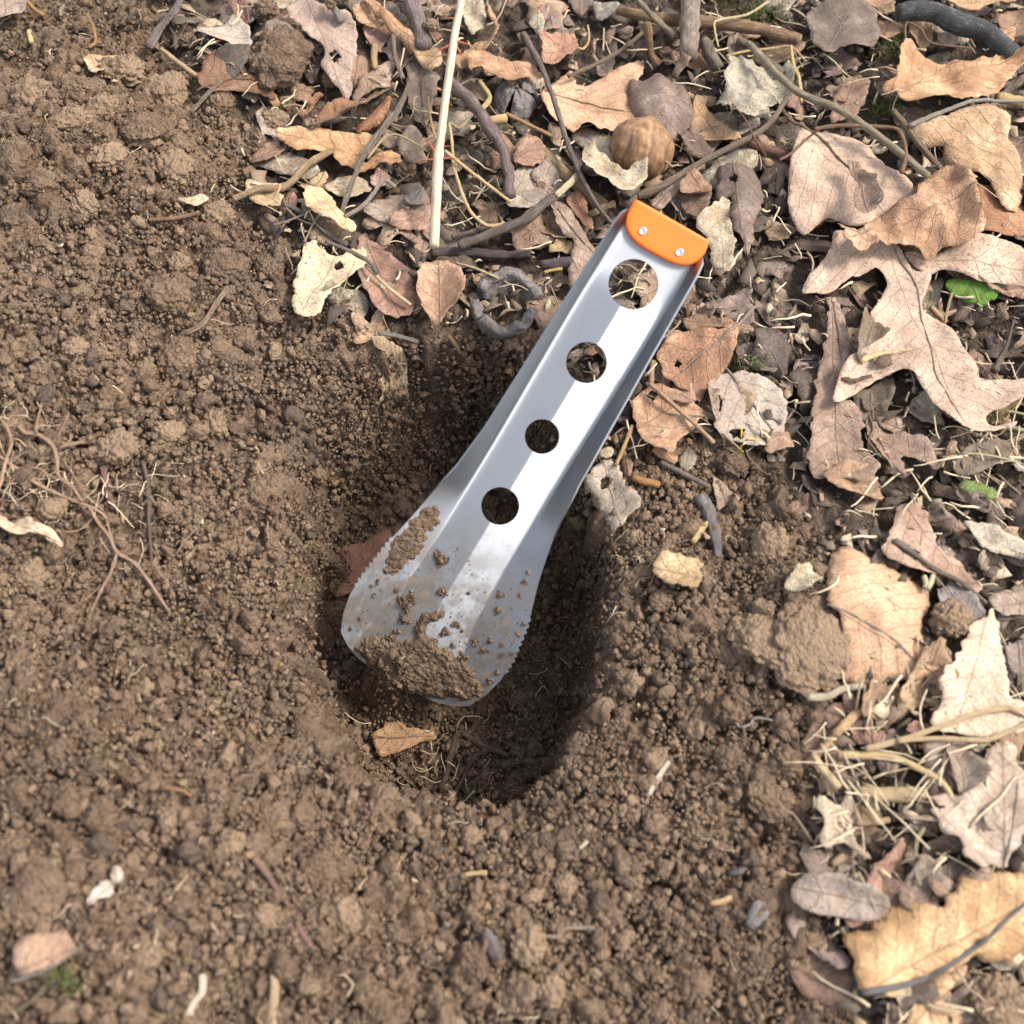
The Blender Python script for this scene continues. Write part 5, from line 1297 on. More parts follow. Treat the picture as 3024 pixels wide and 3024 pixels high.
S('stem', 'A', [(690, 1130), (740, 1060), (800, 1000), (900, 980), (1050, 1030), (1110, 1075)], 16, (0.58, 0.44, 0.27), 15, 'thin arched straw over the grey rounded leaf', 'straw', mat=M_STRAW)
S('stem', 'A', [(1680, 810), (1800, 870), (1932, 935), (2010, 975)], 26, (0.40, 0.26, 0.14), 13, 'brown stem passing the split husk', 'stem', mat=M_STRAW)
S('stem', 'A', [(1560, 860), (1620, 850), (1680, 845)], 62, (0.58, 0.42, 0.24), 12, 'short flat straw end by the bent twig', 'straw', mat=M_STRAW)
S('stem', 'A', [(1490, 580), (1540, 650), (1560, 710), (1500, 780)], 34, (0.50, 0.40, 0.22), 13, 'kinked yellow grass blade by the split husk', 'straw', mat=M_STRAW)
S('twig', 'A', [(90, 1455), (240, 1520), (400, 1650), (545, 1745)], 34, (0.28, 0.255, 0.245), 8, 'grey twig running under the pale tan lobed leaf', 'twig')
S('twig', 'A', [(240, 1525), (130, 1570), (20, 1605)], 14, (0.45, 0.40, 0.35), 9, 'fine pale side shoot on the soil edge', 'twig')
S('twig', 'A', [(385, 1720), (560, 1790), (700, 1880), (760, 1950)], 26, (0.30, 0.255, 0.24), 13, 'slim grey twig across the cream leaf', 'twig')
S('root', 'A', [(530, 1545), (640, 1470), (720, 1380), (810, 1320), (890, 1335)], 30, (0.42, 0.37, 0.33), 13, 'pale grey curved rootlet below the orange tan leaf', 'root', mat=M_ROOT)
S('stem', 'U', [(690, 500), (730, 540), (775, 575)], 7, (0.58, 0.48, 0.33), 12, 'thin straw over the dull reddish leaf', 'straw', mat=M_STRAW)
S('stem', 'Q', [(-20, 130), (200, 190), (400, 260), (585, 345)], 34, (0.66, 0.53, 0.34), 12, 'pale yellow straw pointing at the husk ring', 'straw', mat=M_STRAW)
S('twig', 'N', [(700, -60), (900, -20), (1080, 30)], 44, (0.40, 0.39, 0.38), 8, 'grey broken twig end above the rim of the hole next to the litter', 'twig')
S('stem', 'N', [(1360, -30), (1470, 100), (1600, 270), (1700, 460), (1780, 660)], 46, (0.40, 0.30, 0.20), (10, 9, 7, 5), 'speckled brown stem hanging into the hole beside the blade', 'stem', taper=(0.9, 1, 1, 0.85), straight=False)
S('stick', 'H', [(1330, 1135), (1480, 1090), (1620, 1040), (1760, 960), (1885, 860)], 38, (0.52, 0.40, 0.26), (9, 13), 'short pale stick on the edge of the dug soil', 'stick', taper=(0.8, 1.1, 1, 1))
S('twig', 'H', [(1040, -40), (990, 50), (930, 140), (845, 270)], 36, (0.27, 0.235, 0.23), (14, 9), 'grey twig stuck in the soil near the mauve lobed leaf', 'twig', taper=(0.9, 1, 1.2))
S('twig', 'H', [(1260, 460), (1180, 540), (1090, 640)], 20, (0.33, 0.28, 0.22), (12, 7), 'small twig on the wet dark leaf', 'twig')
S('stem', 'H', [(920, 280), (1010, 345), (1120, 430)], 24, (0.48, 0.38, 0.24), 7, 'short yellow stem on the soil mound', 'straw', mat=M_STRAW)
S('stem', 'H', [(130, -20), (190, 40), (245, 85)], 18, (0.48, 0.28, 0.12), 7, 'orange brown stem beside the lone leaf on the soil mound', 'stem', mat=M_STRAW)
S('stem', 'H', [(165, 180), (180, 240)], 26, (0.66, 0.50, 0.28), 6, 'small yellow straw chip on the soil mound', 'straw', mat=M_STRAW)
S('root', 'H', [(850, 1255), (930, 1248), (1010, 1235), (1140, 1212)], 20, (0.34, 0.22, 0.15), 6, 'thin brown rootlet on the soil slope', 'root', mat=M_ROOT)
S('twig', 'H', [(1300, 1640), (1240, 1730), (1150, 1830), (1060, 1900)], 26, (0.40, 0.30, 0.23), 6, 'slim brown twig lying on the dug soil', 'twig')
S('root', 'H', [(1615, 610), (1680, 600), (1740, 605), (1800, 555)], 16, (0.50, 0.36, 0.20), 8, 'pale rootlet beside the small curled russet leaf', 'root', mat=M_ROOT)
S('root', 'H', [(510, 270), (540, 220), (530, 150), (470, 140)], 16, (0.52, 0.33, 0.15), 6, 'orange rootlet on the soil mound', 'root', mat=M_ROOT)
S('root', 'H', [(345, 90), (350, 60), (362, 35)], 14, (0.55, 0.46, 0.33), 7, 'tiny pale root tip beside the lone leaf on the soil mound', 'root', mat=M_ROOT)
# upper right
S('black_stick', 'C', [(1030, 85), (1150, 78), (1300, 95), (1480, 160), (1640, 235), (1850, 385)], 118, (0.085, 0.09, 0.10), 18, 'smooth black curved stick among tan leaves', 'stick', mat=mat_bark('charred_bark', streak=0.3, patch=0.5), taper=(0.8, 1, 1, 1.1, 1, 0.85), bumpy=0.06, sides=12)
S('stem', 'C', [(-40, 330), (300, 590), (600, 790), (900, 985), (1250, 1260)], 48, (0.42, 0.365, 0.28), (22, 22), 'long straight pale stem across the oval leaf', 'stem', straight=True, bumpy=0.06)
S('twig', 'C', [(1000, 790), (1150, 990), (1330, 1200)], 48, (0.33, 0.25, 0.17), 13, 'brown twig beside the leaf with a thick midrib', 'twig', taper=(0.8, 1, 0.8))
S('stem', 'C', [(440, 920), (600, 912), (900, 900), (1040, 945), (1100, 1080), (1060, 1230)], 26, (0.34, 0.21, 0.14), 23, 'thin reddish vine looping over the oval leaf', 'stem', mat=M_ROOT)
S('stem', 'C', [(270, 330), (285, 450), (330, 560), (345, 730)], 24, (0.58, 0.44, 0.24), 14, 'bent yellow straw beside the long pale stem', 'straw', mat=M_STRAW)
S('stem', 'C', [(20, 360), (150, 345), (270, 340), (380, 440)], 14, (0.58, 0.42, 0.22), 13, 'fine yellow grass blade near the brown stick end', 'straw', mat=M_STRAW)
S('stick', 'C', [(-20, 1020), (120, 1070), (270, 1120)], 62, (0.30, 0.17, 0.125), 8, 'reddish bark stick beside the oval leaf', 'stick')
S('stem', 'C', [(480, 910), (380, 990), (280, 1080), (190, 1140)], 18, (0.33, 0.19, 0.12), 20, 'thin red stem crossing the base of the oval leaf', 'stem', mat=M_ROOT)
S('stem', 'C', [(1090, 320), (1085, 200), (1110, 160), (1200, 220), (1270, 310), (1560, 345)], 12, (0.36, 0.25, 0.16), 17, 'thin wiry stem looping under the black stick', 'stem', mat=M_ROOT)
S('stem', 'C', [(1730, 690), (1850, 720), (1990, 750)], 66, (0.48, 0.36, 0.19), 12, 'yellow brown flat stem beside the leaf with a thick midrib', 'stem', mat=M_STRAW)
S('stem', 'B', [(1640, 280), (1720, 340), (1830, 430), (1960, 520)], 50, (0.30, 0.245, 0.205), 13, 'grey brown twig pointing at the lichen leaf', 'twig')
S('stem', 'B', [(1400, 280), (1450, 380), (1500, 490)], 82, (0.27, 0.235, 0.205), (16, 9), 'short dark grey stub beside the broken stick', 'stick', taper=(0.8, 1.1, 0.9), bumpy=0.18)
S('stem', 'B', [(1860, 10), (1700, 110), (1520, 130), (1470, 190), (1500, 330)], 15, (0.62, 0.52, 0.33), 18, 'pale curling grass blade over the brown stick', 'straw', mat=M_STRAW)
S('stem', 'B', [(1560, 400), (1700, 385), (1932, 340)], 16, (0.58, 0.45, 0.25), 14, 'fine yellow straw above the lichen leaf', 'straw', mat=M_STRAW)
S('stem', 'B', [(490, 1250), (430, 1320), (340, 1390)], 44, (0.62, 0.52, 0.36), 15, 'short flat cream splinter beside the thin dark twig', 'wood', mat=M_STRAW)
S('stem', 'B', [(1600, 740), (1690, 840), (1760, 970), (1840, 1110)], 14, (0.28, 0.16, 0.11), 20, 'fine red stem over the slender brown twig', 'stem', mat=M_ROOT)
S('stem', 'B', [(570, 180), (580, 280), (540, 350), (500, 340)], 14, (0.58, 0.45, 0.26), 13, 'tiny yellow grass curl near the rosy brown leaf', 'straw', mat=M_STRAW)
# right edge
S('stem', 'D', [(1860, 590), (1800, 790), (1720, 960)], 34, (0.26, 0.21, 0.17), 10, 'dark stem with a pale stub end by the oak leaf', 'stem', taper=(0.5, 0.7, 1.5))
S('stem', 'D', [(1350, 1640), (1375, 1580), (1450, 1555), (1600, 1552), (1890, 1600)], 14, (0.66, 0.53, 0.32), 12, 'thin arched yellow straw above the green seedling leaf', 'straw', mat=M_STRAW)
S('stem', 'D', [(1420, 400), (1390, 500), (1365, 620)], 20, (0.44, 0.34, 0.22), 9, 'thin brown stem under the green leaf', 'stem', mat=M_STRAW)
S('stem', 'D', [(1270, 500), (1320, 550), (1370, 610)], 42, (0.46, 0.33, 0.20), 8, 'short tan stem end beside the oak leaf', 'stem', mat=M_STRAW)
S('stem', 'D', [(1430, 600), (1500, 540), (1570, 490)], 66, (0.33, 0.26, 0.19), 7, 'spindle-shaped brown seed case under the green leaf', 'seed', taper=(0.4, 1, 0.9, 0.25))
S('stem', 'D', [(1800, 1240), (1860, 1250), (1990, 1275)], 16, (0.66, 0.56, 0.36), 10, 'pale straw beside the oak leaf tip', 'straw', mat=M_STRAW)
S('stem', 'D', [(1820, 1350), (1900, 1370), (1990, 1390)], 26, (0.60, 0.52, 0.38), 8, 'flat pale straw below the oak leaf tip', 'straw', mat=M_STRAW)
S('stem', 'D', [(1700, 1560), (1810, 1480), (1932, 1420), (2000, 1380)], 24, (0.42, 0.33, 0.23), 8, 'brown stem behind the green seedling leaf', 'stem', mat=M_STRAW)
S('stem', 'D', [(1440, 1560), (1530, 1640), (1600, 1720)], 48, (0.38, 0.33, 0.28), 8, 'grey stub pointing at the green seedling leaf', 'stick')
S('stem', 'E', [(1110, 205), (1250, 290), (1380, 390), (1520, 480), (1690, 600)], 34, (0.30, 0.245, 0.21), 11, 'dark thin stalk lying on the pinkish brown leaf', 'stem', taper=(1.3, 0.8, 0.9, 0.9))
S('stem', 'E', [(1295, 430), (1310, 480), (1305, 510)], 32, (0.66, 0.57, 0.40), 9, 'small pale straw stub by the tan toothed leaf', 'straw', mat=M_STRAW)
S('stem', 'E', [(1355, 425), (1340, 470), (1320, 515)], 32, (0.66, 0.57, 0.40), 10, 'second small pale straw stub by the tan toothed leaf', 'straw', mat=M_STRAW)
S('stem', 'E', [(560, 1200), (680, 1195), (780, 1150), (910, 1125)], 42, (0.56, 0.50, 0.40), 7, 'pale twisted shred under the tan toothed leaf', 'stem', mat=M_STRAW)
S('stem', 'E', [(920, 1120), (930, 1250), (965, 1380), (980, 1490)], 22, (0.42, 0.32, 0.24), 8, 'thin brown stem on the mauve leaf strip', 'stem', mat=M_STRAW)
S('stem', 'E', [(930, 1530), (1080, 1490), (1250, 1440), (1500, 1350), (1700, 1285), (1850, 1270), (1990, 1330)], 34, (0.56, 0.44, 0.29), 13, 'long straw curving across the pale ribbed leaf', 'straw', mat=M_STRAW)
S('stem', 'E', [(1130, 1475), (1400, 1460), (1600, 1470), (1750, 1455), (1990, 1345)], 28, (0.57, 0.45, 0.29), 14, 'second long straw beneath the pale ribbed leaf', 'straw', mat=M_STRAW)
S('stem', 'F', [(755, 230), (1000, 232), (1130, 250), (1250, 295), (1400, 385), (1470, 480), (1490, 580)], 44, (0.62, 0.48, 0.29), (9, 13, 10), 'golden straw bending in an arc over the crumpled grey leaf', 'straw', mat=M_STRAW, taper=(1.1, 1, 0.8, 0.7))
S('stem', 'E', [(890, 1285), (810, 1360), (730, 1435)], 52, (0.56, 0.38, 0.23), 9, 'broken orange straw piece above the woody straw', 'straw', mat=M_STRAW)
S('stem', 'E', [(735, 1440), (680, 1500), (620, 1565)], 40, (0.55, 0.38, 0.24), 8, 'thinner orange straw piece joined end to end on the soil', 'straw', mat=M_STRAW)
S('stem', 'F', [(595, 215), (650, 310), (760, 430)], 64, (0.62, 0.50, 0.32), 8, 'pale frayed woody straw slanting on the soil edge', 'straw', mat=M_STRAW, taper=(0.5, 1, 0.9), bumpy=0.16)
S('stem', 'F', [(870, 470), (1000, 478), (1150, 480), (1300, 470)], 84, (0.50, 0.38, 0.25), 7, 'thick woody straw lying level on the soil edge', 'straw', mat=M_STRAW, bumpy=0.10)
S('stem', 'F', [(870, 660), (960, 655), (1080, 640)], 34, (0.50, 0.38, 0.24), 7, 'small forked tan twig under the woody straw', 'twig', mat=M_STRAW)
S('wood_chip', 'F', [(715, 920), (800, 860), (915, 810)], 66, (0.46, 0.35, 0.23), 5, 'flat tan wood chip on the soil by the rolled leaf', 'wood', mat=M_STRAW, taper=(0.6, 1, 0.6))
S('twig', 'F', [(570, 640), (630, 730), (700, 840)], 60, (0.22, 0.185, 0.175), 5, 'dark twig end sinking in the soil near the woody straw', 'twig', taper=(0.6, 1, 0.8))
S('stem', 'F', [(1300, 690), (1250, 780), (1240, 950), (1270, 1050)], 24, (0.40, 0.34, 0.25), 9, 'thin bowed stem behind the rolled brown leaf', 'stem', mat=M_STRAW)
# beside the hole
S('twig', 'G', [(1090, 880), (1270, 965), (1440, 1055)], 46, (0.29, 0.245, 0.225), 6, 'grey twig on the soil beside the mottled orange leaf', 'twig', taper=(0.8, 1, 0.8))
S('root', 'G', [(1370, 1130), (1430, 1230), (1475, 1400), (1500, 1560)], 96, (0.21, 0.20, 0.205), 4, 'thick blue-grey root end half buried in the soil', 'root', mat=M_ROOT, taper=(1.2, 1, 1, 0.6), bumpy=0.14)
S('stem', 'G', [(1010, 330), (1100, 400), (1200, 470), (1330, 600), (1465, 750)], 32, (0.44, 0.295, 0.20), 14, 'straight reddish straw over the mottled orange leaf', 'straw', mat=M_STRAW, straight=True)
S('stem', 'G', [(770, 905), (830, 760), (890, 620)], 32, (0.48, 0.34, 0.18), 8, 'yellow brown stem beside the blade', 'stem', mat=M_STRAW)
S('stem', 'G', [(1035, 160), (1025, 250), (1020, 330)], 40, (0.36, 0.25, 0.17), 10, 'upright brown stem close to the handle edge', 'stem', mat=M_STRAW)
S('wood_chip', 'G', [(890, 990), (980, 1015), (1080, 1045)], 62, (0.40, 0.225, 0.10), 5, 'orange brown wood chip on the soil edge', 'wood', mat=M_STRAW, taper=(0.9, 1, 0.8), bumpy=0.2)
S('wood_chip', 'G', [(1320, 1450), (1370, 1380), (1425, 1310)], 48, (0.58, 0.44, 0.25), 5, 'yellow wood chip lying against the blue-grey root', 'wood', mat=M_STRAW, taper=(0.9, 1, 0.8))
S('wood_chip', 'G', [(1050, 780), (1120, 830), (1200, 870)], 70, (0.48, 0.28, 0.18), 6, 'reddish wood chip under the mottled orange leaf', 'wood', mat=M_STRAW)
S('stem', 'U', [(1224, 1500), (1240, 1470), (1262, 1437)], 10, (0.64, 0.56, 0.46), 4, 'pale straw chip on the bare soil slope', 'straw', mat=M_STRAW)
S('stem', 'L', [(425, 820), (440, 745)], 16, (0.66, 0.60, 0.50), 3, 'tiny white straw on the bare soil rim of the hole', 'straw', mat=M_STRAW)
S('stem', 'M', [(1500, 75), (1530, 40), (1565, -5)], 18, (0.62, 0.54, 0.45), 4, 'pale root chip on the soil below the hole', 'root', mat=M_ROOT)
S('stem', 'M', [(1205, 305), (1240, 275)], 20, (0.66, 0.56, 0.42), 4, 'tiny cream straw on the open soil', 'straw', mat=M_STRAW)
S('root', 'M', [(1060, 690), (1110, 690), (1150, 655), (1270, 655)], 16, (0.50, 0.40, 0.33), 5, 'small wavy pinkish rootlet on the open soil', 'root', mat=M_ROOT)
S('stem', 'M', [(690, 425), (740, 415), (800, 412)], 20, (0.56, 0.41, 0.25), 5, 'small tan splinter on the open soil', 'wood', mat=M_STRAW)
S('stem', 'M', [(1780, 545), (1830, 540), (1870, 520)], 24, (0.60, 0.44, 0.26), 5, 'curved tan splinter near the bluish flake', 'wood', mat=M_STRAW)
S('root', 'K', [(1615, 875), (1680, 970), (1780, 1110), (1830, 1180)], 34, (0.36, 0.23, 0.20), 6, 'pinkish root lying on the open soil', 'root', mat=M_ROOT, taper=(1.3, 0.9, 0.7))
S('root', 'K', [(1880, 1290), (1920, 1360), (1970, 1440)], 34, (0.36, 0.22, 0.19), 5, 'short pinkish root end further along the open soil', 'root', mat=M_ROOT)
S('root', 'K', [(1030, 430), (1110, 445), (1160, 455), (1215, 490)], 22, (0.48, 0.29, 0.17), 5, 'orange rootlet on the smooth slope of soil', 'root', mat=M_ROOT)
S('stem', 'K', [(1280, 1620), (1290, 1720), (1230, 1790), (1190, 1870)], 46, (0.58, 0.54, 0.46), 5, 'whitish frayed stem in the open soil away from the litter', 'stem', mat=M_STRAW)
S('stem', 'K', [(1740, 1620), (1730, 1760), (1720, 1990)], 54, (0.45, 0.34, 0.23), 5, 'tan stem in the open soil away from the litter', 'stem', mat=M_STRAW)
S('root', 'K', [(-40, 1860), (100, 1850), (200, 1780), (290, 1690)], 34, (0.30, 0.245, 0.17), 5, 'olive brown root beside moss in the open soil', 'root', mat=M_ROOT)


def branched(name, label, cat, part, rows, color, mat, group=None):
    """one plant with several branches, each a part"""
    w0 = pathpts(rows[0][0], rows[0][1], rows[0][3])
    root = bpy.data.objects.new(name, None); COL.objects.link(root)
    root.location = (w0[0, 0], w0[0, 1], w0[:, 2].min() - 0.001)
    root['label'] = label; root['category'] = cat
    if group: root['group'] = group
    for crop, pts, wpx, lift, tp in rows:
        lift = lift + (2.5 if crop == 'J' else 0.5)
        kk = random.uniform(0.9, 1.25)
        stick(part, crop, pts, wpx * (0.8 if crop == 'J' else 0.85), tuple(c * kk for c in color), lift, None, None, mat=mat, taper=tp, bumpy=0.16, parent=root, sides=7)
    return root


RT = (0.58, 0.385, 0.26)
branched('tree_root', 'branching orange brown tree root exposed on the soil slope', 'root', 'root_branch', [
    ('J', [(-60, 700), (30, 770), (130, 840), (250, 930), (420, 1010), (550, 1060), (660, 1120), (690, 1200), (710, 1280)], 26, 4, (1, 1, 0.9, 0.7)),
    ('J', [(120, 550), (160, 595), (230, 602), (330, 670), (365, 760), (370, 870), (450, 930), (520, 1030)], 32, 6, (1.1, 1, 0.9, 0.7)),
    ('J', [(560, 1060), (620, 1160), (690, 1250), (740, 1350), (860, 1430), (960, 1560), (1010, 1640), (1075, 1730)], 28, 4, (0.9, 1, 1, 0.7)),
    ('J', [(740, 1370), (690, 1500), (640, 1620), (580, 1735)], 22, 4, (1, 0.9, 0.6)),
    ('J', [(375, 690), (450, 670), (530, 655)], 26, 6, (0.7, 1, 1.1)),
    ('J', [(228, 595), (232, 530), (250, 470), (262, 410)], 22, 7, (1, 0.9, 0.7)),
    ('J', [(360, 630), (400, 560), (440, 470)], 13, 5, (1, 0.8, 0.6)),
    ('J', [(-10, 490), (60, 590), (75, 670), (40, 760), (10, 900), (-20, 970)], 22, 6, (0.7, 1, 1, 1.2)),
    ('J', [(130, 840), (90, 890), (30, 930)], 12, 5, (1, 0.6)), ('J', [(180, 870), (165, 920), (130, 920)], 12, 5, (1, 0.6)), ('J', [(230, 900), (260, 850)], 12, 5, (1, 0.6)),
    ('J', [(150, 820), (240, 820), (320, 870), (370, 880)], 14, 5, (0.8, 1)), ('J', [(590, 1130), (540, 1190), (470, 1230), (350, 1220)], 12, 3, (1, 0.7)),
    ('J', [(790, 1420), (800, 1480), (830, 1450)], 12, 4, (1, 0.6)), ('J', [(380, 750), (440, 830), (560, 1020)], 7, 5, (1, 1))], RT, M_ROOT)
branched('root', 'thick reddish root beside the soil lump on the slope', 'root', 'root_branch', [
    ('J', [(655, 815), (670, 900), (690, 990), (720, 1080)], 54, 2, (1, 1, 0.7)), ('J', [(690, 940), (740, 960), (820, 960), (890, 920)], 15, 4, (1, 0.7)), ('J', [(740, 965), (790, 1000), (780, 1070)], 10, 4, (1, 0.7))], (0.33, 0.19, 0.155), M_ROOT)
branched('root', 'dark reddish root running straight down the soil slope', 'root', 'root_branch', [
    ('J', [(905, 780), (930, 880), (940, 1000), (950, 1150), (960, 1300), (960, 1430)], 34, 2, (0.9, 1, 1, 0.6)), ('J', [(960, 1135), (1050, 1135), (1110, 1140)], 9, 3, (1, 0.6))], (0.27, 0.185, 0.15), M_ROOT)
branched('root', 'forked tan rootlets on the rim beside the dark hollow', 'root', 'root_branch', [
    ('N', [(0, 950), (60, 960), (100, 1040), (140, 1180), (150, 1290), (135, 1400)], 26, 3, (1, 1, 0.5)), ('N', [(60, 965), (130, 1060), (220, 1075), (300, 1060), (370, 1090)], 22, 4, (1, 1, 0.6)),
    ('N', [(90, 1060), (100, 1150), (95, 1270)], 18, 3, (1, 0.7)), ('N', [(20, 940), (120, 935), (240, 935)], 22, 4, (1, 0.8)), ('N', [(130, 1010), (220, 990), (350, 975)], 18, 4, (1, 0.7)), ('N', [(210, 940), (205, 1030)], 15, 4, (1, 0.7))],
    (0.40, 0.27, 0.18), M_ROOT)
branched('root', 'soil-coated forked root on the floor of the hole', 'root', 'root_branch', [
    ('L', [(1090, 350), (1080, 430), (1050, 500), (970, 520), (930, 640), (910, 740), (870, 830)], 44, 4, (0.8, 1, 1, 0.7)), ('L', [(1000, 510), (1080, 560), (1160, 605), (1255, 640)], 46, 4, (1, 1, 0.6)),
    ('L', [(1160, 605), (1060, 650), (1010, 760), (950, 860)], 32, 4, (1, 1, 0.8)), ('L', [(1110, 400), (1180, 420), (1230, 455)], 22, 4, (1, 0.7)), ('L', [(930, 720), (980, 780)], 20, 4, (1, 0.7))], (0.20, 0.145, 0.105), M_ROOT)
branched('root', 'thin crooked root clinging to the wall of the hole', 'root', 'root_branch', [
    ('L', [(150, 70), (180, 200), (230, 300), (260, 400), (270, 480), (300, 540)], 24, 3, (1, 0.9, 0.6)), ('L', [(160, 100), (120, 150), (80, 190)], 13, 3, (1, 0.6))], (0.30, 0.21, 0.15), M_ROOT)
branched('root', 'tangle of pale rootlets hanging over the shaded wall beside the blade', 'root', 'root_branch', [
    ('S', [(500, 720), (450, 735), (430, 700), (420, 665)], 16, 3, (1, 0.9)), ('S', [(400, 940), (340, 920), (320, 895), (280, 930)], 14, 3, (1, 0.9)), ('S', [(480, 610), (390, 615), (330, 650), (305, 705)], 15, 3, (1, 0.7)),
    ('S', [(340, 900), (350, 860), (400, 830)], 12, 3, (1, 0.7)), ('S', [(490, 1030), (495, 1140)], 14, 3, (1, 0.7)), ('S', [(600, 850), (640, 880), (690, 890)], 16, 4, (1, 0.7)), ('S', [(590, 1000), (620, 1060), (660, 1105)], 10, 3, (1, 0.7)),
    ('S', [(690, 600), (800, 570), (960, 540), (1090, 510)], 9, 4, (1, 1)), ('S', [(590, 840), (680, 720), (760, 660), (850, 600)], 9, 4, (1, 1))], (0.38, 0.29, 0.21), M_ROOT)
branched('root', 'white knotted rootlet on the soil near the flat clod', 'root', 'root_branch', [
    ('E', [(0, 1250), (60, 1310), (130, 1390)], 26, 5, (1, 0.8)), ('E', [(140, 1390), (200, 1370), (230, 1330), (340, 1345)], 22, 5, (1, 0.7))], (0.52, 0.47, 0.41), M_ROOT)

# ---- pale stalk with thorns
st_root = bpy.data.objects.new('thorny_stalk', None); COL.objects.link(st_root)
st_root['label'] = 'pale cream dead stalk with red-brown thorns lying across the litter'; st_root['category'] = 'stalk'
SPTS = [(1368, -80), (1344, 75), (1317, 250), (1279, 500), (1240, 750), (1203, 990), (1194, 1080), (1180, 1430), (1166, 1775)]
sw = pathpts('A', SPTS, 26)
st_root.location = (sw[-1, 0], sw[-1, 1], sw[:, 2].min())
def mat_stalk():
    t = NT('pale_stalk')
    uv = t.n('UVMap').outputs[0]; sx = t.n('SeparateXYZ', Vector=uv)
    st_ = t.n('CombineXYZ', i0=t.math('MULTIPLY', sx.outputs[0], 0.8), i1=t.math('MULTIPLY', sx.outputs[1], 17.0)).outputs[0]
    s1 = t.noise(st_, 1.0, 5, 0.7)
    v2_ = t.n('CombineXYZ', i0=t.math('MULTIPLY', sx.outputs[0], 5.0), i1=t.math('MULTIPLY', sx.outputs[1], 9.0)).outputs[0]
    d1 = t.noise(v2_, 1.7, 2)
    c = t.mix(t.ramp(s1, 0.38, 0.6, 0.75, 0.0), (0.55, 0.46, 0.325), (0.27, 0.195, 0.115))
    c = t.mix(t.ramp(d1, 0.62, 0.66, 0.0, 0.9), c, (0.14, 0.095, 0.06))
    return t.set(Base_Color=c, Roughness=0.6, Specular_IOR_Level=0.3, Normal=t.bump(s1, 0.0004, 0.7))
so, sc_, sr_ = stick('stalk', 'A', SPTS, 60, (1, 1, 1), 26, None, None, mat=mat_stalk(), taper=(0.82, 0.84, 0.86, 0.88, 0.86, 0.88, 1.12, 1.0, 0.98), bumpy=0.035, parent=st_root, sides=14, square=0.06, straight=True)
M_THORN = mat_plain('thorn', (0.30, 0.085, 0.035), 0.4, 900, 0.3, 0.0001)
def thorn(crop, a, b, wid):
    p = px(crop, [a, b]); d = ((on_ground(p, 0.026)[0] - sc_) ** 2).sum(1).argmin()
    base = sc_[d]; pl = on_plane(p, base, np.array([0, -0.3, 0.95]))
    q = curve(np.array([base * 0.5 + pl[0] * 0.5, pl[0] * 0.45 + pl[1] * 0.55 + np.array([0, 0, 0.0006]), pl[1]]), 7)
    r = wid * CROPS[crop][2] * 0.5 / FP * 0.5 * np.array([1, 0.8, 0.62, 0.46, 0.32, 0.18, 0.05])
    v, f, uv = tube(q, r, 6)
    obj('thorn', mesh('thorn', v - np.array(st_root.location), f, uv), M_THORN, st_root)
for c_, a, b, w_ in [('O', (540, 610), (395, 395), 46), ('O', (500, 650), (265, 705), 34), ('O', (600, 640), (800, 665), 34), ('A', (1325, 315), (1445, 325), 30), ('A', (1320, 335), (1378, 430), 30),
                     ('A', (1250, 340), (1170, 382), 24), ('A', (1205, 750), (1142, 750), 12), ('A', (1250, 738), (1302, 756), 13), ('A', (1285, 130), (1215, 142), 12), ('A', (1240, 400), (1190, 405), 10),
                     ('A', (1270, 500), (1320, 520), 10), ('A', (1230, 640), (1175, 662), 11), ('A', (1260, 625), (1300, 640), 10), ('A', (1215, 820), (1140, 812), 10), ('A', (1225, 1035), (1310, 1060), 12),
                     ('A', (1160, 1335), (1110, 1350), 10), ('A', (1155, 1370), (1120, 1395), 10), ('A', (1155, 1440), (1075, 1478), 14), ('A', (1200, 1430), (1240, 1450), 9), ('A', (1330, 90), (1385, 80), 10),
                     ('A', (1345, 200), (1390, 190), 10), ('A', (1150, 1580), (1115, 1590), 9), ('A', (1145, 1660), (1105, 1672), 10), ('A', (1325, 225), (1275, 260), 9)]:
    thorn(c_, a, b, w_)

# ------------------------------------------------------------------ nut and husks
def mat_nut():
    t = NT('nut_shell')
    vec = t.n('TexCoord').outputs['Object']
    st_ = t.n('Mapping', Vector=vec); st_.inputs['Scale'].default_value = (260, 260, 60)
    s1 = t.noise(st_.outputs[0], 1.0, 5, 0.62); n1 = t.noise(vec, 90, 4, 0.6); n2 = t.noise(vec, 700, 3)
    g = t.n('Attribute', attribute_name='groove').outputs['Fac']
    c = t.mix(t.ramp(s1, 0.35, 0.65), (0.155, 0.078, 0.038), (0.30, 0.17, 0.085))
    c = t.mix(t.ramp(n1, 0.5, 0.7, 0.0, 0.6), c, (0.38, 0.235, 0.125))
    c = t.mix(t.math('MULTIPLY', g, 0.95), c, (0.07, 0.038, 0.022))
    c = t.mix(t.ramp(n2, 0.62, 0.7, 0.0, 0.7), c, (0.08, 0.05, 0.03))
    return t.set(Base_Color=c, Roughness=0.62, Specular_IOR_Level=0.3, Normal=t.bump(t.math('ADD', s1, t.math('MULTIPLY', n2, 0.5)), 0.0008, 0.7))
v, f = ICO[5]
ph = np.arctan2(v[:, 1], v[:, 0]); th_ = np.arccos(np.clip(v[:, 2], -1, 1)); eq = np.sin(th_)
wv_ = ph * 4 + 0.25 * np.sin(ph * 3) + 0.5 * vnoise3(v * 1.3, 4)
rid = np.abs(np.cos(wv_)) ** 0.6
rid2 = np.abs(np.cos(wv_ * 2.3 + 1.7 + v[:, 2])) ** 0.5
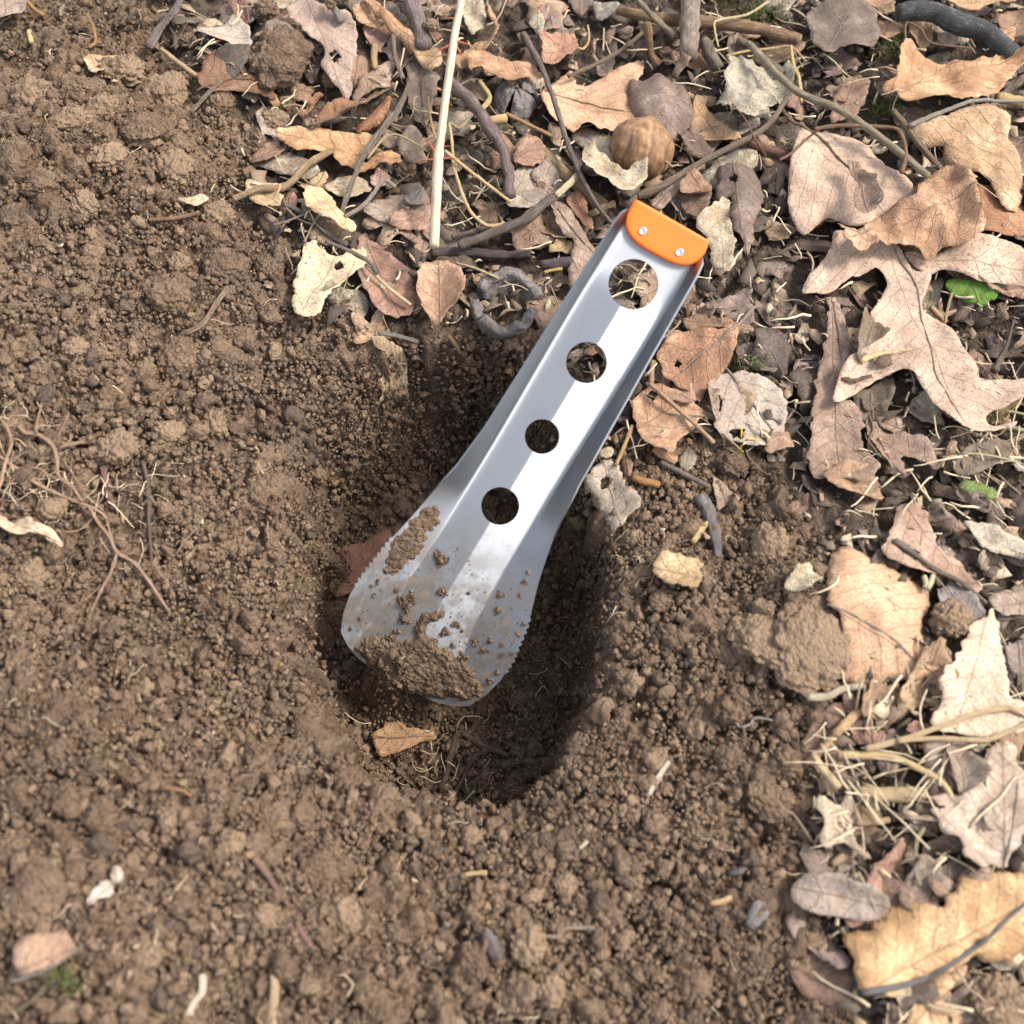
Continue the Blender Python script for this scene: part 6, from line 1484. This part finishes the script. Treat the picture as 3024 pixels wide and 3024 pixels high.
rad = 1 + 0.05 * vnoise3(v * 1.6, 9) + eq * (0.07 * rid + 0.045 * rid2 - 0.07) + 0.03 * vnoise3(v * 5, 3) + 0.11 * np.exp(-(th_ / 0.23) ** 2)
vv = v * rad[:, None] * np.array([1.0, 1.0, 0.93])
nc = on_ground(px('B', [(950, 1070)]), 0.0095)[0]
nut = obj('nut', mesh('nut', vv * 0.0150, f, attrs={'groove': np.clip(1 - rid * 1.5, 0, 1) * eq}), mat_nut(), label='round ridged brown nut with a pointed tip in the leaf litter', cat='nut')
nut.location = nc
nut.rotation_euler = Vector((0.30, 0.66, 0.69)).to_track_quat('Z', 'Y').to_euler()

M_HUSK = mat_plain('husk', (0.19, 0.165, 0.15), 0.75, 330, 0.8, 0.0022, 0.2)
def shell_piece(a0, a1, r, thick, tilt, seed, sx=1.0, sy=1.0, zmax=1.3, zmin=0.08):
    na, nt = 22, 16
    A_, T_ = np.meshgrid(np.linspace(a0, a1, na), np.linspace(zmin, zmax, nt), indexing='ij')
    T_ = T_ + (T_ / zmax) * 0.16 * vnoise(A_ * 3.1 + seed, A_ * 0, seed + 8)
    jag = 0.06 * vnoise(A_ * 4 + seed, T_ * 3, seed)
    R_ = r * (1 + 0.06 * vnoise(A_ * 3, T_ * 4 + seed, seed + 1) + jag * 0.3)
    P = np.stack([R_ * np.sin(T_) * np.cos(A_) * sx, R_ * np.sin(T_) * np.sin(A_) * sy, R_ * np.cos(T_)], -1).reshape(-1, 3)
    i, j = np.meshgrid(np.arange(na - 1), np.arange(nt - 1), indexing='ij'); q = (i * nt + j).ravel()
    F = np.concatenate([np.stack([q, q + nt, q + nt + 1], 1), np.stack([q, q + nt + 1, q + 1], 1)])
    n = vnormals(P, F)
    if (n * P).sum(1).mean() < 0: F = F[:, ::-1]
    V, F, _ = thicken(P, F, thick)
    return V @ np.array(Matrix.Rotation(tilt, 3, 'Y')).T, F
hk = bpy.data.objects.new('nut_husk', None); COL.objects.link(hk)
hk['label'] = 'dark grey nut husk split open along a seam'; hk['category'] = 'husk'
hk.location = on_ground(px('A', [(1745, 745)]), 0.002)[0]
for a0, a1, dx, tl in ((0.35, 3.0, -0.0007, 0.08), (3.25, 4.9, 0.0006, 0.0), (5.1, 6.45, 0.0012, 0.12)):
    V_, F_ = shell_piece(a0 + 1.1, a1 + 1.1, 0.0110, 0.0016, tl, int(a0 * 10), 0.95, 1.2, 1.5)
    obj('husk_shell', mesh('husk_shell', V_ + np.array([dx, 0, 0]), F_), M_HUSK, hk)
hk2 = bpy.data.objects.new('nut_husk', None); COL.objects.link(hk2)
hk2['label'] = 'open ring-shaped grey husk filled with leaf crumbs at the hole edge'; hk2['category'] = 'husk'
hk2.location = on_ground(px('Q', [(700, 850)]), 0.0)[0]
for a0, a1, r_, dx, dy, tl, tmin in ((3.0, 6.0, 0.0150, -0.001, -0.0015, 0.05, 0.6), (0.15, 2.75, 0.0158, 0.001, 0.002, -0.08, 0.55)):
    V_, F_ = shell_piece(a0, a1, r_, 0.0044, tl, int(a0 * 10) + 3, 1.0, 1.0, 1.5, tmin)
    obj('husk_shell', mesh('husk_shell', V_ * np.array([1, 1, -1]) + np.array([dx, dy, 0.0095]), F_[:, ::-1]), M_HUSK, hk2)

# ------------------------------------------------------------------ clods of soil
CL = []
for k in range(6):
    v, f = ICO[5]
    rs = np.random.default_rng(k + 50)
    c = rs.normal(size=(230, 3)); c /= np.linalg.norm(c, axis=1)[:, None]; rr = rs.uniform(0.07, 0.2, 230)
    d2 = ((v[:, None] - c[None]) ** 2).sum(2)
    bumpz = np.sqrt(np.maximum(rr[None] ** 2 - d2, 0)).max(1)
    rad = 0.86 + 0.26 * vnoise3(v * 1.1 + k * 5, k) + 0.13 * vnoise3(v * 2.3 + k, k + 9) + 1.05 * bumpz + 0.06 * vnoise3(v * 14, k + 20)
    CL.append(mesh('soil_clod', v * rad[:, None] * np.array([1, 0.88, 0.72]), f, attrs={'tint': np.full(len(v), 0.45 if k < 4 else 0.95)}))
def clod(crop, x, y, r, label, lift=0.25, flat=1.0, group=None):
    w = on_ground(px(crop, [(x, y)]), 0.002)[0]
    R = r * CROPS[crop][2] * np.linalg.norm(w - CAM) / FP * 0.9
    o = obj('soil_clod', random.choice(CL[4:] if 'ochre' in label or 'pale' in label else CL[:5]), M_SOIL, label=label, cat='clod', group=group)
    o.location = w + np.array([0, 0, R * lift * flat])
    o.scale = (R * random.uniform(0.95, 1.1), R * random.uniform(0.95, 1.1), R * flat)
    o.rotation_euler = (random.uniform(-0.3, 0.3), random.uniform(-0.3, 0.3), random.uniform(0, 6.28))
for a in [('E', 1420, 745, 150, 'round soil clod resting on the edge of the tan toothed leaf', 0.9), ('H', 1600, 420, 185, 'large rounded soil clod lying against the mauve lobed leaf', 0.5),
          ('J', 750, 700, 150, 'pale smooth soil lump beside the thick reddish root', 0.3, 0.7), ('J', 340, 1110, 105, 'round soil ball beside the pale curled leaf strip', 0.4),
          ('A', 465, 255, 45, 'small soil crumb sitting on the mauve lobed leaf', 6.0), ('A', 440, 610, 75, 'soil clod at the tip of the mauve lobed leaf', 0.8), ('H', 1520, 90, 85, 'crumbly clod beside the silver grey leaf', 0.5),
          ('K', 640, 610, 130, 'big angular clod on the open soil slope', 0.3), ('K', 250, 1110, 170, 'big flat clod beside the chalk-white chip', 0.2, 0.7), ('M', 980, 730, 95, 'upright clod touching the dark seed husk', 0.4),
          ('M', 745, 800, 85, 'clod on the other side of the dark seed husk', 0.4), ('M', 1080, 930, 75, 'smooth rounded clod just below the seed husk', 0.4), ('A', 1165, 400, 55, 'soil crumb stuck to the pale stalk and tan leaf', 5.0),
          ('E', 600, 880, 310, 'broad flat ochre clod pressed against the tan toothed leaf', 0.12, 0.5), ('E', 290, 830, 240, 'second broad ochre clod next to the flat clod', 0.1, 0.5), ('G', 1600, 900, 150, 'dark crumbly clod with a yellow bud on it', 0.2, 0.7),
          ('F', 1740, 1800, 190, 'soil clod under the corner of the golden leaf', 0.2), ('A', 960, 1250, 90, 'dark clod beside the straight grey twig', 0.6)]:
    clod(*a)
for c_, x, y, r in [('H', 950, 540, 140), ('H', 700, 420, 150), ('H', 230, 1050, 125), ('H', 1240, 1230, 115), ('H', 1240, 580, 120), ('H', 1540, 1530, 85), ('H', 950, 1680, 140), ('H', 1270, 1540, 120), ('H', 80, 900, 110), ('H', 1560, 680, 85),
                    ('H', 560, 640, 120), ('H', 820, 760, 140), ('H', 1000, 960, 130), ('H', 620, 900, 110), ('H', 400, 700, 120), ('H', 1080, 240, 70), ('H', 180, 560, 120), ('H', 100, 1250, 110), ('H', 480, 1180, 100), ('J', 1070, 600, 100),
                    ('J', 1360, 540, 105), ('J', 1130, 140, 170), ('K', 90, 830, 120), ('K', 1480, 780, 85), ('K', 460, 950, 110), ('K', 130, 1190, 120), ('K', 1080, 640, 80), ('K', 420, 490, 90), ('M', 170, 610, 100), ('M', 410, 680, 60),
                    ('M', 1440, 440, 55), ('M', 1700, 900, 85), ('F', 420, 270, 140), ('F', 330, 520, 150), ('F', 60, 250, 110), ('E', 330, 250, 150), ('E', 130, 1220, 100), ('M', 300, 960, 70), ('M', 560, 1000, 65), ('K', 1700, 1250, 110),
                    ('K', 930, 1500, 110), ('K', 1150, 1180, 80), ('F', 600, 1400, 80), ('M', 1150, 470, 60), ('M', 1550, 560, 55), ('S', 860, 920, 90), ('S', 1140, 1640, 110), ('S', 1250, 1110, 60), ('J', 480, 60, 90), ('J', 200, 1500, 110)]:
    w_ = on_ground(px(c_, [(x, y)]))[0]
    nm = min(MARKS, key=lambda m: (m[1] - w_[0]) ** 2 + (m[2] - w_[1]) ** 2)[0]
    clod(c_, x, y, r, 'brown crumbly clod in the dug soil nearest the ' + nm, 0.1, 0.8, group='clods in the dug soil')

# ------------------------------------------------------------------ the rest of the litter: small fragments under and between the leaves
def fragment(k):
    rs = np.random.default_rng(900 + k); random.seed(k)
    kind = k % 4
    n = 26; a = np.linspace(0, 2 * math.pi, n, endpoint=False)
    if kind == 0: r = 1 / np.sqrt((np.cos(a) / 1.0) ** 2 + (np.sin(a) / rs.uniform(0.4, 0.6)) ** 2)
    elif kind == 1: r = 0.62 + 0.30 * np.cos(5 * a + 0.5) * rs.uniform(0.6, 1) + 0.12 * np.cos(2 * a)
    elif kind == 2: r = 0.7 + 0.25 * vnoise(np.cos(a) * 1.8 + k, np.sin(a) * 1.8, k)
    else: r = 1 / np.sqrt((np.cos(a) / 1.0) ** 2 + (np.sin(a) / rs.uniform(0.22, 0.35)) ** 2)
    r = r * (1 + 0.16 * vnoise(np.cos(a) * 3 + k * 7, np.sin(a) * 3, k + 3))
    p = np.stack([r * np.cos(a), r * np.sin(a)], 1)
    if rs.random() < 0.65:                                   # torn across
        c = rs.uniform(0.05, 0.45); p[:, 0] = np.minimum(p[:, 0], c + 0.12 * vnoise(p[:, 1] * 4, p[:, 1] * 0 + k, k))
    p *= 0.012
    v2, f, rim = sheet(p, 0.0021, 3000 + k, 0.0004, 0.0004 if kind == 0 else 0, 0.003)
    d = sdist(rim, v2[:, 0], v2[:, 1])
    ang = rs.uniform(0, 3.14); ax = v2 @ np.array([math.cos(ang), math.sin(ang)])
    z = relief(v2[:, 0], v2[:, 1], v2[:, 0] / 0.024, v2[:, 1], 0.008, d, rs.uniform(-0.003, 0.004), 0, rs.uniform(0.0008, 0.0022), rs.uniform(-0.002, 0.003), 4000 + k)
    z = z + ax ** 2 / (2 * rs.uniform(0.012, 0.05)) * rs.choice([-1, 1])
    V = np.concatenate([v2, z[:, None]], 1)
    tv, tf_, tu = thicken(V, f, 0.0003, v2 * 100)
    return mesh('leaf_fragment', tv, tf_, tu)


FR = [fragment(k) for k in range(26)]
KINDS = [('grey brown leaf fragment nearest the ', (0.36, 0.285, 0.225), 'grey brown leaf fragments', M_LEAF, 6), ('blackish rotting leaf fragment nearest the ', (0.17, 0.13, 0.10), 'dark rotting leaf fragments', M_LEAF, 3),
         ('dull red-brown leaf fragment nearest the ', (0.40, 0.255, 0.175), 'reddish brown leaf fragments', M_LACE, 3), ('tan leaf fragment nearest the ', (0.53, 0.38, 0.245), 'tan leaf fragments', M_LEAF, 4),
         ('pale weathered leaf fragment nearest the ', (0.54, 0.46, 0.345), 'pale weathered leaf fragments', M_CRUST, 3)]
bag = [k for k, q in enumerate(KINDS) for _ in range(q[4])]
first = {}
rng = np.random.default_rng(77); random.seed(5)
cnt = 0
cell = 112
mats = {}
CLEAR = [(*px('E', [(1400, 760)])[0], 125), (*px('F', [(1050, 470)])[0], 100), (*px('F', [(1250, 300)])[0], 70), (*px('Q', [(720, 830)])[0], 90), (*px('B', [(950, 1070)])[0], 110), (*px('E', [(950, 700)])[0], 150), (*px('E', [(750, 1300)])[0], 60)]
cells = [(a, b) for a in np.arange(-40, 3080, cell) for b in np.arange(-40, 3080, cell)]
random.shuffle(cells)
for gx_, gy_ in cells:
    if True:
        p = np.array([[gx_ + rng.uniform(-40, 90), gy_ + rng.uniform(-40, 90)]])
        w = on_ground(p, 0.002)[0]
        m = soilmask(w[0], w[1])
        if any((p[0, 0] - q[0]) ** 2 + (p[0, 1] - q[1]) ** 2 < q[2] ** 2 for q in CLEAR):
            continue
        if rng.random() < m * 1.15 or sdist(RIM, w[0], w[1]) > -0.004 or cnt >= 290:
            continue
        kd = KINDS[random.choice(bag)]
        sh = random.randrange(len(FR)); key = (sh, kd[3].name)
        if key not in mats:
            me = FR[sh].copy(); me.materials.append(kd[3]); mats[key] = me
        sc = rng.uniform(0.7, 1.65)
        o = bpy.data.objects.new('leaf_fragment', mats[key]); COL.objects.link(o)
        nm = min(MARKS, key=lambda m: (m[1] - w[0]) ** 2 + (m[2] - w[1]) ** 2)[0]
        o['label'] = kd[0] + nm; o['category'] = 'leaf'; o['group'] = kd[2]
        br = rng.uniform(0.7, 1.25); o.color = (kd[1][0] * br, kd[1][1] * br * rng.uniform(0.95, 1.04), kd[1][2] * br * rng.uniform(0.9, 1.08), 0.5)
        nn = gn(w[0], w[1]) + rng.normal(0, 0.16, 3) * np.array([1, 1, 0])
        o.rotation_euler = (Vector(nn).to_track_quat('Z', 'Y').to_matrix() @ Matrix.Rotation(rng.uniform(0, 6.28), 3, 'Z')).to_euler()
        o.location = w + np.array([0, 0, rng.uniform(0.0005, 0.004)])
        o.scale = (sc, sc, sc)
        cnt += 1

# crumbs of leaf, too many and too small to tell apart
def mat_crumb():
    t = NT('leaf_crumb')
    ti = t.n('Attribute', attribute_name='tint').outputs['Fac']
    cr = t.n('ValToRGB'); t.put(cr.inputs[0], ti)
    el = cr.color_ramp.elements; el[0].color = (0.055, 0.042, 0.034, 1); el[1].color = (0.56, 0.47, 0.33, 1)
    for pos, c in ((0.35, (0.10, 0.075, 0.055)), (0.6, (0.20, 0.15, 0.11)), (0.8, (0.31, 0.20, 0.13)), (0.92, (0.44, 0.32, 0.2))):
        e_ = el.new(pos); e_.color = (*c, 1)
    vec = t.n('TexCoord').outputs['Object']
    n1 = t.noise(vec, 900, 4)
    return t.set(Base_Color=t.mix(t.ramp(n1, 0.3, 0.7, 0.5, 0), cr.outputs[0], (0.05, 0.038, 0.03)), Roughness=0.75, Specular_IOR_Level=0.25, Normal=t.bump(n1, 0.0004, 0.7))


M_CRUMB = mat_crumb()
def flakes(name, n, smin, smax, rng, keep, label, up=0.003, area=None):
    if area is None:
        p = np.stack([rng.uniform(-150, 3174, n), rng.uniform(-150, 3100, n)], 1)
        w = on_ground(p, 0.002)
    else:
        w = np.stack([rng.uniform(area[0], area[1], n), rng.uniform(area[2], area[3], n)], 1); w = np.concatenate([w, gz(w[:, 0], w[:, 1])[:, None] + 0.002], 1)
    ok = keep(w[:, 0], w[:, 1]); w = w[ok]; n = len(w)
    k = 7
    a = np.linspace(0, 2 * math.pi, k, endpoint=False)[None] + rng.uniform(-0.3, 0.3, (n, k))
    sz = smin + (smax - smin) * rng.random(n) ** 2.2
    r = sz[:, None] * rng.uniform(0.28, 1.2, (n, k)); asp = rng.uniform(0.2, 0.9, n)
    x = r * np.cos(a); y = r * np.sin(a) * asp[:, None]
    bend = rng.uniform(-0.5, 0.5, n) / sz
    z = bend[:, None] * x * x + rng.uniform(-0.2, 0.2, (n, k)) * sz[:, None]
    L_ = np.concatenate([np.stack([x, y, z], -1), np.zeros((n, 1, 3))], 1)
    L2 = np.concatenate([L_, L_ - np.array([0, 0, 0.00025])], 1)
    ax = rng.normal(0, 0.35, (n, 3)); ax[:, 2] = 1; ax /= np.linalg.norm(ax, axis=1)[:, None]
    nn = gn(w[:, 0], w[:, 1]); nn = nn + rng.normal(0, 0.22, (n, 3)); nn /= np.linalg.norm(nn, axis=1)[:, None]
    t1 = np.cross(nn, rng.normal(size=(n, 3))); t1 /= np.linalg.norm(t1, axis=1)[:, None]; t2 = np.cross(nn, t1)
    V = w[:, None] + L2[..., :1] * t1[:, None] + L2[..., 1:2] * t2[:, None] + L2[..., 2:] * nn[:, None]
    V[..., 2] += (0.001 + up * rng.random(n))[:, None]
    m = 2 * (k + 1)
    f0 = [(i, (i + 1) % k, k) for i in range(k)] + [(k + 1 + (i + 1) % k, k + 1 + i, 2 * k + 1) for i in range(k)]
    f0 += [(i, k + 1 + i, (i + 1) % k) for i in range(k)] + [((i + 1) % k, k + 1 + i, k + 1 + (i + 1) % k) for i in range(k)]
    F = (np.array(f0)[None] + (np.arange(n) * m)[:, None, None]).reshape(-1, 3)
    obj(name, mesh(name, V.reshape(-1, 3), F, attrs={'tint': np.repeat(rng.random(n), m)}, flat=True), M_CRUMB, kind='stuff', label=label, cat='litter')


rng = np.random.default_rng(19)
litter = lambda x, y: (rng.random(len(x)) > soilmask(x, y)) & (sdist(RIM, x, y) < -0.002)
flakes('leaf_crumbs', 7000, 0.0016, 0.0085, rng, litter, 'crumbled bits of dead leaf covering the ground between leaves')
flakes('soil_litter', 700, 0.0007, 0.0026, rng, lambda x, y: soilmask(x, y) > 0.5, 'tiny leaf and straw specks mixed in the dug soil', 0.003)


def outside(x, y):
    '''ground beyond the picture, where the litter simply goes on'''
    q = np.stack([x, y, gz(x, y)], 1) - CAM
    zz = q @ FW; u = 1512 + FP * q[:, 0] / zz; v = 1512 - FP * (q @ UPV) / zz
    return ((u < -60) | (u > 3090) | (v < -70) | (v > 3090)) & (rng.random(len(x)) > soilmask(x, y))


flakes('leaf_litter', 5200, 0.006, 0.021, rng, outside, 'dead leaf litter covering the forest floor around the dug soil', 0.010, (-0.25, 0.58, -0.38, 0.60))


def mat_fibre():
    t = NT('fibre')
    ti = t.n('Attribute', attribute_name='tint').outputs['Fac']
    c = t.mix(ti, (0.16, 0.115, 0.08), (0.66, 0.53, 0.35))
    return t.set(Base_Color=c, Roughness=0.7, Specular_IOR_Level=0.25)


M_FIB = mat_fibre()
def fibres(name, n, lmin, lmax, r0, r1, rng, keep, label, up, wig, mat=None, upright=0.0, centers=None, spread=0.0):
    if centers is None:
        p = np.stack([rng.uniform(-100, 3124, n), rng.uniform(-100, 3100, n)], 1)
    else:
        p = np.asarray(centers)[rng.integers(0, len(centers), n)] + rng.normal(0, spread, (n, 2))
    w = on_ground(p, 0.003); ok = keep(w[:, 0], w[:, 1]); w = w[ok]; n = len(w)
    k = 6; sd = 4
    ang = rng.uniform(0, 6.283, n); ln = lmin + (lmax - lmin) * rng.random(n) ** 1.6
    tt = np.linspace(-0.5, 0.5, k)
    turn = ang[:, None] + np.cumsum(rng.normal(0, wig, (n, k)), 1)
    dx = np.cumsum(np.cos(turn), 1) / k * ln[:, None]; dy = np.cumsum(np.sin(turn), 1) / k * ln[:, None]
    X_ = w[:, :1] + dx; Y_ = w[:, 1:2] + dy
    Z_ = gz(X_, Y_) + 0.003 + up * rng.random((n, 1)) + 0.0015 * np.sin(tt * 3 + rng.uniform(0, 6, (n, 1)))
    if upright: Z_ = Z_ + upright * ln[:, None] * (tt[None] + 0.5)
    P = np.stack([X_, Y_, Z_], -1)
    rr = rng.uniform(r0, r1, n)[:, None] * np.linspace(1, 0.55, k)[None]
    T_ = np.gradient(P, axis=1); T_ /= np.linalg.norm(T_, axis=2, keepdims=True) + 1e-12
    a = np.cross(T_, np.array([0.1, 0.2, 0.97])); a /= np.linalg.norm(a, axis=2, keepdims=True) + 1e-12; b = np.cross(a, T_)
    th = np.linspace(0, 2 * math.pi, sd, endpoint=False)
    V = P[:, :, None] + rr[:, :, None, None] * (np.cos(th)[None, None, :, None] * a[:, :, None] + np.sin(th)[None, None, :, None] * b[:, :, None])
    i, j = np.meshgrid(np.arange(k - 1), np.arange(sd), indexing='ij'); q0 = (i * sd + j).ravel(); q1 = (i * sd + (j + 1) % sd).ravel()
    f0 = np.concatenate([np.stack([q0, q0 + sd, q1 + sd], 1), np.stack([q0, q1 + sd, q1], 1)])
    f0 = np.concatenate([f0, [[0, 1, 2], [0, 2, 3]], np.array([[2, 1, 0], [3, 2, 0]]) + (k - 1) * sd])
    F = (f0[None] + (np.arange(n) * k * sd)[:, None, None]).reshape(-1, 3)
    obj(name, mesh(name, V.reshape(-1, 3), F, attrs={'tint': np.repeat(rng.random(n), k * sd)}), mat or M_FIB, kind='stuff', label=label, cat='litter')


fibres('litter_fibres', 2600, 0.004, 0.024, 0.00018, 0.00075, rng, litter, 'fine stems and shreds scattered through the leaf litter', 0.008, 0.22)
fibres('root_hairs', 420, 0.003, 0.014, 0.00008, 0.00022, rng, lambda x, y: soilmask(x, y) > 0.5, 'hair-fine rootlets showing in the dug soil', 0.003, 0.5)
jc = px('J', [(60, 700), (150, 760), (220, 880), (330, 960), (90, 860), (250, 640), (420, 1000), (640, 1150), (720, 1330), (760, 960), (880, 900), (1000, 1140), (940, 1400), (60, 560), (30, 940)])
fibres('root_tangle', 130, 0.006, 0.022, 0.00012, 0.00030, rng, lambda x, y: x < 9, 'hair-thin pale rootlets tangled round the branching tree root', 0.004, 0.35, centers=jc, spread=38)
lc = np.concatenate([px('L', [(980, 560), (900, 720), (1080, 600), (1000, 820), (250, 350), (1550, 200), (720, 780)]), px('S', [(430, 700), (380, 880), (480, 980), (620, 760)])])
fibres('hole_rootlets', 90, 0.005, 0.018, 0.00012, 0.00032, rng, lambda x, y: x < 9, 'fine brown rootlets on the floor and wall of the hole', 0.004, 0.4, centers=lc, spread=40)
sc2 = np.concatenate([px('E', [(900, 1500), (1300, 1400), (1700, 1350), (1500, 1500)]), px('F', [(900, 300), (1200, 500), (1400, 700), (900, 700)]), px('D', [(1500, 1600), (1750, 1500), (1850, 1400), (1600, 1650)]), px('C', [(250, 450), (1100, 900), (600, 700)]), px('B', [(1650, 350), (600, 300), (1500, 300)])])
fibres('dry_grass', 150, 0.010, 0.034, 0.00022, 0.0006, rng, lambda x, y: x < 9, 'thin pale dry grass blades strewn over the litter', 0.012, 0.12, mat_plain('dry_grass', (0.62, 0.50, 0.33), 0.6, 400, 0.4), centers=sc2, spread=75)
M_MOSS = mat_plain('moss', (0.125, 0.135, 0.04), 0.8, 500, 0.6)
mc = np.concatenate([px('G', [(1690, 200), (1660, 230), (1740, 230)]), px('C', [(940, 360), (1000, 350), (900, 400), (880, 810), (950, 820), (250, 560), (230, 620), (60, 130), (30, 160), (180, 170), (1080, 350)]),
                     px('B', [(1560, 60), (1760, 130), (1700, 160), (1660, 240), (1800, 90), (1600, 30), (1560, 420)]), px('D', [(30, 970), (1690, 1330)]), px('K', [(430, 1640), (470, 1700)])])
fibres('moss', 1000, 0.0015, 0.004, 0.00012, 0.0003, rng, lambda x, y: x < 9, 'short olive green moss tufts among the dead leaves', 0.006, 0.4, M_MOSS, upright=0.8, centers=mc, spread=17)
fibres('yellow_bud', 6, 0.003, 0.006, 0.0004, 0.0006, rng, lambda x, y: x < 9, 'tiny bright yellow bud threads on the dark crumbly clod', 0.009, 0.3, mat_plain('yellow_bud', (0.75, 0.50, 0.04), 0.5), upright=0.6, centers=px('G', [(1660, 760), (1690, 790)]), spread=7)
